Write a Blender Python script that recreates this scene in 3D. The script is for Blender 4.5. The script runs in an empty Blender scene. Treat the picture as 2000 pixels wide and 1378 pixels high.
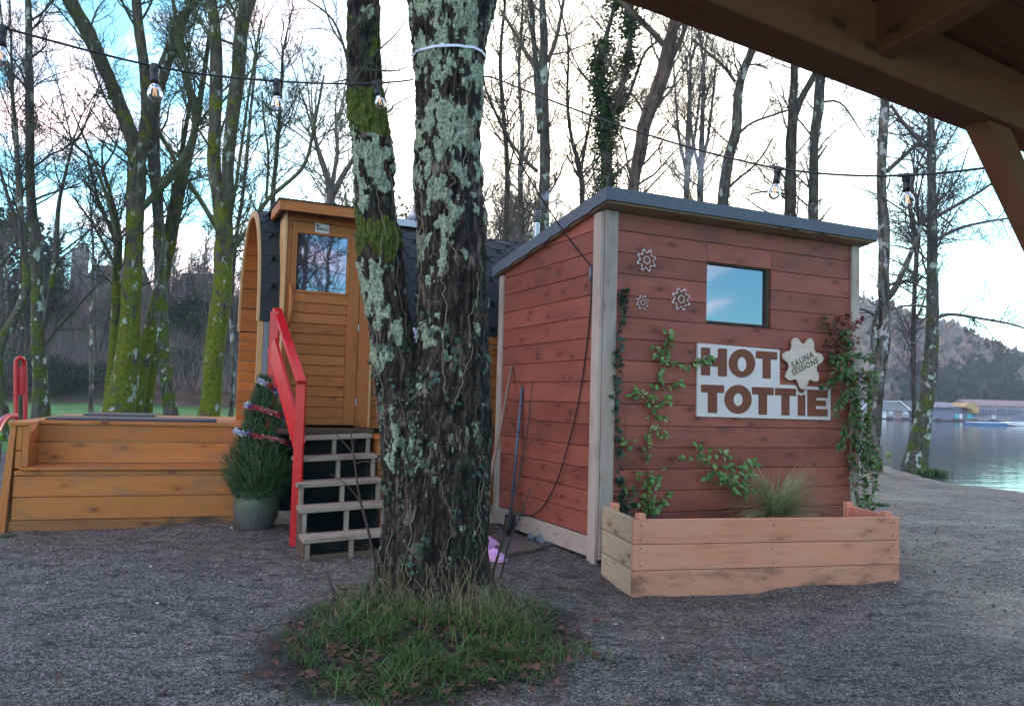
import bpy, math, random
import numpy as np
from mathutils import Vector, Matrix
from mathutils.geometry import tessellate_polygon
R = math.radians
random.seed(7); rng = np.random.default_rng(7)
SC = bpy.context.scene
COL = SC.collection

# ------------------------------------------------------------------ camera
F = 1556.0; PITCH = 3.35; ROLL = 1.6; EYE = 1.3
cam_d = bpy.data.cameras.new('camera'); cam = bpy.data.objects.new('camera', cam_d); COL.objects.link(cam)
cam_d.sensor_width = 36; cam_d.lens = F/2000*36; cam_d.clip_start = 0.05; cam_d.clip_end = 3000
CM = Matrix.Rotation(R(90+PITCH), 4, 'X') @ Matrix.Rotation(R(ROLL), 4, 'Z')
cam.matrix_world = Matrix.Translation((0, 0, EYE)) @ CM
SC.camera = cam
CR = np.array(CM.to_3x3())
EYEV = np.array([0, 0, EYE])

# ------------------------------------------------------------------ world and sun
SUN_AZ, SUN_EL = R(8), R(16)           # low behind the trees, straight ahead
w = bpy.data.worlds.new('World'); SC.world = w; w.use_nodes = True
nt = w.node_tree; N = nt.nodes; L = nt.links
for n in list(N): N.remove(n)
def nn(t, **k):
    n = N.new(t)
    for a, b in k.items(): setattr(n, a, b)
    return n
out = nn('ShaderNodeOutputWorld'); bg = nn('ShaderNodeBackground'); bg.inputs[1].default_value = 0.12
sky = nn('ShaderNodeTexSky', sky_type='NISHITA', sun_disc=False); sky.sun_elevation = SUN_EL; sky.sun_rotation = SUN_AZ
sky.air_density = 1.0; sky.dust_density = 0.6; sky.ozone_density = 1.0
tc = nn('ShaderNodeTexCoord')
mp = nn('ShaderNodeMapping'); mp.inputs['Scale'].default_value = (1, 1, 2.2); mp.inputs['Location'].default_value = (0.35, .1, .2)
nz = nn('ShaderNodeTexNoise'); nz.inputs['Scale'].default_value = 3.3; nz.inputs['Detail'].default_value = 7; nz.inputs['Roughness'].default_value = .55
nz.inputs['Distortion'].default_value = .4
L.new(tc.outputs['Generated'], mp.inputs[0]); L.new(mp.outputs[0], nz.inputs['Vector'])
mr = nn('ShaderNodeMapRange', interpolation_type='SMOOTHSTEP'); mr.inputs['From Min'].default_value = .505; mr.inputs['From Max'].default_value = .67
L.new(nz.outputs[0], mr.inputs[0])
dot = nn('ShaderNodeVectorMath', operation='DOT_PRODUCT'); L.new(tc.outputs['Generated'], dot.inputs[0])
dot.inputs[1].default_value = (math.sin(R(5)), math.cos(R(5)), .25)
glow = nn('ShaderNodeMapRange', interpolation_type='SMOOTHSTEP'); glow.inputs['From Min'].default_value = .93; glow.inputs['From Max'].default_value = 1.03
L.new(dot.outputs['Value'], glow.inputs[0])
mx = nn('ShaderNodeMath', operation='MAXIMUM'); L.new(mr.outputs[0], mx.inputs[0]); L.new(glow.outputs[0], mx.inputs[1])
cc = nn('ShaderNodeMix', data_type='RGBA'); cc.inputs[6].default_value = (12.2, 9.3, 9.5, 1); cc.inputs[7].default_value = (12.5, 11.3, 9.2, 1)
L.new(glow.outputs[0], cc.inputs[0])
tint = nn('ShaderNodeMix', data_type='RGBA', blend_type='MULTIPLY'); tint.inputs[0].default_value = 1; tint.inputs[7].default_value = (.50, .98, 1.12, 1)
L.new(sky.outputs[0], tint.inputs[6])
d2 = nn('ShaderNodeVectorMath', operation='DOT_PRODUCT'); L.new(tc.outputs['Generated'], d2.inputs[0]); d2.inputs[1].default_value = (-.80, -.52, .3)
br = nn('ShaderNodeMapRange', interpolation_type='SMOOTHSTEP'); L.new(d2.outputs['Value'], br.inputs[0])
for i_, v_ in enumerate((.0, .95, .82, 1.9)): br.inputs[i_+1].default_value = v_
ccb = nn('ShaderNodeVectorMath', operation='SCALE'); L.new(cc.outputs[2], ccb.inputs[0]); L.new(br.outputs[0], ccb.inputs['Scale'])
mix = nn('ShaderNodeMix', data_type='RGBA'); L.new(mx.outputs[0], mix.inputs[0]); L.new(tint.outputs[2], mix.inputs[6]); L.new(ccb.outputs[0], mix.inputs[7])
L.new(mix.outputs[2], bg.inputs[0]); L.new(bg.outputs[0], out.inputs[0])
sd = bpy.data.lights.new('sun', 'SUN'); sd.energy = 0.8; sd.angle = R(14); sd.color = (1, .9, .76)
so = bpy.data.objects.new('sun', sd); COL.objects.link(so)
sv = Vector((math.sin(SUN_AZ)*math.cos(SUN_EL), math.cos(SUN_AZ)*math.cos(SUN_EL), math.sin(SUN_EL)))
so.rotation_euler = sv.to_track_quat('Z', 'Y').to_euler()
SC.view_settings.view_transform = 'Standard'; SC.view_settings.look = 'None'; SC.view_settings.exposure = 1.7; SC.view_settings.gamma = 1
SC.cycles.use_denoising = True; SC.cycles.max_bounces = 6; SC.cycles.transparent_max_bounces = 12
SC.cycles.volume_bounces = 1

# ------------------------------------------------------------------ picture <-> place helpers
def ray(u, v):
    d = CR @ np.array([(u-1000)/F, -(v-689)/F, -1.0]); return d
def P(u, v, Y):
    d = ray(u, v); return EYEV + d*(Y/d[1])
def G(u, v, z=0.0):
    d = ray(u, v); return EYEV + d*((z-EYE)/d[2])
def onplane(u, v, p0, n):
    d = ray(u, v); return EYEV + d*(np.dot(p0-EYEV, n)/np.dot(d, n))
def A(*a): return np.array(a, float)
def nrm(v): v = np.asarray(v, float); return v/np.linalg.norm(v)
Z = A(0, 0, 1)
def sstep(a, b, x): t = np.clip((x-a)/(b-a), 0, 1); return t*t*(3-2*t)

# value noise for mesh displacement
_T = np.random.default_rng(3).random((64, 64, 64)).astype(np.float32)
def vnoise(p):
    p = np.asarray(p, float); i = np.floor(p).astype(int); f = p-i; f = f*f*(3-2*f); i &= 63; j = (i+1) & 63
    x0, y0, z0 = i[..., 0], i[..., 1], i[..., 2]; x1, y1, z1 = j[..., 0], j[..., 1], j[..., 2]
    fx, fy, fz = f[..., 0], f[..., 1], f[..., 2]
    a = _T[x0, y0, z0]*(1-fx)+_T[x1, y0, z0]*fx; b = _T[x0, y1, z0]*(1-fx)+_T[x1, y1, z0]*fx
    c = _T[x0, y0, z1]*(1-fx)+_T[x1, y0, z1]*fx; d = _T[x0, y1, z1]*(1-fx)+_T[x1, y1, z1]*fx
    return ((a*(1-fy)+b*fy)*(1-fz)+(c*(1-fy)+d*fy)*fz)*2-1
def fbm(p, o=4):
    s = 0; a = 1; t = 0
    for k in range(o): s = s+a*vnoise(p*(2**k)+k*17.3); t += a; a *= .5
    return s/t

# ------------------------------------------------------------------ mesh builder
class MB:
    def __init__(s): s.v = []; s.q = []; s.t = []; s.ng = []; s.n = 0; s.gc = []; s.tn = []
    def add(s, v, quads=None, tris=None, ngons=None, gc=None, tn=None):
        v = np.asarray(v, float).reshape(-1, 3); b = s.n; s.v.append(v); s.n += len(v)
        s.gc.append(np.zeros((len(v), 3)) if gc is None else np.asarray(gc, float))
        s.tn.append(np.full(len(v), .5 if tn is None else tn) if np.ndim(tn) == 0 else np.asarray(tn, float))
        if quads is not None and len(quads): s.q.append(np.asarray(quads, int)+b)
        if tris is not None and len(tris): s.t.append(np.asarray(tris, int)+b)
        if ngons:
            for g in ngons: s.ng.append([i+b for i in g])
        return s
    def box(s, o, ax, x, y, z, grain=0, tn=None):
        """box in frame o + ax columns; x,y,z are (lo,hi)"""
        c = np.array([[i, j, k] for i in x for j in y for k in z], float)
        v = o + c @ np.array(ax)
        off = A(random.uniform(0, 50), random.uniform(0, 50), random.uniform(0, 50))
        ext = [abs(x[1]-x[0]), abs(y[1]-y[0]), abs(z[1]-z[0])]; idx = [grain]+sorted([i for i in range(3) if i != grain], key=lambda i: -ext[i])
        s.add(v, quads=[[0, 1, 3, 2], [4, 6, 7, 5], [0, 4, 5, 1], [2, 3, 7, 6], [0, 2, 6, 4], [1, 5, 7, 3]], gc=c[:, idx]+off, tn=random.random() if tn is None else tn)
        return s
    def beam(s, p0, p1, wd, ht, up=Z, tn=None):
        """rectangular bar between two points"""
        d = p1-p0; l = np.linalg.norm(d); d = d/l; side = nrm(np.cross(d, up)); u2 = np.cross(side, d)
        return s.box(p0, (d, side, u2), (0, l), (-wd/2, wd/2), (-ht/2, ht/2), tn=tn)
    def prism(s, poly, o, ax, d0, d1, tn=None, grain=0):
        """poly in the plane ax[0],ax[1]; extruded ax[2] from d0 to d1"""
        poly = np.asarray(poly, float); n = len(poly)
        c = np.vstack([np.column_stack([poly, np.full(n, d0)]), np.column_stack([poly, np.full(n, d1)])])
        v = o + c @ np.array(ax)
        tri = tessellate_polygon([[Vector((p[0], p[1], 0)) for p in poly]])
        tr = [list(t) for t in tri]; tr2 = [[a+n for a in t] for t in tri]
        side = [[i, (i+1) % n, (i+1) % n+n, i+n] for i in range(n)]
        off = A(random.uniform(0, 50), random.uniform(0, 50), random.uniform(0, 50)); idx = [grain, 1-grain, 2]
        s.add(v, quads=side, tris=tr+tr2, gc=c[:, idx]+off, tn=random.random() if tn is None else tn)
        return s
    def tube(s, pts, rad, k=6, tn=None, cap=True, gcs=None):
        pts = np.asarray(pts, float); n = len(pts); rad = np.broadcast_to(np.asarray(rad, float), (n,))
        T = np.gradient(pts, axis=0); T /= np.linalg.norm(T, axis=1)[:, None]+1e-12
        ref = A(0.31, .92, .24) if abs(T[0] @ A(0.31, .92, .24)) < .8 else A(1, 0, 0.1)
        U = np.cross(T, ref); U /= np.linalg.norm(U, axis=1)[:, None]+1e-12; W = np.cross(T, U)
        a = np.arange(k)*2*math.pi/k
        V = pts[:, None, :]+rad[:, None, None]*(np.cos(a)[None, :, None]*U[:, None, :]+np.sin(a)[None, :, None]*W[:, None, :])
        i = np.arange(n-1)[:, None]*k; j = np.arange(k)[None, :]; j2 = (j+1) % k
        q = np.stack([i+j, i+j2, i+j2+k, i+j+k], -1).reshape(-1, 4)
        ng = [list(range(k))[::-1], [(n-1)*k+x for x in range(k)]] if cap else None
        le = np.concatenate([[0], np.cumsum(np.linalg.norm(np.diff(pts, axis=0), axis=1))])
        gc = np.stack([np.repeat(le, k), np.tile(np.arange(k)/k, n)*rad.mean()*6, np.zeros(n*k)], -1)
        return s.add(V.reshape(-1, 3), quads=q, ngons=ng, tn=tn, gc=gc)
    def lathe(s, prof, o, k=32, tn=None):
        prof = np.asarray(prof, float); n = len(prof); a = np.arange(k)*2*math.pi/k
        V = np.stack([prof[:, 0][:, None]*np.cos(a), prof[:, 0][:, None]*np.sin(a), np.repeat(prof[:, 1][:, None], k, 1)], -1)+o
        i = np.arange(n-1)[:, None]*k; j = np.arange(k)[None, :]; j2 = (j+1) % k
        q = np.stack([i+j, i+j2, i+j2+k, i+j+k], -1).reshape(-1, 4)
        return s.add(V.reshape(-1, 3), quads=q, tn=tn)
    def grid(s, V, tn=None, gc=None):
        n, k, _ = V.shape; i = np.arange(n-1)[:, None]*k; j = np.arange(k-1)[None, :]
        q = np.stack([i+j, i+j+1, i+j+1+k, i+j+k], -1).reshape(-1, 4)
        return s.add(V.reshape(-1, 3), quads=q, tn=tn, gc=gc)
    def leaf(s, p, d, up, L_, W_, tn=None, fold=.15, shape=0):
        """one leaf: bent blade with a midrib fold"""
        d = nrm(d); side = np.cross(d, up); side = side/(np.linalg.norm(side)+1e-9); n = np.cross(side, d)
        if shape == 1:      # ivy: five lobes
            prof = [(0, 0), (.12, .42), (.38, .5), (.42, .22), (.7, .32), (1, 0)]
        else:
            prof = [(0, 0), (.22, .36), (.5, .5), (.78, .3), (1, 0)]
        m = len(prof); mid = [p+d*(L_*a)-n*(L_*.14*a*a) for a, b in prof]
        lft = [mid[i]+side*(W_*prof[i][1])+n*(fold*W_*prof[i][1]) for i in range(1, m-1)]
        rgt = [mid[i]-side*(W_*prof[i][1])+n*(fold*W_*prof[i][1]) for i in range(1, m-1)]
        v = mid+lft+rgt; k = m-2; q = []; t = [[0, m, 1], [0, 1, m+k]]
        for i in range(k-1): q += [[i+1, m+i, m+i+1, i+2], [i+1, i+2, m+k+i+1, m+k+i]]
        t += [[m-2, m+k-1, m-1], [m-2, m-1, m+2*k-1]]
        s.add(np.array(v), quads=q, tris=t, tn=random.random() if tn is None else tn)
        return s
    def obj(s, name, mat, parent=None, smooth=False, bevel=0, origin=None):
        V = np.vstack(s.v) if s.v else np.zeros((0, 3))
        if parent is not None:
            o = A(0, 0, 0); q = parent
            while q is not None: o = o+np.array(q.location); q = q.parent
            loc = A(0, 0, 0)
        else:
            o = np.asarray(origin, float) if origin is not None else A((V[:, 0].min()+V[:, 0].max())/2, (V[:, 1].min()+V[:, 1].max())/2, V[:, 2].min()); loc = o
        V = V-o
        me = bpy.data.meshes.new(name)
        Q = np.vstack(s.q) if s.q else np.zeros((0, 4), int); T = np.vstack(s.t) if s.t else np.zeros((0, 3), int)
        loops = np.concatenate([Q.ravel(), T.ravel(), np.array([i for g in s.ng for i in g], int)]).astype(np.int32)
        tot = np.concatenate([np.full(len(Q), 4), np.full(len(T), 3), np.array([len(g) for g in s.ng], int)]).astype(np.int32)
        me.vertices.add(len(V)); me.vertices.foreach_set('co', V.astype(np.float32).ravel())
        me.loops.add(len(loops)); me.loops.foreach_set('vertex_index', loops)
        me.polygons.add(len(tot)); st = np.concatenate([[0], np.cumsum(tot)[:-1]]).astype(np.int32)
        me.polygons.foreach_set('loop_start', st); me.polygons.foreach_set('loop_total', tot)
        a = me.attributes.new('gc', 'FLOAT_VECTOR', 'POINT'); a.data.foreach_set('vector', np.vstack(s.gc).astype(np.float32).ravel())
        a = me.attributes.new('tn', 'FLOAT', 'POINT'); a.data.foreach_set('value', np.concatenate(s.tn).astype(np.float32))
        me.update(calc_edges=True); me.validate()
        me.polygons.foreach_set('use_smooth', np.full(len(me.polygons), bool(smooth)))
        me.materials.append(mat)
        ob = bpy.data.objects.new(name, me); COL.objects.link(ob); ob.location = loc
        if parent is not None: ob.parent = parent
        if bevel:
            b = ob.modifiers.new('bevel', 'BEVEL'); b.width = bevel; b.segments = 1; b.limit_method = 'ANGLE'; b.angle_limit = R(40)
        return ob
def tag(o, label=None, cat=None, group=None, kind=None):
    if label: o['label'] = label
    if cat: o['category'] = cat
    if group: o['group'] = group
    if kind: o['kind'] = kind
    return o
def root(name, loc, label, cat, group=None):
    o = bpy.data.objects.new(name, None); COL.objects.link(o); o.location = loc; o.empty_display_size = .1
    return tag(o, label, cat, group)
def copy_tree(o, parent=None):
    c = o.copy(); COL.objects.link(c)
    if parent is not None: c.parent = parent
    for ch in [x for x in o.children]: copy_tree(ch, c)
    return c
def smooth_poly(p, it=2):
    p = np.asarray(p, float)
    for _ in range(it):
        q = np.roll(p, -1, 0); p = np.stack([p*.75+q*.25, p*.25+q*.75], 1).reshape(-1, 2)
    return p
def round_poly(p, r):
    """cut and round each corner by about r"""
    p = np.asarray(p, float); o = []
    for i in range(len(p)):
        a, b, c = p[i-1], p[i], p[(i+1) % len(p)]
        d1 = a-b; d2 = c-b; l1 = np.linalg.norm(d1); l2 = np.linalg.norm(d2); q = min(r, l1*.45, l2*.45)
        s0 = b+d1/l1*q; s1 = b+d2/l2*q
        for t in (0, .33, .67, 1): o.append((1-t)**2*s0+2*t*(1-t)*b+t*t*s1)
    return np.array(o)
def clip_poly(poly, f):
    """keep the part of poly where f(p) >= 0"""
    o = []
    for i in range(len(poly)):
        a, b = poly[i-1], poly[i]; fa, fb = f(a), f(b)
        if (fa >= 0) != (fb >= 0): t = fa/(fa-fb); o.append((a[0]+(b[0]-a[0])*t, a[1]+(b[1]-a[1])*t))
        if fb >= 0: o.append(tuple(b))
    return o

# ------------------------------------------------------------------ materials
def mat(name):
    m = bpy.data.materials.new(name); m.use_nodes = True; nt = m.node_tree
    for n in list(nt.nodes):
        if n.type not in ('BSDF_PRINCIPLED', 'OUTPUT_MATERIAL'): nt.nodes.remove(n)
    b = next(n for n in nt.nodes if n.type == 'BSDF_PRINCIPLED')
    def new(t, **k):
        n = nt.nodes.new(t)
        for a, c in k.items(): setattr(n, a, c)
        return n
    return m, b, new, nt.links.new
def c4(c): return (c[0], c[1], c[2], 1)
class X:
    """small node-building shorthand"""
    def __init__(s, new, ln): s.new = new; s.ln = ln
    def put(s, inp, v):
        if hasattr(v, 'default_value') or hasattr(v, 'is_linked'): s.ln(v, inp)
        elif isinstance(v, (tuple, list)) and inp.type == 'RGBA': inp.default_value = c4(v)
        else: inp.default_value = v
    def co(s, kind='Object'): return s.new('ShaderNodeTexCoord').outputs[kind]
    def attr(s, n, o='Vector'): a = s.new('ShaderNodeAttribute'); a.attribute_name = n; return a.outputs[o]
    def map(s, v, sc=(1, 1, 1), loc=(0, 0, 0), rot=(0, 0, 0)):
        m = s.new('ShaderNodeMapping'); s.ln(v, m.inputs[0]); m.inputs['Scale'].default_value = sc; m.inputs['Location'].default_value = loc; m.inputs['Rotation'].default_value = rot; return m.outputs[0]
    def noise(s, v, sc=1, det=4, ro=.5, dis=0):
        n = s.new('ShaderNodeTexNoise'); s.ln(v, n.inputs['Vector']); n.inputs['Scale'].default_value = sc; n.inputs['Detail'].default_value = det; n.inputs['Roughness'].default_value = ro; n.inputs['Distortion'].default_value = dis; return n.outputs[0]
    def vor(s, v, sc=1, feat='F1', out='Distance', rnd=1, dim='3D'):
        n = s.new('ShaderNodeTexVoronoi', feature=feat, voronoi_dimensions=dim); s.ln(v, n.inputs['Vector']); n.inputs['Scale'].default_value = sc; n.inputs['Randomness'].default_value = rnd; return n.outputs[out]
    def rng(s, v, a, b, c=0, d=1, sm=True):
        n = s.new('ShaderNodeMapRange', interpolation_type='SMOOTHSTEP' if sm else 'LINEAR'); s.put(n.inputs[0], v)
        for i, x in enumerate((a, b, c, d)): s.put(n.inputs[i+1], x)
        return n.outputs[0]
    def math(s, op, a, b=0):
        n = s.new('ShaderNodeMath', operation=op); s.put(n.inputs[0], a); s.put(n.inputs[1], b); return n.outputs[0]
    def mix(s, f, a, b, bt='MIX'):
        n = s.new('ShaderNodeMix', data_type='RGBA', blend_type=bt); s.put(n.inputs[0], f); s.put(n.inputs[6], a); s.put(n.inputs[7], b); return n.outputs[2]
    def bump(s, h, st=.5, di=.01, nrm=None):
        n = s.new('ShaderNodeBump'); s.ln(h, n.inputs['Height']); n.inputs['Strength'].default_value = st; n.inputs['Distance'].default_value = di
        if nrm: s.ln(nrm, n.inputs['Normal'])
        return n.outputs[0]
def wood(name, ca, cb, rough=.65, knot=(.07, .03, .015), kn=1.0, var=.3, spec=.3, stain=None, stain_amt=0, gs=26, nail=False):
    m, b, new, ln = mat(name); x = X(new, ln)
    g = x.attr('gc'); tn = x.attr('tn', 'Fac')
    warp = x.map(g, (1.1, gs, gs)); f = x.noise(warp, 1, 5, .6, .6)
    fine = x.noise(x.map(g, (4, gs*5, gs*5)), 1, 3, .6)
    big = x.noise(x.map(g, (1.3, 3, 3)), 1, 3)
    f2 = x.math('ADD', x.math('MULTIPLY', f, .65), x.math('MULTIPLY', big, .35))
    col = x.mix(x.rng(f2, .3, .7), ca, cb); col = x.mix(x.math('MULTIPLY', x.rng(f, .50, .66), .35), col, (ca[0]*.6, ca[1]*.52, ca[2]*.5))
    kv = x.map(g, (2.6, 6.5, 1)); kd = x.vor(kv, 1.0, dim='2D'); sel = x.noise(x.map(g, (.8, 2.1, 2.1)), 1.7, 1)
    core = x.math('MULTIPLY', x.rng(kd, .13, .05), x.rng(sel, .44, .54)); halo = x.math('MULTIPLY', x.rng(kd, .40, .08), x.rng(sel, .44, .54))
    col = x.mix(x.math('MULTIPLY', halo, .38*kn), col, (ca[0]*.55, ca[1]*.45, ca[2]*.4)); col = x.mix(x.math('MULTIPLY', core, .85*kn), col, knot)
    sp = x.vor(x.map(g, (9, 22, 1)), 1.0, dim='2D'); col = x.mix(x.math('MULTIPLY', x.rng(sp, .10, .04), .4*kn), col, knot)
    if stain: col = x.mix(x.math('MULTIPLY', x.rng(x.noise(x.map(g, (.9, 2.2, 2)), 2.3, 5, .65), .48, .68), stain_amt), col, stain)
    if nail: pass
    k = x.rng(tn, 0, 1, 1-var, 1+var*.55, False); comb = new('ShaderNodeCombineColor')
    for i in range(3): ln(k, comb.inputs[i])
    col = x.mix(1, col, comb.outputs[0], 'MULTIPLY')
    ln(col, b.inputs['Base Color']); b.inputs['Specular IOR Level'].default_value = spec
    ln(x.rng(f, .2, .8, rough-.12, rough+.12), b.inputs['Roughness'])
    h = x.math('ADD', x.math('MULTIPLY', f, .6), x.math('MULTIPLY', fine, .4)); ln(x.bump(h, .35, .002), b.inputs['Normal'])
    return m
def plain(name, c, rough=.6, metal=0, nsc=20, var=.2, bump=.15, spec=.5, coord='Object', bd=.003):
    m, b, new, ln = mat(name); x = X(new, ln); o = x.co(coord)
    n = x.noise(o, nsc, 5, .6); n2 = x.noise(o, nsc*.13, 3)
    a = tuple(v*(1-var) for v in c); d = tuple(min(1, v*(1+var)) for v in c)
    ln(x.mix(x.rng(x.math('ADD', x.math('MULTIPLY', n, .5), x.math('MULTIPLY', n2, .5)), .3, .7), a, d), b.inputs['Base Color'])
    ln(x.rng(n2, .3, .7, max(.02, rough-.1), min(1, rough+.1)), b.inputs['Roughness']); b.inputs['Metallic'].default_value = metal
    b.inputs['Specular IOR Level'].default_value = spec
    if bump: ln(x.bump(n, bump, bd), b.inputs['Normal'])
    return m
def leafmat(name, ca, cb, cc=None, rough=.45, tr=.25, ccamt=.2):
    m, b, new, ln = mat(name); x = X(new, ln); tn = x.attr('tn', 'Fac')
    col = x.mix(x.rng(tn, 0, .8), ca, cb)
    if cc: col = x.mix(x.rng(tn, 1-ccamt, 1-ccamt*.6), col, cc)
    ln(col, b.inputs['Base Color']); b.inputs['Roughness'].default_value = rough
    t = new('ShaderNodeBsdfTranslucent'); ln(col, t.inputs[0]); ms = new('ShaderNodeMixShader'); ms.inputs[0].default_value = tr
    out = next(n for n in m.node_tree.nodes if n.type == 'OUTPUT_MATERIAL')
    ln(b.outputs[0], ms.inputs[1]); ln(t.outputs[0], ms.inputs[2]); ln(ms.outputs[0], out.inputs[0])
    return m
def barkmat(name, base, dark, moss=0, moss_c=(.09, .13, .012), lich=0, lich_c=(.42, .46, .40), sc=1.0):
    m, b, new, ln = mat(name); x = X(new, ln); o = x.co('Object')
    n1 = x.noise(x.map(o, (14*sc, 14*sc, 3*sc)), 1, 6, .65); n2 = x.noise(o, 3.1, 4, .6); n3 = x.noise(o, 9, 5, .6)
    col = x.mix(x.rng(n1, .35, .65), dark, base)
    if moss:
        zc = new('ShaderNodeSeparateXYZ'); ln(o, zc.inputs[0]); up_ = x.rng(zc.outputs[2], 1.5, 6.5, 0, .14)
        mk = x.rng(x.math('SUBTRACT', x.math('ADD', x.math('MULTIPLY', n2, .72), x.math('MULTIPLY', n3, .28)), up_), .66-.30*moss, .74-.30*moss)
        mc = x.mix(x.rng(x.noise(o, 26, 4), .3, .7), tuple(v*.45 for v in moss_c), moss_c); col = x.mix(mk, col, mc)
    if lich:
        lk = x.rng(x.noise(x.map(o, (5, 5, 3.5), (7, 3, 1)), 1, 6, .6), .68-.2*lich, .70-.2*lich)
        col = x.mix(lk, col, lich_c)
    ln(col, b.inputs['Base Color']); b.inputs['Roughness'].default_value = .9; b.inputs['Specular IOR Level'].default_value = .2
    ln(x.bump(n1, .6, .02), b.inputs['Normal'])
    return m

M = {}
M['red'] = wood('red stained timber', (.255, .068, .046), (.355, .108, .072), rough=.55, var=.22, knot=(.08, .025, .02), stain=(.165, .052, .045), stain_amt=.6, kn=.9)
M['red_back'] = plain('dark red wall lining', (.03, .01, .008), .8)
M['post'] = wood('weathered batten', (.38, .30, .25), (.50, .42, .36), rough=.8, var=.12, stain=(.22, .18, .15), stain_amt=.5, kn=.3)
M['felt'] = plain('grey roofing felt', (.10, .12, .15), .85, nsc=160, var=.22, bump=.5)
M['fascia'] = wood('raw roof board', (.30, .20, .12), (.40, .28, .17), var=.2)
M['planter'] = wood('fresh larch board', (.60, .225, .14), (.72, .33, .21), rough=.7, var=.18, knot=(.26, .11, .06), stain=(.46, .36, .26), stain_amt=.35, gs=18, kn=.7)
M['planter_mud'] = wood('muddy larch board', (.56, .23, .145), (.68, .33, .21), rough=.8, var=.1, knot=(.22, .09, .05), stain=(.16, .085, .06), stain_amt=.8, gs=18, kn=.6)
M['planter_pale'] = wood('pale larch board', (.50, .36, .24), (.60, .46, .32), rough=.75, var=.12, knot=(.22, .12, .07), gs=30)
M['oak'] = wood('honey stained timber', (.37, .115, .026), (.46, .165, .042), rough=.5, var=.18, knot=(.10, .035, .012), kn=.7)
M['oak_pale'] = wood('pale honey plank', (.52, .29, .12), (.60, .36, .17), rough=.55, var=.1, kn=.5)
M['bench'] = wood('orange stained timber', (.46, .150, .036), (.56, .205, .055), rough=.55, var=.14, knot=(.16, .05, .018), kn=1.0, stain=(.24, .13, .08), stain_amt=.5, gs=14)
M['bench_low'] = wood('muddy orange timber', (.24, .10, .04), (.34, .15, .06), rough=.8, var=.2, stain=(.05, .035, .025), stain_amt=.9)
M['lid'] = plain('dark slate lid', (.055, .04, .05), .6, nsc=8)
M['step'] = wood('worn step board', (.20, .15, .115), (.40, .34, .28), rough=.85, var=.2, stain=(.14, .07, .045), stain_amt=.7, kn=.5)
M['step_dark'] = wood('dark brown board', (.07, .045, .03), (.12, .08, .055), rough=.7)  # plain dark brown tone for step parts, hut window frame and portal deck
M['dark'] = plain('painted shade black', (.012, .012, .013), .9)  # near-black colour that stands in for shade under steps and floor
M['red_paint'] = plain('glossy red paint', (.56, .008, .014), .3, nsc=5, var=.18, bump=.1, bd=.002)
M['shingle'] = plain('black hexagon shingle', (.018, .021, .028), .8, nsc=220, var=.3, bump=.4)
M['shingle_gap'] = plain('shingle underlay', (.006, .006, .008), .95)
M['steel'] = plain('zinc flashing', (.42, .42, .47), .4, .7, nsc=9, var=.1, bump=.05)
M['zinc'] = plain('dull zinc sheet', (.20, .21, .25), .5, .3, nsc=9, var=.15, bump=.05)
M['black'] = plain('black plastic', (.018, .018, .022), .4, nsc=30, bump=.05)
M['cable'] = plain('black rubber cable', (.012, .012, .014), .55, bump=0)
M['white'] = plain('white painted plywood', (.66, .60, .58), .6, nsc=4, var=.08, bump=.05)
M['ply'] = wood('birch plywood', (.62, .50, .40), (.68, .57, .47), rough=.6, var=.03, kn=.12)
M['brownpaint'] = wood('routed stained letters', (.14, .032, .014), (.22, .06, .028), rough=.45, var=.1, kn=.2, gs=40)
M['lettering'] = plain('burnt lettering', (.10, .035, .02), .6, bump=0)
M['panel'] = plain('pale panel', (.52, .51, .60), .6, nsc=3, var=.06)
M['zip'] = plain('translucent zip tie', (.62, .66, .78), .35, nsc=3, var=.1, bump=0)
M['clog'] = plain('pink foam', (.62, .32, .62), .5, nsc=30, var=.08, bump=.1)
M['stone'] = plain('blue grey stone', (.13, .15, .17), .7, nsc=12, var=.5, bump=.6, bd=.01)
M['mat'] = plain('old brown mat', (.10, .085, .07), .95, nsc=90, var=.4, bump=.6)
M['pole'] = wood('ash tool handle', (.20, .13, .10), (.30, .2, .15), rough=.6, kn=0)
M['pole_b'] = plain('blue grey metal tube', (.10, .12, .18), .35, .3, nsc=7)
M['beam'] = wood('shelter timber', (.17, .072, .036), (.24, .105, .055), rough=.8, var=.15, knot=(.05, .02, .01), gs=14)
M['soil'] = plain('potting soil', (.03, .022, .016), .95, nsc=60, var=.5, bump=1, bd=.02)
def build_glaze():
    m, b, new, ln = mat('glazed green pot'); x = X(new, ln); o = x.co('Object')
    zc = new('ShaderNodeSeparateXYZ'); ln(o, zc.inputs[0]); n = x.noise(o, 18, 5, .6); n2 = x.noise(o, 90, 3)
    f = x.rng(x.math('ADD', zc.outputs[2], x.math('MULTIPLY', x.math('SUBTRACT', n, .5), .16)), .12, .24)
    col = x.mix(f, x.mix(x.rng(n2, .4, .6), (.055, .05, .05), (.14, .135, .13)), x.mix(n, (.05, .07, .045), (.10, .125, .085)))
    ln(col, b.inputs['Base Color']); b.inputs['Roughness'].default_value = .35; ln(x.bump(n2, .3, .003), b.inputs['Normal']); return m
M['glaze'] = build_glaze()
M['needle'] = leafmat('spruce needles', (.018, .055, .016), (.06, .13, .04), rough=.6, tr=.1)
M['ivy'] = leafmat('ivy leaf', (.008, .028, .014), (.022, .06, .028), rough=.35, tr=.1)
M['climb'] = leafmat('climber leaf', (.06, .16, .035), (.16, .34, .07), (.28, .34, .16), rough=.35, tr=.2, ccamt=.15)
M['climb2'] = leafmat('bronze climber leaf', (.03, .075, .02), (.11, .19, .055), (.22, .05, .03), rough=.35, tr=.15, ccamt=.10)
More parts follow.
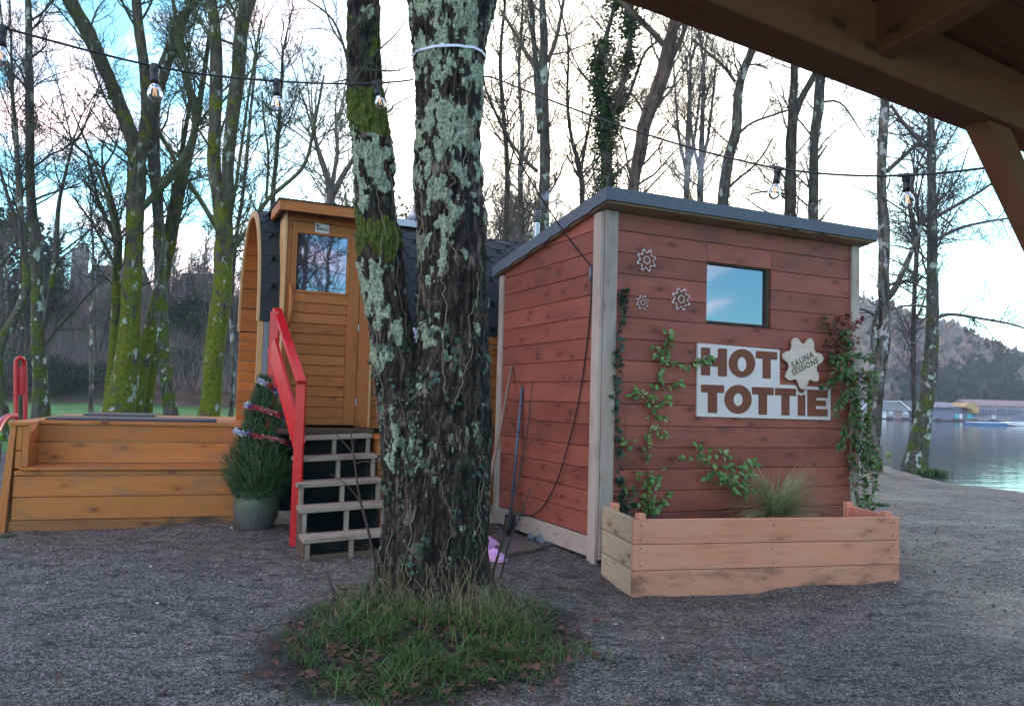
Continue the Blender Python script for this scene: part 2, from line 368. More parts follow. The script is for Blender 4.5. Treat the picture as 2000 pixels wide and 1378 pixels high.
M['climb_red'] = leafmat('young red leaf', (.13, .02, .02), (.26, .05, .04), (.10, .12, .03), rough=.4, ccamt=.3)
M['vine'] = plain('vine stem', (.09, .045, .03), .8)
M['vine_pale'] = plain('dry vine tendril', (.22, .17, .12), .9)
M['twigmat'] = plain('brown shoot bark', (.06, .035, .03), .7)
M['grassy'] = leafmat('grass blade', (.024, .068, .014), (.085, .18, .036), (.20, .17, .07), rough=.5, ccamt=.2)
M['straw'] = leafmat('dry straw blade', (.20, .16, .08), (.36, .30, .17), (.12, .14, .05), rough=.7)
M['orn'] = leafmat('variegated grass blade', (.26, .32, .12), (.50, .52, .30), (.6, .6, .42), rough=.5)
M['dead'] = leafmat('brown fallen leaf', (.035, .018, .012), (.10, .045, .03), (.16, .07, .05), rough=.8, tr=.05)
def tinselmat():
    m, b, new, ln = mat('metallic tinsel'); x = X(new, ln); tn = x.attr('tn', 'Fac')
    r = new('ShaderNodeValToRGB'); ln(tn, r.inputs[0]); e = r.color_ramp.elements
    r.color_ramp.interpolation = 'CONSTANT'; e[0].color = (.75, .8, .9, 1); e[0].position = 0; e[1].position = .30; e[1].color = (.15, .15, .6, 1)
    n = e.new(.45); n.color = (.75, .12, .14, 1); n = e.new(.75); n.color = (.85, .5, .55, 1)
    ln(r.outputs[0], b.inputs['Base Color']); b.inputs['Metallic'].default_value = .6; b.inputs['Roughness'].default_value = .25; return m
M['tinsel'] = tinselmat()
def glassmat(name, tintc, refl, dark, rough=.02):
    """window glass in front of a dark room: strong mirror coat over a deep tint"""
    m, b, new, ln = mat(name); x = X(new, ln)
    b.inputs['Base Color'].default_value = c4(dark); b.inputs['Roughness'].default_value = .1
    g = new('ShaderNodeBsdfGlossy'); g.inputs['Color'].default_value = c4(tintc); g.inputs['Roughness'].default_value = rough
    ln(x.bump(x.noise(x.co(), 1.6, 2), .06, .02), g.inputs['Normal'])
    ms = new('ShaderNodeMixShader'); ms.inputs[0].default_value = refl; ln(b.outputs[0], ms.inputs[1]); ln(g.outputs[0], ms.inputs[2])
    out = next(n for n in m.node_tree.nodes if n.type == 'OUTPUT_MATERIAL'); ln(ms.outputs[0], out.inputs[0]); return m
M['glass'] = glassmat('window glass', (.36, .40, .48), .60, (.05, .07, .10))
M['glass_door'] = glassmat('door glass', (.38, .38, .50), .58, (.03, .03, .04))
def bulbmat():
    m, b, new, ln = mat('clear bulb glass'); x = X(new, ln)
    t = new('ShaderNodeBsdfTransparent'); t.inputs[0].default_value = (.86, .88, .92, 1); g = new('ShaderNodeBsdfGlossy'); g.inputs['Roughness'].default_value = .04
    lw = new('ShaderNodeLayerWeight'); lw.inputs[0].default_value = .35; ms = new('ShaderNodeMixShader'); ln(lw.outputs['Fresnel'], ms.inputs[0]); ln(t.outputs[0], ms.inputs[1]); ln(g.outputs[0], ms.inputs[2])
    out = next(n for n in m.node_tree.nodes if n.type == 'OUTPUT_MATERIAL'); ln(ms.outputs[0], out.inputs[0]); return m
M['bulb'] = bulbmat()
def emitmat(name, c, s):
    m, b, new, ln = mat(name); b.inputs['Base Color'].default_value = c4(c); b.inputs['Emission Color'].default_value = c4(c); b.inputs['Emission Strength'].default_value = s; return m
M['filament'] = emitmat('warm filament', (1, .55, .25), .45)
# ------------------------------------------------------------------ ground, lake, hills
TREE = G(848, 1172, .08); TREE[2] = 0
def shore_x(y):
    return np.interp(y, [-60, 0, 6, 12, 15.6, 18.5, 22, 24, 26, 34, 50, 140], [34, 17, 14.3, 11.8, 10.35, 10.45, 11.2, 11.0, 9.5, 7.5, 6, 6])
def gz(x, y, detail=True):
    x = np.asarray(x, float); y = np.asarray(y, float)
    h = 0*x
    left = sstep(3.5, -2.5, x)
    h = h+left*sstep(8.3, 14, y)*.42
    bank = sstep(41, 50, y)*3.0+sstep(49, 75, y)*4.5+sstep(70, 200, y)*16
    h = h+bank*sstep(14, 2, x)
    r = np.hypot((x-TREE[0])/1.0, (y-4.75)/1.15)
    h = h+.095*np.exp(-(r/.72)**2)
    h = h+.05*np.exp(-((x+2.6)/.7)**2-((y-7.6)/.5)**2)
    h = h-.05*np.exp(-((x-1.2)/1.2)**2-((y-5.4)/.9)**2)
    s = x-shore_x(y)
    land = sstep(-3.0, .25, s)
    h = h-land*.33-sstep(0.2, 6, s)*1.5
    far = sstep(131, 137, y)*sstep(2, 8, x); h = h*(1-far)+far*.35
    if detail:
        p = np.stack([x, y, 0*x], -1)
        h = h+(.028*fbm(p*1.3, 3)+.012*fbm(p*5+5, 3)+.006*fbm(p*17+5, 2))*sstep(60, 8, y)+.25*fbm(p*.12, 3)*sstep(44, 60, y)*sstep(8, 2, x)
    return h
def axis(parts):
    o = []
    for a, b, st in parts: o += list(np.arange(a, b, st))
    return np.array(sorted(set(np.round(o, 4))))
xs = axis([(-250, -100, 50), (-100, -20, 6), (-20, -6, .5), (-6, 5, .035), (5, 14, .12), (14, 40, 2), (40, 200, 20), (200, 440, 48)])
ys = axis([(-60, -10, 12), (-10, 1.5, 1), (1.5, 9.2, .035), (9.2, 26, .12), (26, 60, 1), (60, 170, 5), (170, 500, 60)])
XX, YY = np.meshgrid(xs, ys)
ZZ = gz(XX, YY)
V = np.stack([XX, YY, ZZ], -1)
rr = np.hypot(XX-TREE[0], YY-TREE[1]); ang = np.arctan2(YY-TREE[1], XX-TREE[0])
pn = np.stack([XX, YY, 0*XX], -1)
rs = np.hypot((XX+.43)/.92, (YY-4.45)/1.2); soil = sstep(1.02, .82, rs+.2*fbm(pn*2.2, 3)+.08*fbm(pn*9, 2))
lawn = sstep(10.5, 14, YY)*sstep(43, 40, YY)*sstep(6, 1, XX)
bankm = sstep(40, 43, YY)*sstep(10, 2, XX)
shorem = sstep(-5, -.5, XX-shore_x(YY))
g = MB(); g.grid(V, gc=np.stack([soil, lawn, bankm], -1).reshape(-1, 3), tn=shorem.ravel())
def groundmat():
    m, b, new, ln = mat('gravel and trodden earth'); x = X(new, ln)
    o = x.co('Object'); gc = x.attr('gc'); sh = x.attr('tn', 'Fac')
    sp = new('ShaderNodeSeparateXYZ'); ln(gc, sp.inputs[0])
    big = x.noise(o, .7, 4, .6); med = x.noise(o, 4.5, 5, .62); fine = x.noise(o, 46, 5, .7); grit = x.vor(o, 95, out='Distance'); gc_ = x.vor(o, 95, out='Color')
    str_ = x.noise(x.map(o, (1.3, 3.2, 1), rot=(0, 0, .25)), 3.0, 6, .72, .8)
    base = x.mix(x.rng(med, .42, .6), (.118, .100, .086), (.20, .172, .150))
    base = x.mix(x.rng(big, .4, .6), base, x.mix(.5, base, (.18, .172, .17)))
    base = x.mix(x.math('MULTIPLY', x.rng(str_, .52, .62), .85), base, (.032, .027, .022))
    base = x.mix(x.math('MULTIPLY', x.rng(fine, .5, .72), .6), base, (.05, .045, .04))
    for sc_, am_ in ((58, .55), (150, .8)):
        vc = new('ShaderNodeSeparateColor'); ln(x.vor(x.map(o, (1, 1, .3)), sc_, out='Color'), vc.inputs[0]); kk = x.rng(vc.outputs[2], .1, .95, 1-am_, 1+am_*.75, False); cb2 = new('ShaderNodeCombineColor')
        for i in range(3): ln(kk, cb2.inputs[i])
        base = x.mix(1, base, cb2.outputs[0], 'MULTIPLY')
    sepc = new('ShaderNodeSeparateColor'); ln(gc_, sepc.inputs[0])
    base = x.mix(x.math('MULTIPLY', x.rng(sepc.outputs[0], .80, .9), x.rng(grit, .5, .25)), base, (.36, .35, .36))
    base = x.mix(x.math('MULTIPLY', x.rng(sepc.outputs[1], .72, .85), x.rng(grit, .5, .25)), base, (.035, .03, .028))
    shc = x.mix(x.rng(med, .4, .62), (.19, .155, .14), (.10, .062, .05))
    base = x.mix(sh, base, shc)
    so_ = x.mix(fine, (.012, .009, .007), (.045, .033, .024)); base = x.mix(sp.outputs[0], base, so_)
    ga = x.mix(x.rng(x.noise(o, 9, 4), .35, .65), (.05, .16, .03), (.10, .28, .05))
    ga = x.mix(x.rng(x.noise(o, .9, 4), .52, .66), ga, (.07, .055, .03)); base = x.mix(x.rng(x.math('ADD', sp.outputs[1], x.math('MULTIPLY', x.math('SUBTRACT', med, .5), .5)), .3, .6), base, ga)
    bk = x.mix(x.rng(x.noise(o, 1.1, 5, .65), .4, .6), (.045, .024, .018), (.10, .055, .035)); bk = x.mix(x.rng(x.noise(o, .35, 4, .6), .5, .6), bk, (.03, .045, .02))
    base = x.mix(sp.outputs[2], base, bk)
    ln(base, b.inputs['Base Color']); ln(x.rng(big, .35, .65, .62, .9), b.inputs['Roughness']); b.inputs['Specular IOR Level'].default_value = .35
    h = x.math('ADD', x.math('MULTIPLY', fine, .6), x.math('MULTIPLY', grit, -.35)); h = x.math('ADD', h, x.math('MULTIPLY', str_, .8))
    ln(x.bump(h, .9, .02), b.inputs['Normal']); return m
M['ground'] = groundmat()
tag(g.obj('ground', M['ground'], smooth=True, origin=(0, 0, 0)), kind='structure')

def watermat():
    m, b, new, ln = mat('lake water'); x = X(new, ln); o = x.co('Object')
    b.inputs['Base Color'].default_value = (.035, .045, .055, 1); b.inputs['Roughness'].default_value = .06; b.inputs['Specular IOR Level'].default_value = .9
    b.inputs['IOR'].default_value = 1.33
    n1 = x.noise(x.map(o, (.35, 1.3, 1), rot=(0, 0, .35)), 1.6, 4, .55); n2 = x.noise(x.map(o, (1, 2.6, 1), rot=(0, 0, .2)), 3.2, 3, .5)
    h = x.math('ADD', x.math('MULTIPLY', n1, 1.0), x.math('MULTIPLY', n2, .35)); ln(x.bump(h, .5, .014), b.inputs['Normal']); return m
M['water'] = watermat()
wv = np.array([[[x_, y_, -.25] for x_ in np.linspace(5, 420, 30)] for y_ in np.linspace(-60, 139, 20)], float)
tag(MB().grid(wv).obj('water', M['water']), kind='structure')

def hillmat():
    m, b, new, ln = mat('wooded hillside'); x = X(new, ln); o = x.co('Object')
    n = x.noise(o, .012, 4, .6); n2 = x.noise(o, .09, 5, .65); n3 = x.noise(o, .4, 4, .6)
    base = x.mix(x.rng(n2, .38, .6), (.085, .05, .045), (.15, .095, .07))
    base = x.mix(x.rng(x.math('ADD', x.math('MULTIPLY', n, .7), x.math('MULTIPLY', n2, .3)), .50, .56), base, x.mix(n3, (.015, .035, .03), (.045, .075, .055)))
    base = x.mix(x.math('MULTIPLY', x.rng(n3, .45, .65), .5), base, (.03, .025, .025))
    ln(base, b.inputs['Base Color']); b.inputs['Roughness'].default_value = 1; b.inputs['Specular IOR Level'].default_value = 0
    ln(x.bump(x.math('ADD', n2, n3), 1, 3), b.inputs['Normal']); return m
M['hill'] = hillmat()
# ridge line of the far shore, as (bearing in the photo, top of the wood)
ridge = [(400, 770), (900, 760), (1300, 690), (1500, 620), (1620, 588), (1672, 598), (1720, 610), (1750, 622), (1790, 645), (1830, 652), (1862, 655), (1900, 672), (1940, 690), (1965, 700), (2000, 715), (2100, 735), (2400, 745), (3000, 770)]
hu = np.linspace(400, 2900, 700); hv = np.interp(hu, [a for a, b in ridge], [b for a, b in ridge])
rows = []
ks = np.linspace(0, 1, 46)
top = np.array([P(u_, v_, 290) for u_, v_ in zip(hu, hv)])
foot = np.array([P(u_, 800, 150) for u_ in hu]); foot[:, 2] = .2
for k in ks:
    q = foot*(1-k)+top*k; q[:, 2] = .2+(top[:, 2]-.2)*(k**.85)
    rows.append(q)
back = top+A(0, 150, 0); back[:, 2] *= .3; rows.append(back)
H = np.array(rows); bump_ = fbm(H*A(.22, .22, .22), 3)*2.0+fbm(H*.05, 3)*3
H[1:-1, :, 2] += (bump_*ks[:, None].repeat(H.shape[1], 1)[:1].T.mean() if False else bump_)[1:-1]*np.minimum(1, ks[1:, None]*4)
tag(MB().grid(H).obj('hills', M['hill'], smooth=True), kind='structure')
rw = random.Random(5); q = MB(); NH = H.shape[1]; tv = []; tt = []
for i in range(15000):
    a = rw.random()**1.1*(len(ks)-2.01)+1; b = rw.uniform(0, NH-1.01); i0, j0 = int(a), int(b); p = H[i0, j0]*(1-a+i0)+H[i0+1, j0]*(a-i0); g_ = float(fbm((p*A(.018, .018, .03))[None], 3)[0]); ev = g_ > .25
    if p[0] < 25: continue
    h = rw.uniform(3.0, 6.0)*(1.25 if ev else 1); wd = h*(.28 if ev else .42); t_ = (rw.uniform(.0, .2) if ev else rw.uniform(.35, 1.0))
    for k in range(6):
        f = rw.random(); c = p+A(rw.gauss(0, wd*.4)*(1.2-f), rw.gauss(0, wd*.4), h*(.15+.8*f)); s = wd*rw.uniform(.35, .8)*(1.25-f*.8 if ev else 1)
        o = rw.uniform(0, 6.3); tv += [c+A(s*math.cos(o), s*.3*rw.gauss(0, 1), s*math.sin(o)*1.1), c+A(s*math.cos(o+2.1), s*.4, s*math.sin(o+2.1)*1.1), c+A(s*math.cos(o+4.2), -s*.4, s*math.sin(o+4.2)*1.1)]; tt += [t_]*3
tv = np.array(tv); q.add(tv, tris=np.arange(len(tv)).reshape(-1, 3), tn=np.array(tt))
M['hillwood'] = leafmat('hill woodland', (.016, .035, .028), (.23, .16, .15), (.27, .19, .15), rough=1, tr=0)
tag(q.obj('hill_woodland', M['hillwood']), 'bare brown and dark evergreen wood covering the far hillside', 'woodland', kind='stuff')

# ------------------------------------------------------------------ far shore buildings
M['bh_wall'] = plain('pale lilac boathouse wall', (.36, .33, .38), .8, nsc=1.5)
M['bh_roof'] = plain('grey green slate roof', (.14, .17, .18), .8, nsc=1.5)
M['bh_grey'] = plain('slate blue cladding', (.17, .19, .27), .8, nsc=1.5)
M['bh_dark'] = plain('dark purple roof', (.10, .095, .13), .8, nsc=1.5)
M['bh_pink'] = plain('dusty pink roof', (.28, .19, .19), .8, nsc=1.5)
M['bh_orange'] = plain('sandy orange timber', (.50, .32, .13), .8, nsc=1.5)
M['bh_white'] = plain('white painted trim', (.75, .78, .8), .6, nsc=1.5)
M['bh_cyan'] = plain('turquoise door paint', (.10, .55, .62), .6, nsc=1.5)
M['pierm'] = plain('dark pier timber', (.035, .03, .035), .9, nsc=3)
M['pont'] = plain('blue pontoon float', (.05, .17, .36), .6, nsc=2)
BD = 137.0
def fp(u, v, Y=BD): return P(u, v, Y)
def fbox(mb, u0, u1, v0, v1, Y=BD, dep=5.0, tn=None):
    a = fp(u0, v1, Y); b = fp(u1, v0, Y); mb.box(A(0, 0, 0), np.eye(3), (a[0], b[0]), (Y, Y+dep), (a[2], b[2]), tn=tn)
def gable_roof(mb, u0, u1, ve, vr, Y, dep, hip=0):
    a = fp(u0, ve, Y); b = fp(u1, ve, Y); zr = fp((u0+u1)/2, vr, Y)[2]; ov = .4
    x0, x1, y0, y1, ze = a[0]-ov, b[0]+ov, Y-ov, Y+dep+ov, a[2]
    ym = (y0+y1)/2
    v = [(x0, y0, ze), (x1, y0, ze), (x1, y1, ze), (x0, y1, ze), (x0+hip, ym, zr), (x1-hip, ym, zr), ]
    mb.add(v, quads=[[0, 1, 5, 4], [2, 3, 4, 5], [0, 3, 2, 1]], tris=[[1, 2, 5], [3, 0, 4]])
b1 = root('boathouse', fp(1725, 817), 'pale lilac boathouse with hipped slate roof across the lake behind the left trunk', 'boathouse')
q = MB(); fbox(q, 1681, 1776, 800, 818); q.obj('wall', M['bh_wall'], b1)
q = MB(); gable_roof(q, 1680, 1778, 800, 784, BD, 5, hip=1.6); rf = q.obj('roof', M['bh_roof'], b1)
q = MB(); q.tube([fp(1680, 800, BD-.5), fp(1700, 783, BD+2.4), fp(1759, 783.5, BD+2.4), fp(1779, 800, BD-.5)], .14, 5); q.obj('ridge_cap', M['bh_white'], rf)
for u0, u1, v0, v1, mm, nm in ((1690, 1697, 801, 813, 'bh_white', 'door'), (1723, 1731, 800, 817, 'bh_white', 'door'), (1736, 1744, 801, 808, 'bh_white', 'window'), (1748, 1760, 802, 817, 'bh_pink', 'door'), (1764, 1773, 800, 808, 'bh_white', 'window')):
    q = MB(); fbox(q, u0, u1, v0, v1, BD-.08, .1); o_ = q.obj(nm, M[mm], b1)
b2 = root('boathouse', fp(1815, 818), 'slate blue boathouse terrace with a row of small gables across the lake', 'boathouse')
q = MB(); fbox(q, 1781, 1880, 796, 820); q.obj('wall', M['bh_grey'], b2)
q = MB(); gable_roof(q, 1781, 1866, 796, 783, BD, 6, hip=.5); rf = q.obj('roof', M['bh_dark'], b2)
for u in (1792, 1806, 1831, 1844, 1858):
    q = MB(); a = fp(u-5, 795, BD-.4); b_ = fp(u+5, 795, BD-.4); t_ = fp(u, 786, BD-.4)
    q.add([a, b_, t_, a+A(0, 3, 0), b_+A(0, 3, 0), t_+A(0, 3, 0)], tris=[[0, 1, 2]], quads=[[1, 4, 5, 2], [0, 2, 5, 3]]); q.obj('dormer', M['bh_wall'], rf)
for u0, u1, nm in ((1866, 1872, 'door'), (1874, 1880, 'window')):
    q = MB(); fbox(q, u0, u1, 808, 817, BD-.08, .1); q.obj(nm, M['bh_cyan' if nm == 'door' else 'bh_white'], b2)
b3 = root('boathouse', fp(1888, 818), 'sandy orange boathouse with curved gable and turquoise door across the lake', 'boathouse')
q = MB(); q.prism([(fp(u, v)[0], fp(u, v)[2]) for u, v in [(1872, 794), (1882, 786), (1892, 786), (1903, 795), (1903, 806), (1893, 806), (1888, 798)]], A(0, 0, 0), (A(1, 0, 0), Z, A(0, 1, 0)), BD-1.5, BD+4); q.obj('gable', M['bh_orange'], b3)
q = MB(); fbox(q, 1881, 1902, 804, 820, BD, 4); q.obj('wall', M['bh_grey'], b3)
q = MB(); fbox(q, 1890, 1901, 807, 817, BD-.08, .1); q.obj('door', M['bh_cyan'], b3)
b4 = root('terrace_house', fp(1960, 818), 'long terrace with dusty pink roof and glazed balconies across the lake', 'house')
q = MB(); fbox(q, 1903, 2030, 798, 820, BD, 7); q.obj('wall', M['bh_wall'], b4)
q = MB(); gable_roof(q, 1900, 2035, 793, 781, BD+1, 7); q.obj('roof', M['bh_pink'], b4)
q = MB(); fbox(q, 1900, 2032, 793, 799, BD+.8, 6); q.obj('fascia', M['bh_pink'], b4)
for u0, u1 in ((1906, 1940), (1949, 1998), (2004, 2030)):
    q = MB(); fbox(q, u0, u1, 800, 807, BD-1.0, .12)
    for u in np.arange(u0, u1, 7): fbox(q, u, u+1.2, 793, 812, BD-1.0, .15)
    q.obj('balcony', M['bh_grey'], b4)
q = MB(); fbox(q, 1937, 1946, 811, 817, BD-.1, .12); q.obj('door', M['bh_white'], b4)
pier = root('pier', fp(1800, 822, 132), 'long dark timber pier on posts along the far lake shore', 'pier')
q = MB(); a = fp(1640, 818.5, 132); b_ = fp(2060, 824.5, 132); q.beam(a, b_, 2.2, .3); q.obj('deck', M['pierm'], pier)
for u in (1738, 1768, 1800, 1834, 1868, 1905, 1940, 1978):
    q = MB(); c_ = fp(u, 821.5, 131.6); c_[2] = .15; q.box(c_, np.eye(3), (-.45, .45), (-.1, .3), (-.7, .05)); q.obj('post', M['pierm'], pier)
pon = root('pontoon', fp(1935, 827, 122), 'low blue floating pontoon moored in front of the far pier', 'pontoon')
q = MB(); a = G(1898, 829, -.2); b_ = G(1985, 830.5, -.2); q.beam(a+Z*.12, b_+Z*.12, 2, .3); q.obj('float', M['pont'], pon)
q = MB(); q.beam(a+Z*.33, a*.45+b_*.55+Z*.33, 1.7, .1); q.obj('walkway', M['bh_white'], pon)
bt = root('moored_boat', G(1998, 832, -.25), 'white boat moored at the right end of the blue pontoon', 'boat')
c_ = G(1998, 832, -.25); q = MB(); q.prism(smooth_poly([(-3, .5), (3, .65), (2.6, .05), (-2.2, .05)], 1), c_, (A(1, 0, 0), Z, A(0, 1, 0)), -.9, .9); q.obj('hull', M['bh_white'], bt)
q = MB(); q.box(c_, np.eye(3), (-1, 1.2), (-.6, .6), (.55, 1.3)); q.obj('cabin', M['bh_grey'], bt)

# ------------------------------------------------------------------ the red cladded sauna hut
C0 = A(.73, 6.59, 0); e1 = nrm(A(1, .4666, 0)); n1 = A(e1[1], -e1[0], 0); bk = -n1     # along the front, outward, backward
HL = 2.93; HD = 1.98
def roofz(t): return 2.905-.305*(t/2.08)
hut = root('sauna_hut', C0+e1*HL/2+bk*HD/2, 'red stained timber sauna hut with sloping grey roof and the big letter board', 'hut')
AXF = (e1, Z, n1)          # front plane: s, z, out
AXS = (bk, Z, -e1)         # left side plane: t, z, out
def FW(u, v, off=0.0):
    p = onplane(u, v, C0+n1*off, n1)-C0; return (p@e1, p[2])
def SW(u, v, off=0.0):
    p = onplane(u, v, C0-e1*off, -e1)-C0; return (p@bk, p[2])
wx0, wz1 = FW(1379, 514); wx1, wz0 = FW(1502, 638); wz1 = (wz1+FW(1502, 524)[1])/2; wz0 = (FW(1379, 628)[1]+wz0)/2
PITCHB = .182; Z0 = .2
q = MB(); q2 = MB()
k = 0
while Z0+k*PITCHB < 2.92:
    za = Z0+k*PITCHB+.003; zb = min(Z0+(k+1)*PITCHB-.003, 2.9)
    segs = [(.10, HL-.09)]
    if za < wz1 and zb > wz0:
        if za < wz0-.03: 
            q.prism([(wx0-.0, za), (wx1, za), (wx1, wz0-.004), (wx0, wz0-.004)], C0, AXF, 0, .018)
        if zb > wz1+.03:
            q.prism([(wx0, wz1+.004), (wx1, wz1+.004), (wx1, zb), (wx0, zb)], C0, AXF, 0, .018)
        segs = [(.10, wx0-.004), (wx1+.004, HL-.09)]
    for a, b in segs: q.prism([(a, za), (b, za), (b, zb), (a, zb)], C0, AXF, 0, .018)
    t0, t1 = .095, HD-.07
    poly = [(t0, za), (t1, za), (t1, zb), (t0, zb)]
    poly = clip_poly(poly, lambda p: roofz(p[0])+.0-p[1])
    if len(poly) > 2: q2.prism(poly, C0, AXS, 0, .018)
    k += 1
front = q.obj('front_wall', M['red'], hut, bevel=.006); side = q2.obj('side_wall', M['red'], hut, bevel=.006)
q = MB(); q.box(C0, AXF, (.02, wx0), (.03, 2.9), (-.06, -.004)); q.box(C0, AXF, (wx1, HL-.02), (.03, 2.9), (-.06, -.004)); q.box(C0, AXF, (wx0, wx1), (.03, wz0), (-.06, -.004)); q.box(C0, AXF, (wx0, wx1), (wz1, 2.9), (-.06, -.004))
q.prism([(.06, .03), (HD-.02, .03), (HD-.02, roofz(HD)), (.06, roofz(.06))], C0, AXS, -.06, -.004)
q.box(C0, (e1, Z, bk), (.03, HL-.03), (.05, 2.58), (HD-.05, HD)); q.prism([(.06, .03), (HD-.05, .03), (HD-.05, roofz(HD)), (.06, roofz(.06))], C0+e1*(HL-.02), AXS, -.04, 0)
q.obj('wall_lining', M['red_back'], hut)
q = MB(); q.box(C0, AXS, (.095, HD-.06), (.03, Z0-.008), (-.02, .03)); q.obj('base_board', M['post'], hut, bevel=.003)
# window
q = MB(); fr = .02
q.box(C0, AXF, (wx1-.03, wx1-.001), (wz0, wz1), (-.05, .0)); q.box(C0, AXF, (wx0+.001, wx1-.03), (wz0, wz0+.012), (-.05, 0.0)); q.box(C0, AXF, (wx0+.001, wx0+.012), (wz0+.012, wz1), (-.05, 0)); q.box(C0, AXF, (wx0+.012, wx1-.03), (wz1-.012, wz1), (-.05, 0))
wi = q.obj('window', M['step_dark'], hut)
q = MB(); q.box(C0, AXF, (wx0+.012, wx1-.03), (wz0+.012, wz1-.012), (-.04, -.03)); q.obj('pane', M['glass'], wi)
# corner battens
q = MB(); q.box(C0, AXF, (.002, .125), (.02, 2.9), (.001, .045), grain=1); q.obj('corner_batten', M['post'], hut, bevel=.003)
q = MB(); q.box(C0, AXS, (-.03, .09), (-.02, 2.885), (.001, .035), grain=1); q.obj('corner_batten', M['post'], hut, bevel=.003)
q = MB(); q.box(C0, AXF, (HL-.10, HL+.0), (.02, 2.9), (.018, .045), grain=1); q.obj('corner_batten', M['post'], hut, bevel=.003)
q = MB(); q.box(C0, AXS, (HD-.08, HD+.02), (.02, 2.60), (.018, .044), grain=1); q.obj('corner_batten', M['post'], hut, bevel=.003)
# roof: boards, then felt turned down over the edges
RA, RB, RT = -.075, HL+.07, 2.10
def roofbox(mb, s0, s1, t0, t1, h0, h1, tn=None):
    c = []
    for s_ in (s0, s1):
        for t_ in (t0, t1):
            for h_ in (h0, h1): c.append(C0+e1*s_+bk*t_+Z*(roofz(t_)+h_))
    gcv = [(s_, t_, 0) for s_ in (s0, s1) for t_ in (t0, t1) for h_ in (h0, h1)]
    mb.add(np.array(c), quads=[[0, 1, 3, 2], [4, 6, 7, 5], [0, 4, 5, 1], [2, 3, 7, 6], [0, 2, 6, 4], [1, 5, 7, 3]], gc=np.array(gcv)+random.uniform(0, 40), tn=random.random())
q = MB(); roofbox(q, RA+.012, RB-.012, -.165, RT-.012, .0, .022); rf = q.obj('roof', M['fascia'], hut)
q = MB(); roofbox(q, RA+.01, RB-.01, -.168, RT-.01, .023, .11); q.obj('roof_deck', M['fascia'], rf)
q = MB(); roofbox(q, RA, RB, -.18, RT, .112, .122)
for a in ((RA, RB, -.19, -.181), (RA, RB, RT+.001, RT+.01)): roofbox(q, a[0], a[1], a[2], a[3], .012, .119)
for a, b in ((RA-.01, RA-.001), (RB+.001, RB+.01)): 
    n_ = 18
    for i in range(n_):
        t0_ = -.188+(RT+.19)*i/n_; t1_ = -.188+(RT+.19)*(i+1)/n_; roofbox(q, a, b, t0_, t1_, .008+.006*math.sin(i*2.1), .121)
q.obj('felt_edge', M['felt'], rf)
# letter board
CROP = lambda x_, y_: FW(1300+x_/4.167, 600+y_/4.167, .03)
board_px = [(257, 290), (923, 345), (923, 628), (1050, 632), (1062, 648), (1073, 688), (1098, 703), (1125, 692), (1138, 655), (1155, 641), (1338, 652), (1338, 916), (250, 887)]
lb = root('letter_board', C0+e1*1.9+Z*1.2+n1*.03, 'white plywood board reading HOT TOTTIE in brown letters on the red hut', 'sign')
q = MB(); q.prism(round_poly([CROP(*p) for p in board_px], .012), C0, AXF, .020, .038); q.obj('board', M['white'], lb, bevel=.002)
def letter(name, px, hole=None):
    q = MB(); q.prism(round_poly([CROP(*p) for p in px], .007), C0, AXF, .0382, .0405); return q.obj(name, M['brownpaint'], lb)
def ring(name, c, r, ch, rh, mb=None, n=40):
    q = MB(); a = np.linspace(0, 2*math.pi, n+1)[:-1]
    o_ = [CROP(c[0]+r[0]*math.cos(t), c[1]+r[1]*math.sin(t)) for t in a]; i_ = [CROP(ch[0]+rh[0]*math.cos(t), ch[1]+rh[1]*math.sin(t)) for t in a]
    pts = np.array([list(p)+[d] for d in (.0382, .0405) for p in o_+i_]); v = C0+pts@np.array(AXF)
    Q = []
    for k in range(n):
        j = (k+1) % n; m2 = 2*n
        Q += [[m2+k, m2+j, m2+n+j, m2+n+k], [k, j, m2+j, m2+k], [n+k, m2+n+k, m2+n+j, n+j]]
    q.add(v, quads=Q, gc=pts+random.uniform(0, 20)); return q.obj(name, M['brownpaint'], lb)
letter('letter', [(283, 325), (357, 330), (357, 408), (420, 411), (420, 333), (494, 337), (494, 563), (420, 560), (420, 482), (357, 478), (357, 556), (283, 552)])
ring('letter', (616, 455), (108, 117), (616, 462), (36, 58))
letter('letter', [(728, 353), (903, 363), (903, 428), (850, 425), (850, 580), (783, 577), (783, 418), (728, 414)])
letter('letter', [(283, 626), (471, 633), (471, 697), (414, 695), (414, 860), (338, 857), (338, 692), (283, 690)])
ring('letter', (584, 748), (111, 118), (585, 750), (37, 51))
letter('letter', [(697, 647), (874, 653), (874, 715), (820, 713), (820, 874), (750, 871), (750, 709), (697, 707)])
letter('letter', [(885, 655), (1057, 661), (1057, 722), (1003, 720), (1003, 880), (936, 877), (936, 716), (885, 714)])
letter('letter', [(1069, 702), (1083, 712), (1100, 716), (1117, 711), (1131, 702), (1131, 883), (1069, 881)])
letter('letter', [(1147, 667), (1313, 673), (1313, 738), (1220, 735), (1220, 755), (1300, 758), (1300, 804), (1217, 802), (1217, 825), (1313, 829), (1313, 887), (1147, 884)])
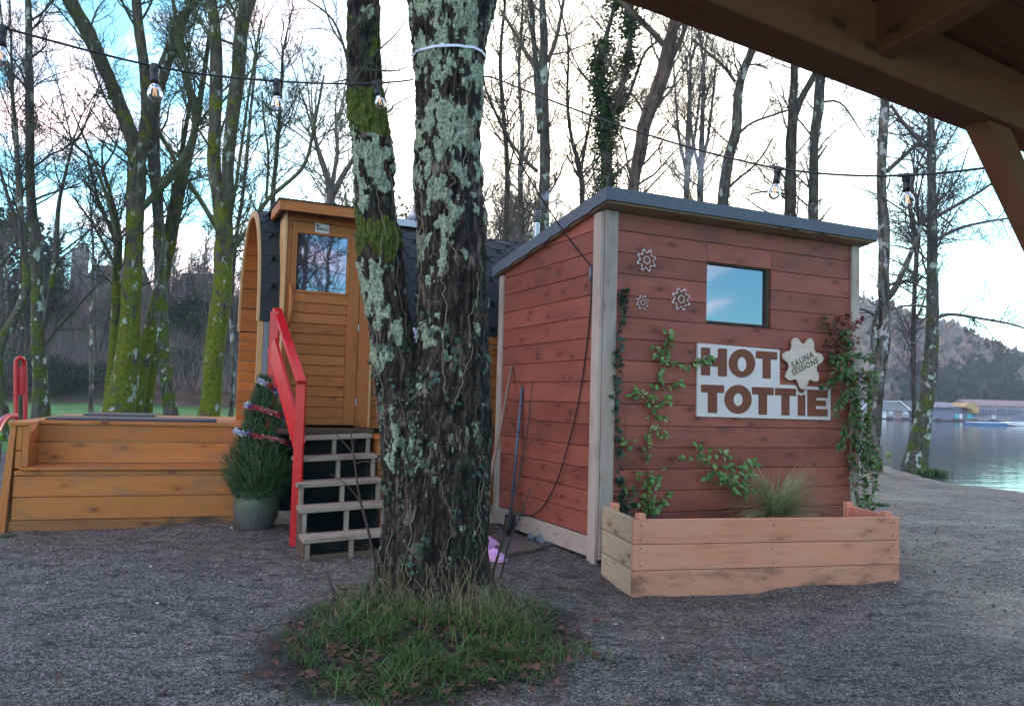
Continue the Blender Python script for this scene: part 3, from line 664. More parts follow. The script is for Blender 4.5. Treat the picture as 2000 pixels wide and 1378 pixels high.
# text helper
def text_mesh(body, size, bold=0.0, shear=0):
    c = bpy.data.curves.new('text', 'FONT'); c.body = body; c.size = size; c.offset = bold; c.extrude = 0; c.align_x = 'CENTER'; c.align_y = 'CENTER'; c.resolution_u = 4; c.space_character = 1.12; c.shear = shear
    o = bpy.data.objects.new('text', c); COL.objects.link(o); bpy.context.view_layer.update()
    me = o.evaluated_get(bpy.context.evaluated_depsgraph_get()).to_mesh(); v = np.array([x.co[:] for x in me.vertices]); f = [list(p.vertices) for p in me.polygons]
    o.evaluated_get(bpy.context.evaluated_depsgraph_get()).to_mesh_clear(); bpy.data.objects.remove(o); bpy.data.curves.remove(c); return v, f
def put_text(mb, body, size, o, ax, centre, ang, depth, bold=0, sy=1, sx=1, shear=0):
    v, f = text_mesh(body, size, bold, shear); v = v*A(sx, sy, 1); ca, sa = math.cos(ang), math.sin(ang)
    x_ = v[:, 0]*ca-v[:, 1]*sa+centre[0]; y_ = v[:, 0]*sa+v[:, 1]*ca+centre[1]
    mb.add(o+np.stack([x_, y_, np.full(len(x_), depth)], -1)@np.array(ax), ngons=f)
cog_px = [(1037, 245), (1068, 258), (1086, 290), (1103, 302), (1124, 290), (1145, 256), (1172, 252), (1193, 290), (1190, 345), (1207, 370), (1245, 376), (1269, 405), (1262, 442), (1222, 466), (1208, 500), (1228, 545), (1234, 590), (1205, 609), (1165, 588), (1146, 594), (1138, 625), (1128, 660), (1100, 670), (1075, 652), (1060, 602), (1040, 580), (1000, 597), (965, 580), (959, 545), (988, 505), (990, 470), (975, 445), (942, 425), (936, 385), (962, 360), (1000, 355), (1012, 330), (1010, 275)]
cg = root('splat_sign', C0+e1*2.5+Z*1.5+n1*.05, 'splat shaped plywood sign reading SAUNA SESSIONS above the white letter board', 'sign')
q = MB(); q.prism(smooth_poly([CROP(*p) for p in cog_px], 2), C0, AXF, .042, .058); q.obj('board', M['ply'], cg, bevel=.002)
q = MB(); s0 = CROP(1003, 490); s1 = CROP(1190, 385); s2 = CROP(978, 560); s3 = CROP(1258, 418)
a1 = math.atan2(s1[1]-s0[1], s1[0]-s0[0]); a2 = math.atan2(s3[1]-s2[1], s3[0]-s2[0])
put_text(q, 'SAUNA', .085, C0, AXF, CROP(1096, 430), a1, .0592, bold=.0022, sx=.98); put_text(q, 'SESSIONS', .078, C0, AXF, CROP(1116, 484), a2, .0592, bold=.0022, sx=.98)
q.obj('lettering', M['lettering'], cg)
# three plywood cogs
C3 = lambda x_, y_: FW(1180+x_/3.626, 460+y_/3.626, .03)
def cog(cx, cy, r, rh, label):
    c = C3(cx, cy); R_ = abs(C3(cx+r, cy)[0]-c[0])*1.06; H_ = R_*rh/r
    def outl(R1, dep):
        p = []
        for i in range(8):
            a0 = i*math.pi/4+.35
            for da, f in ((-.24, .70), (-.12, .98), (.12, .98), (.24, .70)): p.append((c[0]+R1*f*math.cos(a0+da), c[1]+R1*f*math.sin(a0+da)))
        return smooth_poly(p, 1)
    rt = root('cog_cutout', C0+e1*c[0]+Z*c[1]+n1*.02, label, 'wall cutout', 'cog cutouts on the red hut')
    q = MB(); q.prism(outl(R_, 0), C0, AXF, .02, .032); q.obj('rim', M['white'], rt)
    q = MB(); q.prism(outl(R_*.86, 0), C0, AXF, .032, .0345); q.obj('face', M['brownpaint'], rt)
    q = MB(); a = np.linspace(0, 2*math.pi, 25)[:-1]; q.tube([C0+e1*(c[0]+H_*math.cos(t))+Z*(c[1]+H_*math.sin(t))+n1*.0345 for t in np.append(a, 0)], .004 if r > 50 else .003, 5, cap=False); q.obj('hole_ring', M['white'], rt)
cog(300, 174, 66, 20, 'larger brown cog cutout high on the wall by the left corner batten')
cog(545, 450, 64, 20, 'brown cog cutout just left of and below the square window')
cog(272, 474, 42, 14, 'small brown cog cutout beside the top of the ivy strand')

# ------------------------------------------------------------------ planter
FL = G(1235, 1168, -.05); FR = G(1757, 1137, 0.0); BLp = P(1174, 1110, 6.28); BLp[2] = 0; BR = BLp+(FR-FL)+A(.05, 0.02, 0); FL[2] = FR[2] = BR[2] = 0
pl = root('planter_box', (FL+FR+BLp+BR)/4, 'pinkish larch planter box along the foot of the red hut', 'planter')
TH = .035
def side_boards(mb, p0, p1, inward, zs, off=0, tns=None):
    d = p1-p0; l = np.linalg.norm(d); d = d/l; n = nrm(inward-d*(inward@d))
    for i, (a, b) in enumerate(zs): mb.box(p0, (d, n, Z), (off, l-off), (0, TH), (a, b), tn=None if tns is None else tns[i])
zt = .49; zz = [(-.09, .135), (.139, .315), (.319, zt)]
inw = BLp-FL
q = MB(); side_boards(q, FL, FR, inw, [zz[0]], tns=[.5]); q.obj('front_board', M['planter_mud'], pl, bevel=.003)
q = MB(); side_boards(q, FL, FR, inw, [zz[1]], tns=[.75]); q.obj('front_board', M['planter'], pl, bevel=.003)
q = MB(); side_boards(q, FL, FR, inw, [zz[2]], tns=[.6]); q.obj('front_board', M['planter'], pl, bevel=.003)
dl = nrm(FL-BLp)
for i in range(3):
    q = MB(); side_boards(q, BLp, FL-dl*0.002, FR-FL, [(zz[i][0]+.004, zz[i][1])]); q.obj('end_board', M['planter_pale'], pl, bevel=.003)
    q = MB(); side_boards(q, FR+nrm(inw)*TH, BR, FL-FR, [zz[i]]); q.obj('end_board', M['planter'], pl, bevel=.003)
for p0, dx, dy in ((FL, .045, .06), (FR, -.10, .06), (BLp, .045, -.08), (BR, -.09, -.08)):
    d = nrm(FR-FL); n = nrm(inw); c = p0+d*dx+n*dy; q = MB(); q.box(c, (d, n, Z), (0, .06), (-.025, .035), (0, zt+.035), grain=2); q.obj('corner_post', M['planter'], pl, bevel=.003)
q = MB(); d_ = nrm(FR-FL); n_ = nrm(inw); W_ = np.linalg.norm(FR-FL); D_ = np.linalg.norm(inw)
gv = np.array([[FL+d_*(.03+(W_-.08)*i/40)+n_*(.03+(D_-.02)*j/12)+Z*(zt-.21+.02*random.uniform(-1, 1)) for i in range(41)] for j in range(13)]); q.grid(gv); q.obj('soil', M['soil'], pl, smooth=True)
HT = H[:, :, 2].max()+9

for s_, z_ in ((.05, .45), (.05, .35), (.05, .29), (.05, .17), (.05, .09), (W_-.06, .45), (W_-.06, .35), (W_-.06, .28), (W_-.06, .18), (W_-.06, .09), (W_*.5, .44), (W_*.5, .34), (W_*.5, .27), (W_*.5, .17)):
    q = MB(); c = FL+d_*(s_+.01*math.sin(z_*90))+Z*z_; q.tube([c-n_*.002, c+n_*.004], .0055, 8); q.obj('screw_head', M['black'], pl)
for s_, z_ in ((.06, .44), (.06, .36), (.06, .28), (.06, .17)):
    for t in (.05, .95): q = MB(); c = BLp*(1-t)+FL*t+Z*z_; nn_ = nrm(A((FL-BLp)[1], -(FL-BLp)[0], 0)); nn_ = nn_ if nn_[0] < 0 else -nn_; q.tube([c+nn_*.002, c-nn_*.004], .0055, 8); q.obj('screw_head', M['black'], pl)
# ------------------------------------------------------------------ barrel sauna with its door portal
DY = 7.9
D0 = P(600, 833, DY); D0[2] = 0                       # a point on the door plane
eb = e1; nb = n1; AXD = (eb, Z, nb)
def DW(u, v, off=0.0):
    p = onplane(u, v, D0+nb*off, nb)-D0; return (p@eb, p[2])
DZ = DW(600, 833)[1]                                   # landing level
xl = DW(550, 640)[0]; xr = DW(728, 640)[0]
ztop = DW(620, 425)[1]
BW0 = D0-nb*.14                                        # near wall plane of the barrel
def BWp(u, v): p = onplane(u, v, BW0, nb)-BW0; return (p@eb, p[2])
bxl = BWp(507, 560)[0]; bxr = BWp(1045, 600)[0]+.9; zsh = BWp(515, 627)[1]
brl = root('barrel_sauna', BW0+eb*(bxl+bxr)/2+(-nb)*.85, 'honey coloured barrel sauna with black hexagon shingles behind the forked tree', 'barrel sauna')
BDp = 1.7; ZR = 3.24; ZB = DZ-.02
def prof(t, r=0.0):
    """outer shell profile: t 0..1 from the near foot of the arc over the ridge to the far foot"""
    a = math.pi*t; ex = 2.25
    c, s_ = math.cos(a), math.sin(a); x_ = math.copysign(abs(c)**(2/ex), c); y_ = abs(s_)**(2/ex)
    return (BDp/2-(BDp/2-r)*x_, zsh+(ZR-zsh-r)*y_)
AXB = (eb, Z, -nb)                                     # s, z, back
def BP(s_, z_, d_): return BW0+eb*s_+Z*z_-nb*d_
# shingle shell
ts = np.linspace(0, 1, 61); q = MB()
V = np.array([[BP(s_, prof(t)[1], prof(t)[0]) for t in ts] for s_ in np.linspace(bxl+.012, bxr, 3)])
q.grid(V)
Vi = np.array([[BP(s_, prof(t, .05)[1], prof(t, .05)[0]) for t in ts] for s_ in (bxl+.012, bxr)])
q.obj('shell', M['shingle_gap'], brl, smooth=True)
# hexagon shingles laid over the arc, each a thin raised plate
lens = [0]; pp = [prof(t, -.004) for t in np.linspace(0, 1, 400)]
for i in range(1, 400): lens.append(lens[-1]+math.dist(pp[i], pp[i-1]))
lens = np.array(lens); px_ = np.array([a[0] for a in pp]); pz_ = np.array([a[1] for a in pp]); LT = lens[-1]
def on(l, up=0.0):
    l = np.clip(l, 0, LT); d_ = np.interp(l, lens, px_); z_ = np.interp(l, lens, pz_)
    d2 = np.interp(np.clip(l+.01, 0, LT), lens, px_)-np.interp(np.clip(l-.01, 0, LT), lens, px_); z2 = np.interp(np.clip(l+.01, 0, LT), lens, pz_)-np.interp(np.clip(l-.01, 0, LT), lens, pz_)
    m_ = math.hypot(d2, z2); return d_-z2/m_*up, z_+d2/m_*up
q = MB(); hw = .17; hh = .145; r_ = 0; l0 = -.05
while l0 < LT*.72:
    n_ = 0; s_ = bxl-.2+(hw*1.0 if r_ % 2 else 0)
    while s_ < bxr+.3:
        pts = [(-hw*.5, -hh), (hw*.5, -hh), (hw*.985, 0), (hw*.985, hh*.6), (-hw*.985, hh*.6), (-hw*.985, 0)]
        poly = [(min(max(s_+a, bxl+.012), bxr), l0+b) for a, b in pts]
        if max(p[0] for p in poly)-min(p[0] for p in poly) > .02:
            sub = []
            for (a, b), (c, d) in zip(poly, poly[1:]+poly[:1]):
                sub += [(a, b), ((a+c)/2, (b+d)/2)]
            lift = lambda b: .012-.008*(b-l0)/hh
            vv = [BP(a, on(b, lift(b))[1], on(b, lift(b))[0]) for a, b in sub]; vb = [BP(a, on(b, -.004)[1], on(b, -.004)[0]) for a, b in sub]
            cen = BP(sum(a for a, b in sub)/len(sub), *on(l0, .011)[::-1]); m_ = len(sub)
            q.add(np.array(vv+vb+[cen]), tris=[[2*m_, i, (i+1) % m_] for i in range(m_)], quads=[[i, i+m_, (i+1) % m_+m_, (i+1) % m_] for i in range(m_)])
        s_ += hw*2
    l0 += hh*1.0; r_ += 1
q.obj('shingles', M['shingle'], brl)
# end rim board (arch) and soffit boards
def arch_ring(mb, s0, s1, ra, rb, n=48, t0=0, t1=1):
    tt = np.linspace(t0, t1, n); 
    outer = [prof(t, ra) for t in tt]; inner = [prof(t, rb) for t in tt]
    for s_pair in ((s0, s1),):
        v = []
        for s_ in s_pair:
            v += [BP(s_, z_, d_) for d_, z_ in outer]+[BP(s_, z_, d_) for d_, z_ in inner]
        Q = []
        for i in range(n-1):
            Q += [[i, i+1, n+i+1, n+i], [2*n+i, 3*n+i, 3*n+i+1, 2*n+i+1], [i, 2*n+i, 2*n+i+1, i+1], [n+i, n+i+1, 3*n+i+1, 3*n+i]]
        gl = np.concatenate([np.linspace(0, 3.5, n)]*4); mb.add(np.array(v), quads=Q, gc=np.stack([gl, np.tile(np.repeat([0, .05], n), 2), np.zeros(4*n)], -1)+random.uniform(0, 30), tn=random.random())
q = MB(); arch_ring(q, bxl-.012, bxl+.012, -.012, .05); q.obj('end_rim', M['oak_pale'], brl)
q = MB(); EI = .30                                      # overhang beyond the end wall
sl = [i/16 for i in range(17)]
for a, b in zip(sl[:-1], sl[1:]): arch_ring(q, bxl+.014, bxl+EI, .012, .045, n=4, t0=a+.0015, t1=b-.0015)
q.obj('soffit', M['oak'], brl)
q = MB()
zc = ZB; 
while zc < zsh-.01:
    z1 = min(zc+.118, zsh-.002); q.box(BW0, AXB, (bxl+.03, xl-.001), (zc+.003, z1-.003), (0.0, .03)); q.box(BW0, AXB, (xr, bxr-.02), (zc+.003, z1-.003), (.0, .03)); zc += .118
q.obj('side_wall', M['oak'], brl, bevel=.004)
q = MB(); zc = ZB
while zc < zsh-.01: z1 = min(zc+.118, zsh-.002); q.box(BW0, AXB, (bxl+.01, bxl+EI), (zc+.003, z1-.003), (BDp-.045, BDp-.012)); zc += .118
q.obj('overhang_wall', M['oak'], brl, bevel=.004)
q = MB(); poly = [(.03, ZB)]+[(prof(t, .05)[0], prof(t, .05)[1]) for t in np.linspace(0, 1, 40)]+[(BDp-.03, ZB)]
q.prism(poly, BW0, (-nb, Z, eb), bxl+EI, bxl+EI+.03, grain=1); q.obj('end_wall', M['oak_pale'], brl)
q = MB(); q.prism(poly, BW0, (-nb, Z, eb), bxr-.1, bxr-.07, grain=1); q.box(BW0, AXB, (bxl+EI+.05, bxr-.1), (ZB, zsh), (BDp-.04, BDp-.01)); q.obj('back_wall', M['oak'], brl)
q = MB(); q.box(BW0, AXB, (BWp(512, 700)[0], BWp(522, 700)[0]), (ZB, zsh-.0), (-.012, -.002)); q.obj('corner_flashing', M['zinc'], brl)
q = MB(); q.box(BW0, AXB, (bxl+.0, BWp(511, 700)[0]), (ZB, zsh), (-.01, .02), grain=1); q.obj('corner_post', M['oak_pale'], brl)
a_ = BWp(778, 700); b_ = BWp(836, 700); q = MB(); q.box(BW0, AXB, (a_[0], b_[0]), (BWp(800, 735)[1], BWp(800, 640)[1]), (-.03, -.004)); q.obj('side_panel', M['panel'], brl)
# chassis skirt, with the shade under the floor painted in as black
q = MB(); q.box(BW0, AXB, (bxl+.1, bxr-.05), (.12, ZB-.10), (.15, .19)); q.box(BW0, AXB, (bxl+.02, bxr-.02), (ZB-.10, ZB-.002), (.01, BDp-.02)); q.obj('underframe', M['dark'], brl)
for a, b in ((DW(573, 900)[0], DW(612, 900)[0]), (DW(642, 900)[0], DW(690, 900)[0])):
    q = MB(); q.box(BW0, AXB, (a, b), (DW(600, 912)[1]-.1, DW(600, 884)[1]-.05), (.04, .06)); q.obj('underfloor_panel', M['pole_b'], brl)
q = MB(); zc = .12
while zc < ZB: q.box(BW0, AXB, (BWp(935, 900)[0]-.1, bxr-.02), (zc+.003, min(zc+.118, ZB)-.003), (.0, .02)); zc += .118
q.obj('skirt', M['oak'], brl, bevel=.004)
# ---- portal
q = MB(); q.box(D0, AXD, (xl-.012, xl+.012), (DW(548, 620)[1], ztop+.12), (-.30, .03), grain=1); q.box(D0, AXD, (xr-.02, xr+.005), (DZ, ztop+.12), (-.30, .0), grain=1); q.obj('portal_cheek', M['oak_pale'], brl, bevel=.003)
pr0 = DW(547, 388, .20); pr1 = DW(545, 408, .20)
q = MB(); q.box(D0, AXD, (xl-.10, xr+.10), (pr1[1]-.0, pr0[1]), (.17, .20)); q.box(D0, AXD, (xl-.10, xl-.07), (pr1[1], pr0[1]-.001), (-.35, .17)); q.box(D0, AXD, (xr+.07, xr+.10), (pr1[1], pr0[1]-.001), (-.35, .17)); pf = q.obj('portal_roof', M['oak'], brl, bevel=.003)
q = MB(); q.box(D0, AXD, (xl-.07, xr+.07), (pr1[1]+.03, pr0[1]-.004), (-.6, .17)); q.obj('roof_deck', M['step_dark'], pf)
q = MB(); q.box(D0, AXD, (xl-.11, xr+.11), (pr0[1], pr0[1]+.012), (-.75, .21)); q.obj('roof_felt', M['shingle'], pf)
q = MB(); fl, frr = DW(563, 640)[0], DW(700, 640)[0]; zdt = DW(620, 436)[1]
q.box(D0, AXD, (xl+.012, fl-.004), (DZ, pr1[1]+.03), (-.06, -.002), grain=1); q.box(D0, AXD, (frr+.006, xr-.02), (DZ, pr1[1]+.03), (-.06, -.002), grain=1); q.box(D0, AXD, (fl-.004, frr+.006), (zdt+.004, pr1[1]+.03), (-.06, -.004)); q.obj('door_frame', M['oak'], brl, bevel=.003)
door = None
gx0, gz1_ = DW(582, 456); gx1, gz0_ = DW(676, 572); gz1_ = (gz1_+DW(675, 463)[1])/2; gz0_ = (gz0_+DW(580, 567)[1])/2
lx0 = DW(572, 700)[0]; lx1 = DW(672, 700)[0]; lz1 = DW(620, 592)[1]
q = MB(); q.box(D0, AXD, (fl, gx0-.02), (DZ+.02, zdt), (-.05, -.008), grain=1); q.box(D0, AXD, (gx1+.02, frr), (DZ+.02, zdt), (-.05, -.008), grain=1); q.box(D0, AXD, (gx0-.02, gx1+.02), (gz1_+.02, zdt), (-.05, -.009)); q.box(D0, AXD, (gx0-.02, gx1+.02), (lz1, gz0_-.02), (-.05, -.009)); q.box(D0, AXD, (gx0-.02, gx1+.02), (DZ+.02, DZ+.09), (-.05, -.009))
door = q.obj('door', M['oak'], brl, bevel=.003)
q = MB(); zc = DZ+.09; ph = (lz1-DZ-.09)/11
for i in range(11): q.box(D0, AXD, (gx0-.02, gx1+.02), (zc+.003, zc+ph-.002), (-.045, -.018)); zc += ph
q.obj('door_boards', M['oak'], door, bevel=.004)
q = MB()
for a in (((gx0-.022, gx0), (gz0_-.022, gz1_+.022)), ((gx1, gx1+.022), (gz0_-.022, gz1_+.022)), ((gx0, gx1), (gz0_-.022, gz0_)), ((gx0, gx1), (gz1_, gz1_+.022))): q.box(D0, AXD, a[0], a[1], (-.03, .004), grain=0)
q.obj('window_frame', M['oak'], door, bevel=.003)
q = MB(); q.box(D0, AXD, (gx0, gx1), (gz0_, gz1_), (-.03, -.02)); q.obj('pane', M['glass_door'], door)
h0, h1 = DW(566, 556), DW(566, 636); q = MB()
zz_ = np.linspace(h1[1], h0[1], 12); q.tube([D0+eb*(h0[0]+.012*math.sin((i/11)*math.pi))+Z*z_+nb*(.012+.045*math.sin((i/11)*math.pi)**.5) for i, z_ in enumerate(zz_)], [.014+.01*math.sin(i/11*math.pi) for i in range(12)], 10); q.obj('handle', M['oak'], door, smooth=True)
for v_ in (640, 785):
    q = MB(); c_ = DW(697, v_); c0 = D0+eb*(frr+.002)+Z*c_[1]+nb*.004; q.tube([c0-Z*.035, c0+Z*.035], .007, 8); q.obj('hinge', M['steel'], door)
p0, p1 = DW(615, 453), DW(643, 438); q = MB(); q.prism(round_poly([(p0[0], p0[1]), (p1[0], p0[1]-.01), (p1[0], p1[1]-.01), (p0[0], p1[1])], .01), D0, AXD, -.004, .0); npl = q.obj('name_plate', M['white'], brl)
q = MB(); cx_, cz_ = (p0[0]+p1[0])/2, (p0[1]+p1[1])/2-.005
put_text(q, 'T', .075, D0, AXD, (cx_-.043, cz_+.004), -.05, .0012, bold=.002); put_text(q, 'IMBERIA', .033, D0, AXD, (cx_+.014, cz_-.008), -.05, .0012, bold=.001, sx=.72); q.obj('lettering', M['black'], npl)
# ridge flashing, white flue, steel chimney
def roofpt(u, v, d_):
    p = onplane(u, v, BW0-nb*d_, nb); return p
c_ = roofpt(795, 436, .62); q = MB(); q.box(c_, (eb, -nb, Z), (-.14, .16), (-.12, .12), (-.06, .02)); fls = q.obj('ridge_flashing', M['steel'], brl)
c_ = roofpt(812, 434, .66); q = MB(); q.lathe([(0, .02), (.13, .02), (.05, .14), (.03, .19), (.03, .52), (.06, .54), (.06, .60), (0, .64)], c_, 20); q.obj('flue', M['steel'], brl, smooth=True)
c_ = roofpt(1048, 466, .7); ct = roofpt(1046, 408, .7); q = MB(); hh_ = ct[2]-c_[2]; q.lathe([(.038, -.2), (.038, hh_-.16)], c_, 20); ch = q.obj('chimney', M['steel'], brl, smooth=True)
q = MB(); q.lathe([(0, hh_-.17), (.044, hh_-.17), (.046, hh_-.01), (.04, hh_), (0, hh_)], c_, 20)
cw = q.obj('cowl', M['black'], ch, smooth=True)
q = MB()
for j in range(5):
    for i in range(12):
        a = i*math.pi/6+(j % 2)*.26; p = c_+A(math.cos(a)*.047, math.sin(a)*.047, hh_-.145+j*.027); d_ = A(math.cos(a), math.sin(a), 0); sd_ = np.cross(d_, Z)
        q.add([p+sd_*.006, p+Z*.008, p-sd_*.006, p-Z*.008], quads=[[0, 1, 2, 3]])
q.obj('vent_hole', M['panel'], ch)

# ------------------------------------------------------------------ deck with the built-in bench
ebn = nrm(A(1, .35, 0)); nbn = A(ebn[1], -ebn[0], 0); K0 = G(8, 1040); K0[2] = 0
AXK = (ebn, Z, nbn)
def KW(u, v, off=0.0): p = onplane(u, v, K0+nbn*off, nbn)-K0; return (p@ebn, p[2])
kx1 = KW(482, 900)[0]; a0 = KW(56, 870)[0]; a1_ = KW(457, 870)[0]; zdk = KW(250, 826)[1]; zse = KW(250, 912)[1]; ND = .42
deck = root('bench_deck', K0+ebn*kx1/2, 'orange stained timber deck box with a bench recess left of the potted tree', 'deck')
q = MB(); cuts = [(-.12, .10), (.106, .305), (.311, .495), (.501, zse-.028)]
for i, (a, b) in enumerate(cuts[1:], 1): q.box(K0, AXK, (.045, kx1-.03), (a, b), (-.03, 0), tn=[0, .15, .55, .7][i])
for a, b, sa, sb in ((zse-.012, .72, .045, a0-.05), (.724, zdk-.035, .045, a0-.05), (zse+.0, .72, a1_+.01, kx1-.03), (.724, zdk-.035, a1_+.01, kx1-.03)): q.box(K0, AXK, (sa, sb), (a+.002, b), (-.03, 0))
q.obj('front_boards', M['bench'], deck, bevel=.006)
q = MB(); q.box(K0, AXK, (.03, kx1-.03), cuts[0], (-.03, -.001)); q.obj('bottom_board', M['bench_low'], deck, bevel=.004)
q = MB(); zm = (zse+zdk)/2
for a, b in ((zse+.004, zm-.003), (zm+.003, zdk-.038)): q.box(K0, AXK, (a0-.02, a1_+.02), (a, b), (-ND-.03, -ND))
q.obj('backrest', M['bench'], deck, bevel=.006)
for s0 in (a0-.03, a1_+.0):
    q = MB()
    for a, b in ((zse+.004, zm+.01), (zm+.016, zdk-.038)): q.box(K0, (-nbn, Z, ebn), (.03, ND), (a, b), (s0, s0+.028))
    q.obj('armrest', M['bench'], deck, bevel=.005)
for s0 in (a0-.048, a1_):
    q = MB(); q.box(K0, AXK, (s0, s0+.052), (zse+.006, zdk-.036), (-.026, .012), grain=1); q.obj('trim', M['bench'], deck, bevel=.003)
q = MB(); q.prism([(-.075, -.12), (-.0, -.12), (.045, zdk-.035), (.0, zdk-.035)], K0, AXK, -.03, .014, grain=1); q.obj('trim', M['bench'], deck, bevel=.003)
q = MB(); q.box(K0, AXK, (a0-.06, a1_+.03), (zse-.024, zse+.002), (-ND, .035), tn=.2); q.obj('seat', M['bench'], deck, bevel=.004)
q = MB(); q.prism([(-.07, -.1), (.0, zdk-.04), (.01, zdk-.04), (.01, -.1)], K0, AXK, -2.6, -.031); q.obj('end_wall', M['bench_low'], deck)
q = MB()                                                # cap boards and decking
q.box(K0, AXK, (-.02, a0+.0), (zdk-.034, zdk), (-ND-.02, .025)); q.box(K0, AXK, (a0, a1_), (zdk-.034, zdk-.001), (-ND-.10, -ND+.022)); q.box(K0, AXK, (a1_, kx1+.0), (zdk-.034, zdk), (-ND-.02, .025))
for i in range(17): q.box(K0, AXK, (-.02, kx1+.35), (zdk-.034, zdk-.004), (-ND-.105-.13*(i+1)+.004, -ND-.105-.13*i))
q.obj('deck_boards', M['bench'], deck, bevel=.003)
lid = root('deck_cover', K0+ebn*1.2+Z*zdk-nbn*1.0, 'thin dark slate coloured cover lying on top of the orange deck', 'cover')
q = MB(); s0, s1 = KW(88, 824, -.5)[0], KW(420, 824, -.5)[0]; q.box(K0, AXK, (s0, s1), (zdk+.001, zdk+.022), (-1.25, -.50)); q.obj('panel', M['lid'], lid, bevel=.002)
q = MB(); q.box(K0, AXK, (s0+.2, s0+.9), (zdk+.023, zdk+.04), (-2.1, -1.27)); q.obj('flap', M['lid'], lid, bevel=.002)

# ------------------------------------------------------------------ steps
es = nrm(A(1, .42, 0)); ed = nrm(A(-.40, 1, 0))
S0 = P(597, 1055, 6.33); 
st = root('timber_steps', A(S0[0], S0[1], 0)+es*.36, 'worn open timber steps with peeling treads up to the barrel sauna door', 'steps')
tilt = A(0, 0, .045); esx = es+tilt
rows_ = [(597, 1052, 6.33, .98), (585, 993, 6.55, .72+.02), (583, 944, 6.77, .70), (581, 894, 6.99, .70), (580, 853, 7.21, .70)]
tz = []; T0 = []
for i, (u, v, Y_, wd) in enumerate(rows_):
    p = P(u, v, Y_); 
    if i: p[0] = T0[0][0]+(ed*.25*i)[0]; p[1] = T0[0][1]+(ed*.25*i)[1]; d_ = ray(u, v); p[2] = EYE+d_[2]*p[1]/d_[1]
    T0.append(p)
W_ = .69
for i, p in enumerate(T0):
    q = MB(); q.box(p, (esx, ed, Z), (-.02, W_+.02), (-.02, .255), (-.036, 0), tn=.75); q.obj('tread', M['step'], st, bevel=.004)
    zb = T0[i-1][2] if i else -.06
    for s_ in (0.0, W_*.5, W_-.03):
        q = MB(); q.box(p, (esx, ed, Z), (s_, s_+.035), (.0, .05), (zb-p[2]+.0, -.037), grain=2); q.obj('riser_post', M['step'], st)
q = MB(); q.box(T0[0], (esx, ed, Z), (-.0, W_), (0.01, .04), (-T0[0][2]-.07, -T0[0][2]+.03)); q.obj('bottom_rail', M['step_dark'], st)
for s_ in (-.012, W_-.004):
    q = MB(); pl_ = [(.02, -.08)]
    for i, p in enumerate(T0[:2]): pl_ += [(.02+.25*i, p[2]-.037), (.25*(i+1)+.0, p[2]-.037)]
    pl_ += [(.5, -.08)]
    q.prism(pl_, A(T0[0][0], T0[0][1], 0)+es*s_, (ed, Z, es), 0, .012) if s_ < 0 else None
    if s_ < 0: q.obj('stringer', M['step_dark'], st)
for s_ in (.04, W_-.052):
    q = MB(); pl_ = [(.06, -.06)]
    for i, p in enumerate(T0): pl_ += [(.06+.25*i, p[2]-.037), (.25*(i+1)+.05, p[2]-.037)]
    pl_ += [(1.3, -.06)]; q.prism(pl_, A(T0[0][0], T0[0][1], 0)+es*s_, (ed, Z, es), 0, .012); q.obj('shade_sheet', M['dark'], st)  # added dark sheets, painting shade into the sides of the open steps
q = MB(); q.box(T0[4], (es, ed, Z), (.03, W_-.03), (.24, .26), (-T0[4][2], -.02)); q.obj('shade_back_sheet', M['dark'], st)  # added black sheet that paints the shade behind the treads
lp = T0[4]+ed*.25; q = MB()
for i in range(3): q.box(A(lp[0], lp[1], DZ), (es, ed, Z), (-.14, W_+.08), (-.03+.13*i, .095+.13*i), (-.055, -.004), tn=.3)
q.obj('landing', M['step_dark'], st, bevel=.003)
# cheek box right of the steps
ck = root('side_planter_box', T0[3]+es*(W_+.12)-Z*T0[3][2], 'narrow honey coloured timber box right of the worn steps', 'timber box')
cb = A(T0[3][0], T0[3][1], 0)+es*(W_+.05)
q = MB()
for i in range(6): q.box(cb, (es, ed, Z), (.0, .5), (.12, .14), (.02+.145*i, .02+.145*i+.14)); q.box(cb, (ed, es, Z), (.14, .7), (.0, .02), (.02+.145*i, .02+.145*i+.14))
q.obj('boards', M['oak'], ck, bevel=.004)
q = MB(); q.box(cb, (es, ed, Z), (-.02, .55), (.08, .72), (.895, .925)); q.obj('cap', M['oak'], ck, bevel=.003)

# ------------------------------------------------------------------ red handrail
rb = G(574, 1066, .0); rh = root('handrail', rb, 'glossy red painted handrail standing left of the worn steps', 'handrail')
RX = nrm(A(1, .12, 0)); RD = A(-RX[1], RX[0], 0)
def atY(u, v, Y_): return P(u, v, Y_)
t1 = atY(573, 742, rb[1]); q = MB(); q.box(A(rb[0], rb[1], 0), (RX, RD, Z), (-.040, .040), (-.0, .09), (-.08, t1[2]), grain=2, tn=.5); q.obj('post', M['red_paint'], rh, bevel=.004)
ta = A(rb[0], rb[1]-.005, t1[2]); tb = atY(541, 604, 7.62)
def slope_bar(p0, p1, wd, ht): q = MB(); q.beam(p0, p1, wd, ht); return q
d_ = nrm(tb-ta); slope_bar(ta-d_*.03+Z*.0, tb, .082, .04).obj('top_rail', M['red_paint'], rh, bevel=.004)
ub = A(tb[0], tb[1], 0); q = MB(); q.box(ub, (RX, RD, Z), (-.042, .038), (-.10, -.01), (DZ-.05, tb[2]-.03), grain=2); q.obj('post', M['red_paint'], rh, bevel=.004)
la = A(rb[0]+.0, rb[1]+.07, atY(572, 880, rb[1]+.05)[2]); lb_ = A(tb[0], tb[1]-.1, DZ+.62); slope_bar(la+Z*.02, lb_+Z*.16, .03, .19).obj('mid_rail', M['red_paint'], rh, bevel=.003)

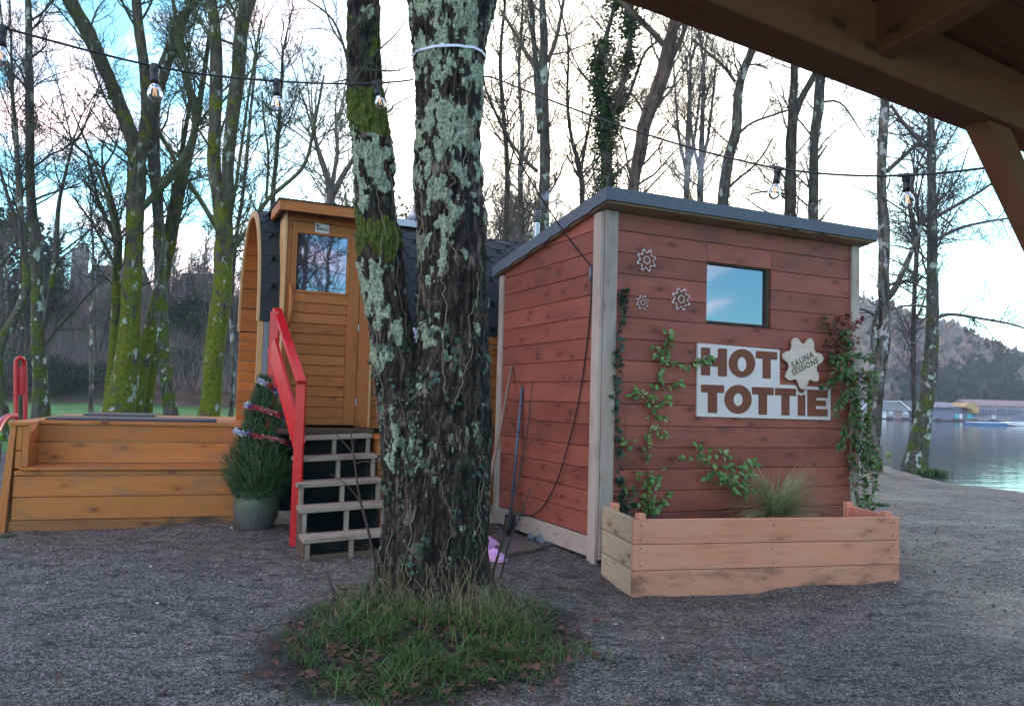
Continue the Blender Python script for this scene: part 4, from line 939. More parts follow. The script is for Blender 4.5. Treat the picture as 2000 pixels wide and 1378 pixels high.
# ------------------------------------------------------------------ pot with small spruce and tinsel
pc = G(500, 1036, .03); pc[1] += .12; pc[0] = (500-1000)/F*pc[1]+.0; d_ = ray(500, 1000); pc[0] = d_[0]/d_[1]*pc[1]
pot = root('plant_pot', pc, 'glazed green and grey stoneware pot standing between bench and red handrail', 'pot')
q = MB(); q.lathe([(0, 0), (.14, 0), (.155, .02), (.20, .12), (.212, .22), (.205, .30), (.20, .325), (.215, .335), (.217, .36), (.20, .365), (.19, .33), (0, .32)], pc, 40); q.obj('body', M['glaze'], pot, smooth=True)
q = MB(); q.lathe([(0, .325), (.188, .33)], pc, 24); q.obj('soil', M['soil'], pot)
sp = root('potted_spruce', pc+Z*.33, 'small dark green conical spruce growing in the glazed pot', 'spruce tree')
q = MB(); q.tube([pc+Z*.3, pc+Z*.8, pc+A(.02, 0, 1.38)], [.02, .014, .004], 6); q.obj('trunk', M['vine'], sp)
sx = pc[0]; TH_ = 1.12; cone = lambda h: (.275*(1-max(0, h-.30)/(TH_-.28))**.95*min(1, .72+h*1.6))+.012
q = MB(); rr_ = random.Random(5)
for i in range(5200):
    core = i < 1500
    h = rr_.random()**1.25*TH_; a = rr_.uniform(0, 2*math.pi); r0 = cone(h)*(rr_.uniform(.35, .7) if core else rr_.uniform(.72, 1.0))*(1+.14*math.sin(a*3+h*11)); lean = .04*h/TH_
    p = pc+A(math.cos(a)*r0+lean, math.sin(a)*r0, .28+h); d_ = nrm(A(math.cos(a), math.sin(a), .9+rr_.uniform(-.3, .7))+A(rr_.gauss(0, .2), rr_.gauss(0, .2), 0)); L_ = rr_.uniform(.045, .085)
    s1_ = nrm(np.cross(d_, Z)); s2_ = np.cross(d_, s1_); b0 = rr_.random()*.35+(0 if core else .15)
    for k in range(26):
        aa = k*2.4; o_ = p+d_*L_*(k/26); dd = nrm(d_*.9+s1_*math.cos(aa)+s2_*math.sin(aa)); ww = nrm(np.cross(dd, d_))*(.0032 if core else .0017)
        q.add([o_-ww, o_+ww, o_+dd*(.022-.008*k/26)], tris=[[0, 1, 2]], tn=min(1, b0+.5*(k/26)**2))
q.obj('crown', M['needle'], sp)
q = MB()
for k in range(7000):
    t = k/7000; h = 1.06-.66*t; a = -2.2+t*17.2
    vis = math.sin(a*1.0)
    rr2 = cone(h)*1.02+.045; c = pc+A(math.cos(a)*rr2+.04*h/TH_, math.sin(a)*rr2, .30+h-.03*math.sin(a)); dd = nrm(A(rr_.gauss(0, 1), rr_.gauss(0, 1), rr_.gauss(0, 1)))
    ln_ = rr_.uniform(.016, .034); ww = nrm(np.cross(dd, A(rr_.random(), rr_.random(), 1)))*.0018
    seg = (math.sin(t*33)*.5+.5)*.7+rr_.uniform(0, .25)
    q.add([c-ww, c+ww, c+dd*ln_+ww, c+dd*ln_-ww], quads=[[0, 1, 2, 3]], tn=min(.99, seg if t > .06 else .1))
tag(q.obj('tinsel_garland', M['tinsel']), 'silver, blue and red tinsel garland wound round the little spruce', 'tinsel')

# ------------------------------------------------------------------ tools, cable, mat, clogs, stones by the hut side
def side_pt(u, v, off): t, z = SW(u, v, off); return C0+bk*t+Z*z-e1*off
pt = side_pt(1000, 715, .03); pb = G(943, 1030, .0); pb = P(946, 985, 7.25); q = MB(); q.tube([pt, pt*.5+pb*.5+A(.01, 0, 0), pb, pb+(pb-pt)*.08], [.016, .017, .018, .018], 10)
br_ = root('broom', pb, 'brown wooden handled broom leaning against the back corner batten of the hut', 'broom')
q.obj('handle', M['pole'], br_, smooth=True)
bb = pb+(pb-pt)*.08; q = MB(); q.box(bb, (es, ed, Z), (-.12, .12), (-.03, .03), (-.05, .0)); q.obj('head', M['pole'], br_)
q = MB()
for i in range(60): o_ = bb+es*random.uniform(-.115, .115)+ed*random.uniform(-.025, .025)-Z*.05; q.tube([o_, o_-Z*.12+es*random.uniform(-.02, .02)], .003, 3, cap=False)
q.obj('bristles', M['vine'], br_)
pt = side_pt(1020, 755, .03); pb = G(994, 1045, 0); q = MB(); q.tube([pt, pb*.4+pt*.6, pb*.96+pt*.04], [.015, .016, .016], 10)
rk = root('spade', pb, 'blue grey metal handled spade leaning against the red side wall', 'spade'); q.obj('handle', M['pole_b'], rk, smooth=True)
d_ = nrm(pb-pt); q = MB(); sdw = nrm(np.cross(d_, n1)); q.prism([(-.06, 0), (.06, 0), (.065, .16), (.0, .22), (-.065, .16)], pb-d_*.2, (sdw, d_, np.cross(sdw, d_)), 0, .004); q.obj('blade', M['black'], rk)
# entrance mat
mt = [G(u, v, .012) for u, v in ((958, 1062), (1012, 1048), (1062, 1072), (985, 1088))]
q = MB(); n_ = 14; gq = np.array([[mt[0]*(1-a)*(1-b)+mt[1]*a*(1-b)+mt[2]*a*b+mt[3]*(1-a)*b+Z*(.02+.006*math.sin(9*a+5*b)) for a in np.linspace(0, 1, n_)] for b in np.linspace(0, 1, n_)])
q.grid(gq); g2 = gq.copy(); g2[:, :, 2] -= .02; 
for e_ in (gq[0], gq[-1], gq[:, 0], gq[:, -1]): q.grid(np.array([e_, e_-Z*.035]))
tag(q.obj('entrance_mat', M['mat']), 'old flattened brown mat on the gravel beside the red side wall', 'mat')
def clog(c, ang, label):
    a, b = math.cos(ang), math.sin(ang); ax = (A(a, b, 0), A(-b, a, 0), Z)
    rt = root('clog', c, label, 'shoe', 'pink clogs behind the tree')
    Lc = .255; n = 22; m_ = 14; V = []
    for i in range(n+1):
        t = i/n; x_ = t*Lc; w = (.048-.006*math.cos(t*9))*math.sin(min(1, t*7+.25)*math.pi/2)*math.sin(min(1, (1-t)*4+.12)*math.pi/2)*1.05
        hgt = .05+.048*math.exp(-((t-.56)/.22)**2)+(.02 if t < .2 else 0)
        hgt *= math.sin(min(1, (1-t)*5+.2)*math.pi/2)
        row = []
        for j in range(m_+1):
            s_ = -1+2*j/m_; p = (x_, w*s_, hgt*(1-abs(s_)**3.2)**.5 if t > .40 else hgt*.85*min(1, (1.02-abs(s_))*0+1)*(abs(s_) > .72 or t < .08)+.012)
            row.append(c+A(*p)@np.array(ax))
        V.append(row)
    q = MB(); q.grid(np.array(V)); up = q.obj('upper', M['clog'], rt, smooth=True)
    q = MB(); ol = smooth_poly([(-.004, -.03), (.05, -.036), (.16, -.052), (.245, -.038), (.265, 0), (.245, .038), (.16, .052), (.05, .036), (-.004, .03)], 2); q.prism(ol, c, ax, -.0, .022); q.obj('sole', M['clog'], rt)
    q = MB(); pts = [c+A(.10-.105*math.sin(t)*1.0, .052*math.cos(t), .062+.02*math.sin(t))@np.array(ax) for t in np.linspace(0, math.pi, 14)]; q.tube(pts, [.009]*14, 6); q.obj('heel_strap', M['clog'], rt, smooth=True)
clog(G(936, 1092, .0)+A(0, 0, .012), -.55, 'right pink foam clog of the pair, toe towards the hut')
clog(G(934, 1076, .0)+A(-.06, .10, .012), .25, 'pink foam clog half hidden behind the forked trunk')
for i, (u, v, s_) in enumerate(((1048, 1050, .10), (1068, 1058, .12), (1082, 1062, .07), (1040, 1043, .07), (1060, 1046, .08))):
    c = G(u, v, 0); q = MB(); a_, b_ = np.meshgrid(np.linspace(0, math.pi, 9), np.linspace(0, 2*math.pi, 14)); d3 = np.stack([np.sin(a_)*np.cos(b_), np.sin(a_)*np.sin(b_)*.8, np.cos(a_)*.5], -1)
    d3 = d3*(1+.35*fbm(d3*1.8+i*3, 2))[..., None]*s_; q.grid(c+d3+Z*s_*.15)
    tag(q.obj('stone', M['stone'], smooth=True), ['flat blue grey stone behind the others at the foot of the hut', 'largest blue grey stone at the foot of the red side wall', 'small stone nearest the corner batten', 'small stone furthest left at the foot of the hut', 'stone in the middle of the small heap by the hut'][i], 'stone', 'stones by the hut wall')
# ------------------------------------------------------------------ trees
def polyline(p, step):
    p = np.asarray(p, float); d = np.concatenate([[0], np.cumsum(np.linalg.norm(np.diff(p[:, :3], axis=0), axis=1))]); n = max(3, int(d[-1]/step)+1)
    t = np.linspace(0, d[-1], n); return np.stack([np.interp(t, d, p[:, i]) for i in range(p.shape[1])], -1), d[-1]
def smooth_line(p, it=2):
    p = np.asarray(p, float)
    for _ in range(it):
        q = [p[0]]
        for a, b in zip(p[:-1], p[1:]): q += [a*.75+b*.25, a*.25+b*.75]
        q.append(p[-1]); p = np.array(q)
    return p
def grow(mb, r, p, d, L_, rad, lvl, K, tn=.5):
    """wandering tapered branch with side shoots"""
    n = K['seg'][lvl]; st = L_/n; pts = [p]; d = nrm(d); wob = K['wob']
    for i in range(n):
        d = d+A(r.gauss(0, wob), r.gauss(0, wob), r.gauss(0, wob)+K['up'][lvl]); d /= math.sqrt(d@d); p = p+d*st; pts.append(p)
    pts = np.array(pts); rr = np.linspace(rad, max(rad*.25, K['rmin']), n+1); rr = np.maximum(rr, K['rmin'])
    mb.tube(pts, rr, K['sides'][lvl], tn=tn, cap=False)
    if lvl+1 < len(K['seg']):
        m_ = K['kids'][lvl]; m_ = int(m_*r.uniform(.7, 1.3)+.5)
        for j in range(m_):
            t = r.uniform(.18, 1.0)*n; i = min(n-1, int(t)); f = t-i; q = pts[i]*(1-f)+pts[i+1]*f; dd = nrm(pts[i+1]-pts[i])
            s = nrm(np.cross(dd, A(r.gauss(0, 1), r.gauss(0, 1), r.gauss(0, 1)))); a = R(r.uniform(*K['ang']))
            grow(mb, r, q, dd*math.cos(a)+s*math.sin(a), L_*r.uniform(*K['len'])*(1-.35*t/n), max(K['rmin'], rr[i]*.55), lvl+1, K, tn)
KD = dict(seg=[7, 5, 4], sides=[5, 3, 3], kids=[9, 6], wob=.14, up=[.07, .05, .03], ang=(25, 60), len=(.3, .6), rmin=.004)
def stems_to_world(stems, Y, base_z=None):
    o = []
    for st in stems:
        pts = []
        for k, t in enumerate(st):
            yo = t[3] if len(t) > 3 else 0; p = P(t[0], t[1], Y+yo); pts.append([*p, t[2]/2*(Y+yo)/F])
        pts = np.array(pts)
        if pts[-1, 2] > P(1000, 0, Y)[2]-1.2 and len(pts) > 2 and stems.index(st) < 99:      # carries on above the picture
            d_ = nrm(pts[-1, :3]-pts[-2, :3]); e_ = pts[-1].copy(); e_[:3] += d_*Y*.12; e_[3] *= .7; pts = np.vstack([pts, e_])
        o.append(pts)
    return o
def tree(label, Y, stems, m_bark, m_tw, seed, dens=1.6, clear=.3, blen=(.7, 1.9), grounded=True, K=KD, sides=12, rough=.10, group=None, name='bare_tree', limbs=(), brad=.4, out=None):
    r = random.Random(seed); W = stems_to_world(stems, Y)
    b = W[0][0].copy(); gzz = float(gz(b[0], b[1]))
    if grounded:
        d_ = W[0][0]-W[0][1]; d_ = d_/max(.2, abs(d_[2])); W[0] = np.vstack([[b[0]+d_[0]*max(0, b[2]-gzz)*.3, b[1], gzz-.12, b[3]*1.35], W[0]]) if b[2] > gzz-.1 else W[0]
    base = A(W[0][0][0], W[0][0][1], gzz)
    rt = root(name, base, label, 'tree', group); tk = MB(); cr = MB()
    for w_ in W:
        w_ = smooth_line(w_, 2); p, L_ = polyline(w_, .10 if Y < 25 else .3)
        nz_ = rough*p[:, 3:4]; jit = np.stack([fbm(p[:, :3]*1.3+seed, 2), fbm(p[:, :3]*1.3+seed+50, 2), 0*p[:, 0]], -1); pos = p[:, :3]+jit*nz_*2.0
        rad = p[:, 3]*(1+.10*fbm(p[:, :3]*3+seed*3, 2)); k = sides
        T = np.gradient(pos, axis=0); tk.tube(pos, rad, k)
        v = tk.v[-1].reshape(-1, k, 3); c = pos[:, None, :]; v += (v-c)*(rough*1.6*fbm(v*A(7, 7, 2.5)+seed, 3))[..., None]; tk.v[-1] = v.reshape(-1, 3)
        nb_ = int(L_*dens*1.6*r.uniform(.8, 1.2))
        for j in range(nb_):
            t = r.uniform(clear if w_ is W[0] or True else .1, 1.0); i = min(len(p)-2, int(t*(len(p)-1))); q = pos[i]; dd = nrm(pos[i+1]-pos[i])
            s = nrm(np.cross(dd, A(r.gauss(0, 1), r.gauss(0, 1), r.gauss(0, 1)))); a = R(r.uniform(30, 62)); bl = r.uniform(*blen)
            grow(cr, r, q, dd*math.cos(a)+s*math.sin(a), bl, min(rad[i]*brad, .006+bl*.012), 0, K)
        # the crown goes on from the tip
        for j in range(4): dd = nrm(pos[-1]-pos[-3]); grow(cr, r, pos[-1], dd+A(r.gauss(0, .35), r.gauss(0, .35), 0), blen[1]*1.1, rad[-1]*.7, 0, K)
    for lm in limbs:
        w_ = stems_to_world([lm], Y)[0][:len(lm)]; w_ = smooth_line(w_, 2); p, L_ = polyline(w_, .15); cr.tube(p[:, :3], p[:, 3], 7)
        for j in range(int(L_*3.2)):
            i = r.randint(1, len(p)-2); dd = nrm(p[i+1, :3]-p[i, :3]); s = nrm(np.cross(dd, A(r.gauss(0, 1), r.gauss(0, 1), r.gauss(0, 1)))); a = R(r.uniform(30, 65))
            grow(cr, r, p[i, :3], dd*math.cos(a)+s*math.sin(a), r.uniform(.4, 1.0)*blen[1]*.6, max(K['rmin'], p[i, 3]*.45), 0, K)
    tk.obj('trunk', m_bark, rt, smooth=True); cr.obj('crown', m_tw, rt)
    if out is not None: out.append((W, rt))
    return rt
M['bark_moss'] = barkmat('mossy bark', (.11, .095, .07), (.04, .035, .028), moss=.9, moss_c=(.14, .16, .014), lich=.42, lich_c=(.30, .34, .29))
M['bark_mid'] = barkmat('half mossy grey bark', (.12, .11, .09), (.045, .04, .035), moss=.62, moss_c=(.10, .13, .02), lich=.5, lich_c=(.36, .42, .36))
M['bark_dark'] = barkmat('dark bark', (.09, .075, .06), (.03, .024, .02), moss=.4, moss_c=(.10, .12, .02), lich=.2)
M['bark_brown'] = barkmat('flaking brown bark', (.15, .11, .09), (.05, .035, .03), moss=.25, moss_c=(.09, .10, .02))
M['bark_birch'] = barkmat('blotched pale bark', (.16, .14, .12), (.03, .025, .022), moss=.4, moss_c=(.07, .10, .02), lich=.62, lich_c=(.36, .35, .35), sc=.8)
M['tw_dark'] = plain('dark twigs', (.055, .05, .038), .9, nsc=5, var=.4, bump=0)
M['tw_moss'] = plain('mossy green twigs', (.075, .082, .04), .9, nsc=5, var=.4, bump=0)
M['tw_brown'] = plain('brown twigs', (.10, .075, .06), .9, nsc=5, var=.4, bump=0)
M['tw_pale'] = plain('pale grey brown twigs', (.15, .13, .11), .9, nsc=2, var=.4, bump=0)
M['tw_purple'] = plain('purple brown twigs', (.11, .075, .08), .9, nsc=2, var=.4, bump=0)
G1 = 'bare trees between the deck and the lawn'; G2 = 'bare trees behind the two saunas'; G3 = 'bare trees on the lake shore'
# left group
tree('thick bright green mossy trunk leaning left at its top, behind the bench deck', 14.5, [
    [(234, 812, 66), (235, 790, 58), (247, 684, 42), (256, 565, 37), (262, 476, 33), (265, 387, 37), (266, 321, 34), (262, 270, 28), (244, 232, 25), (208, 143, 24), (172, 65, 28), (137, 0, 27)],
    [(266, 330, 26), (290, 250, 22), (284, 149, 20), (271, 60, 18), (268, 0, 16)]], M['bark_moss'], M['tw_moss'], 11, dens=1.5, clear=.45, group=G1, sides=18,
    limbs=[[(262, 420, 14), (285, 400, 13), (330, 345, 14), (365, 300, 12), (385, 240, 11), (372, 165, 9), (350, 90, 8), (338, 0, 8)], [(228, 470, 8), (214, 400, 7), (190, 330, 6), (165, 270, 4), (140, 215, 3)]])
tree('slender lichen spotted trunk just right of the thickest mossy trunk', 14.9, [
    [(335, 815, 30), (333, 797, 27), (321, 714, 24), (315, 595, 26), (312, 476, 23), (306, 357, 22), (295, 268, 26), (297, 202, 26), (315, 149, 28), (333, 100, 22), (351, 42, 21), (381, 0, 14)],
    [(297, 230, 18), (282, 150, 17), (270, 60, 15), (262, -20, 12)]], M['bark_mid'], M['tw_moss'], 12, dens=1.6, clear=.4, group=G1,
    limbs=[[(305, 250, 9), (330, 290, 9), (350, 330, 9), (385, 380, 10), (415, 430, 10), (440, 480, 9), (447, 520, 8)]])
tree('mossy trunk bending right behind the two nearest mossy trunks', 15.8, [
    [(264, 815, 26), (268, 792, 24), (280, 696, 27), (300, 607, 23), (333, 494, 19), (351, 380, 18), (381, 256, 14), (398, 150, 10), (412, 50, 7)]], M['bark_moss'], M['tw_moss'], 13, clear=.45, group=G1)
tree('crooked mossy stem between two lichen spotted stems', 16.2, [
    [(284, 815, 24), (288, 780, 22), (300, 714, 20), (313, 640, 17), (322, 560, 14), (322, 470, 12), (345, 350, 10), (372, 200, 8)]], M['bark_moss'], M['tw_moss'], 14, clear=.5, group=G1)
tree('thin mossy stem tucked left of the thickest mossy trunk', 15.4, [
    [(215, 815, 22), (214, 770, 22), (222, 715, 19), (227, 620, 18), (228, 520, 18), (232, 460, 14), (222, 400, 8), (200, 330, 6)]], M['bark_moss'], M['tw_dark'], 15, clear=.55, group=G1,
    limbs=[[(229, 465, 9), (206, 430, 7), (188, 380, 5), (170, 300, 4)], [(226, 520, 7), (200, 470, 5), (170, 420, 4), (140, 380, 3)]])
tree('forked mossy trunk nearest the barrel sauna end', 13.6, [
    [(409, 822, 44), (411, 800, 39), (420, 684, 37), (431, 595, 36), (437, 506, 37), (438, 446, 35), (432, 400, 28), (417, 333, 26), (420, 238, 26), (422, 149, 24), (422, 77, 22), (413, 0, 21)],
    [(439, 450, 24), (446, 390, 22), (445, 333, 24), (453, 238, 25), (466, 149, 27), (471, 60, 28), (487, 0, 26)]], M['bark_moss'], M['tw_moss'], 16, dens=1.5, clear=.35, group=G1, sides=18,
    limbs=[[(444, 505, 11), (466, 470, 10), (500, 430, 9), (518, 391, 9), (564, 355, 8), (600, 322, 7), (617, 228, 6), (633, 147, 4)], [(520, 388, 6), (526, 300, 5), (514, 230, 4), (512, 180, 3)], [(440, 470, 8), (452, 420, 7), (470, 300, 6), (486, 180, 5), (510, 40, 4)]])
tree('ivy footed lichen spotted trunk behind the left end of the deck', 14.2, [
    [(78, 815, 40), (80, 797, 32), (74, 684, 24), (74, 565, 22), (71, 476, 23), (60, 400, 18), (58, 268, 17), (57, 119, 14), (55, 0, 12)],
    [(84, 640, 10), (96, 580, 11), (110, 506, 12), (113, 400, 8), (128, 340, 6), (140, 286, 5)]], M['bark_mid'], M['tw_dark'], 17, dens=1.7, clear=.3, group=G1,
    limbs=[[(88, 672, 7), (112, 640, 6), (150, 600, 5), (190, 555, 4), (215, 535, 3)]])
tree('leaning mossy trunk with pale lichen at the left edge above the red slide', 13.2, [
    [(3, 815, 24), (3, 790, 24), (-9, 740, 20), (0, 665, 17), (36, 608, 15), (55, 560, 15), (48, 500, 13), (38, 400, 11), (34, 320, 9), (30, 230, 7), (12, 100, 6)]], M['bark_mid'], M['tw_dark'], 18, dens=1.6, clear=.4, group=G1,
    limbs=[[(45, 480, 8), (20, 400, 7), (0, 330, 6), (-30, 250, 5)], [(0, 520, 6), (24, 490, 6), (44, 480, 5)]])
tree('slim dark tree standing back between the two left trunks', 19, [
    [(42, 800, 9), (44, 700, 9), (40, 560, 8), (46, 420, 7), (30, 300, 6), (24, 150, 5), (20, 40, 4)]], M['bark_dark'], M['tw_dark'], 19, dens=1.8, clear=.35, group=G1)
tree('young pale stemmed tree standing alone on the lawn behind the deck', 24, [
    [(178, 800, 8), (179, 700, 7), (176, 600, 6), (184, 500, 5), (178, 420, 4)]], M['bark_birch'], M['tw_purple'], 20, dens=1.7, clear=.3, group=G1)
tree('thin tree behind the forked mossy trunk at the end of the barrel sauna', 21, [
    [(452, 800, 9), (456, 700, 9), (450, 620, 8), (458, 480, 8), (478, 360, 7), (486, 250, 6), (500, 120, 5)]], M['bark_birch'], M['tw_dark'], 21, dens=1.6, clear=.25, group=G1)
tree('dark bare tree rising behind the barrel sauna roof', 20, [
    [(532, 700, 10), (530, 500, 10), (532, 400, 9), (540, 300, 8), (548, 200, 7), (552, 100, 5)]], M['bark_dark'], M['tw_dark'], 22, dens=1.8, clear=.3, group=G2)
# centre group
KW_ = dict(KD, up=[.16, .12, .1], ang=(18, 42))
tree('spreading old bare tree far behind the door portal', 36, [
    [(648, 700, 20), (650, 450, 17), (646, 380, 15), (640, 345, 13), (622, 300, 10), (610, 250, 7)], [(648, 385, 12), (668, 345, 11), (690, 310, 9), (712, 262, 7)], [(645, 380, 9), (660, 300, 8), (655, 250, 6)]], M['bark_brown'], M['tw_pale'], 31, dens=1.9, clear=.35, blen=(1.4, 3.2), K=dict(KD, rmin=.009), group=G2)
tree('moss streaked forked trunk right of the big tree, behind the chimney', 17.5, [
    [(1060, 700, 24), (1059, 450, 22), (1064, 327, 21), (1063, 229, 20), (1059, 131, 18), (1063, 65, 16), (1059, 0, 12)], [(1054, 260, 12), (1048, 150, 12), (1042, 80, 10), (1036, 0, 8)]], M['bark_mid'], M['tw_brown'], 32, dens=1.9, clear=.3, group=G2,
    limbs=[[(1044, 130, 9), (1025, 100, 8), (1000, 55, 7), (978, 20, 5)], [(1070, 120, 9), (1086, 80, 8), (1096, 30, 7), (1104, -20, 6)], [(1050, 335, 8), (1020, 310, 7), (985, 260, 6), (955, 190, 5)]])
tree('thin dark tree close right of the big forked tree', 19, [
    [(990, 700, 11), (988, 450, 10), (992, 327, 10), (983, 220, 8), (975, 120, 7), (985, 20, 5)]], M['bark_dark'], M['tw_brown'], 33, dens=2.3, clear=.3, group=G2)
tree('pale thin tree with many upright shoots beside the chimney', 22, [
    [(1022, 700, 12), (1020, 440, 12), (1014, 350, 10), (1022, 260, 8), (1012, 160, 6), (1018, 60, 5)]], M['bark_birch'], M['tw_pale'], 34, dens=2.3, clear=.3, group=G2)
tree('slim dark tree between the chimney and the ivy clad tree', 18.5, [
    [(1140, 700, 10), (1138, 382, 9), (1133, 325, 10), (1114, 270, 7), (1107, 190, 6), (1112, 90, 4), (1098, 30, 4)], [(1136, 320, 6), (1146, 270, 5), (1156, 215, 4)]], M['bark_dark'], M['tw_brown'], 35, dens=1.9, clear=.4, group=G2)
ivyout = []
ivt = tree('ivy clad tree with two leafy green arms behind the hut roof', 17, [
    [(1183, 700, 26), (1183, 375, 24), (1185, 294, 22), (1180, 225, 20), (1172, 170, 15), (1168, 131, 14), (1185, 65, 10), (1198, 20, 7)], [(1188, 260, 13), (1200, 215, 12), (1218, 163, 12), (1231, 98, 12), (1231, 26, 10)]], M['bark_mid'], M['tw_brown'], 36, dens=1.5, clear=.4, group=G2, out=ivyout,
    limbs=[[(1205, 225, 7), (1228, 190, 7), (1248, 130, 6), (1262, 95, 5), (1290, 78, 4)]])
q = MB(); r_ = random.Random(9)
for wst in ivyout[0][0]:
    p, L_ = polyline(smooth_line(wst, 1), .05); p = p[p[:, 2] > 2.4]
    for i in range(int(len(p)*40)):
        k = r_.randrange(len(p)); zf = (1183-0); a = r_.uniform(0, 2*math.pi); rr_b = p[k, 3]+abs(r_.gauss(0, .085))*(1.3 if p[k, 2] > 5.2 else .8)
        if fbm(A(*p[k, :3])[None]*1.2+3, 2)[0] < -.22 and r_.random() < .8: continue
        pos = p[k, :3]+A(math.cos(a), math.sin(a), 0)*rr_b+A(0, 0, r_.uniform(-.05, .05)); d_ = nrm(A(math.cos(a)+r_.gauss(0, .5), math.sin(a)+r_.gauss(0, .5), -.4+r_.gauss(0, .5)))
        s_ = .045+r_.random()*.03; sd_ = nrm(np.cross(d_, A(r_.gauss(0, .3), r_.gauss(0, .3), 1)))*s_*.5
        q.add([pos-sd_, pos+d_*s_*.3-sd_*1.3+0, pos+d_*s_*1.1, pos+d_*s_*.3+sd_*1.3, pos+sd_], ngons=[[0, 1, 2, 3, 4]], tn=r_.random())
q.obj('ivy', leafmat('tree ivy leaf', (.018, .06, .018), (.06, .15, .03), rough=.4, tr=.15), ivt)
tree('thick brown leaning trunk wrapped in bare vines behind the hut roof corner', 15, [
    [(1225, 600, 28), (1234, 362, 26), (1249, 294, 26), (1263, 222, 27), (1290, 157, 29), (1306, 98, 25), (1316, 55, 22), (1322, 0, 18)]], M['bark_brown'], M['tw_brown'], 37, dens=1.6, clear=.35, group=G2, sides=16, rough=.2,
    limbs=[[(1296, 88, 12), (1275, 62, 12), (1240, 30, 12), (1205, -5, 11)], [(1308, 120, 10), (1328, 85, 10), (1340, 50, 9), (1352, 10, 8)]])
for i, (u, lab) in enumerate(((1341, 'left one of two upright many stemmed grey trees behind the hut roof'), (1367, 'right one of two upright many stemmed grey trees behind the hut roof'))):
    tree(lab, 24, [[(u, 700, 14), (u, 382, 13), (u+2, 300, 11), (u+6, 200, 8), (u+8, 120, 5)], [(u-2, 330, 7), (u-16, 270, 6), (u-22, 180, 4), (u-26, 120, 3)], [(u+2, 330, 7), (u+18, 260, 6), (u+26, 180, 4), (u+32, 120, 3)]], M['bark_birch'], M['tw_pale'], 38+i, dens=2.4, clear=.12, K=KW_, group=G2)
tree('moss patched curving trunk behind the middle of the hut roof', 17.5, [
    [(1400, 650, 24), (1410, 388, 23), (1424, 300, 21), (1440, 256, 19), (1440, 180, 17), (1456, 132, 17), (1470, 95, 15), (1478, 30, 12)]], M['bark_mid'], M['tw_brown'], 40, dens=1.7, clear=.4, group=G2,
    limbs=[[(1436, 160, 7), (1415, 130, 6), (1392, 112, 6), (1352, 76, 5)], [(1442, 262, 6), (1465, 240, 5), (1500, 228, 5), (1540, 215, 4)], [(1410, 380, 7), (1440, 350, 5), (1480, 320, 4), (1510, 270, 3)]])
tree('forked dark trunk behind the right half of the hut roof', 18, [
    [(1540, 650, 23), (1542, 416, 22), (1544, 280, 21), (1548, 224, 19), (1552, 136, 15), (1556, 50, 12)], [(1552, 225, 13), (1568, 185, 14), (1590, 150, 13), (1610, 100, 11)]], M['bark_dark'], M['tw_brown'], 41, dens=1.6, clear=.35, group=G2,
    limbs=[[(1540, 380, 5), (1500, 372, 4), (1460, 380, 3)]])
tree('straight blotchy trunk right of the forked dark trunk behind the hut roof', 18.6, [
    [(1586, 650, 19), (1588, 422, 19), (1588, 300, 17), (1599, 200, 20), (1604, 150, 20), (1610, 60, 14)]], M['bark_mid'], M['tw_brown'], 42, dens=1.4, clear=.4, group=G2, limbs=[[(1604, 200, 5), (1640, 195, 4), (1665, 230, 3), (1690, 270, 2)]])
# lake side
tree('forked pale barked tree at the right corner of the hut beside the lake', 17.4, [
    [(1704, 935, 36), (1705, 900, 30), (1708, 842, 27), (1711, 760, 25), (1723, 700, 26), (1728, 636, 22), (1725, 540, 21), (1727, 480, 20), (1727, 436, 22), (1721, 381, 18), (1723, 290, 18), (1729, 203, 18), (1732, 100, 14)],
    [(1700, 880, 15), (1700, 780, 14), (1705, 690, 13), (1712, 600, 12), (1735, 585, 12), (1758, 545, 11), (1785, 480, 9), (1800, 440, 7)]], M['bark_birch'], M['tw_dark'], 43, dens=.9, clear=.5, blen=(.6, 1.4), group=G3,
    limbs=[[(1712, 620, 6), (1695, 606, 5), (1673, 602, 4)], [(1732, 335, 9), (1760, 310, 8), (1790, 282, 7), (1815, 260, 7)], [(1728, 560, 6), (1765, 545, 5), (1800, 560, 4), (1815, 570, 3)]])
tree('leaning ivy and moss covered tree at the water edge right of the hut', 21.1, [
    [(1786, 912, 50), (1790, 895, 42), (1804, 827, 32), (1814, 748, 27), (1818, 700, 26), (1823, 636, 23), (1822, 572, 22), (1820, 472, 19), (1820, 363, 17), (1818, 290, 16), (1818, 236, 14), (1816, 120, 11)]], M['bark_mid'], M['tw_purple'], 44, dens=2.6, clear=.45, blen=(1.0, 2.8), group=G3, K=dict(KD, up=[.0, -.02, -.03], ang=(30, 75), rmin=.005),
    limbs=[[(1828, 622, 8), (1850, 612, 7), (1888, 617, 6), (1940, 626, 5), (1985, 634, 4), (2020, 650, 3)], [(1826, 425, 8), (1870, 400, 7), (1919, 372, 5), (1960, 340, 4)], [(1826, 470, 7), (1870, 445, 6), (1930, 432, 5), (1980, 425, 4)], [(1814, 295, 8), (1790, 270, 8), (1760, 235, 7), (1740, 205, 6)], [(1812, 600, 5), (1790, 595, 5), (1760, 598, 4)]])
tree('dark crooked smaller tree between the two shore trees', 27, [
    [(1788, 880, 10), (1782, 700, 9), (1786, 560, 9), (1792, 480, 9), (1778, 420, 9), (1776, 380, 8), (1785, 340, 6)], [(1788, 520, 7), (1797, 450, 7), (1790, 395, 5)]], M['bark_dark'], M['tw_purple'], 45, dens=2.6, clear=.35, blen=(.8, 2.4), group=G3, K=dict(KD, up=[0, -.02, -.02], ang=(30, 75), rmin=.006))
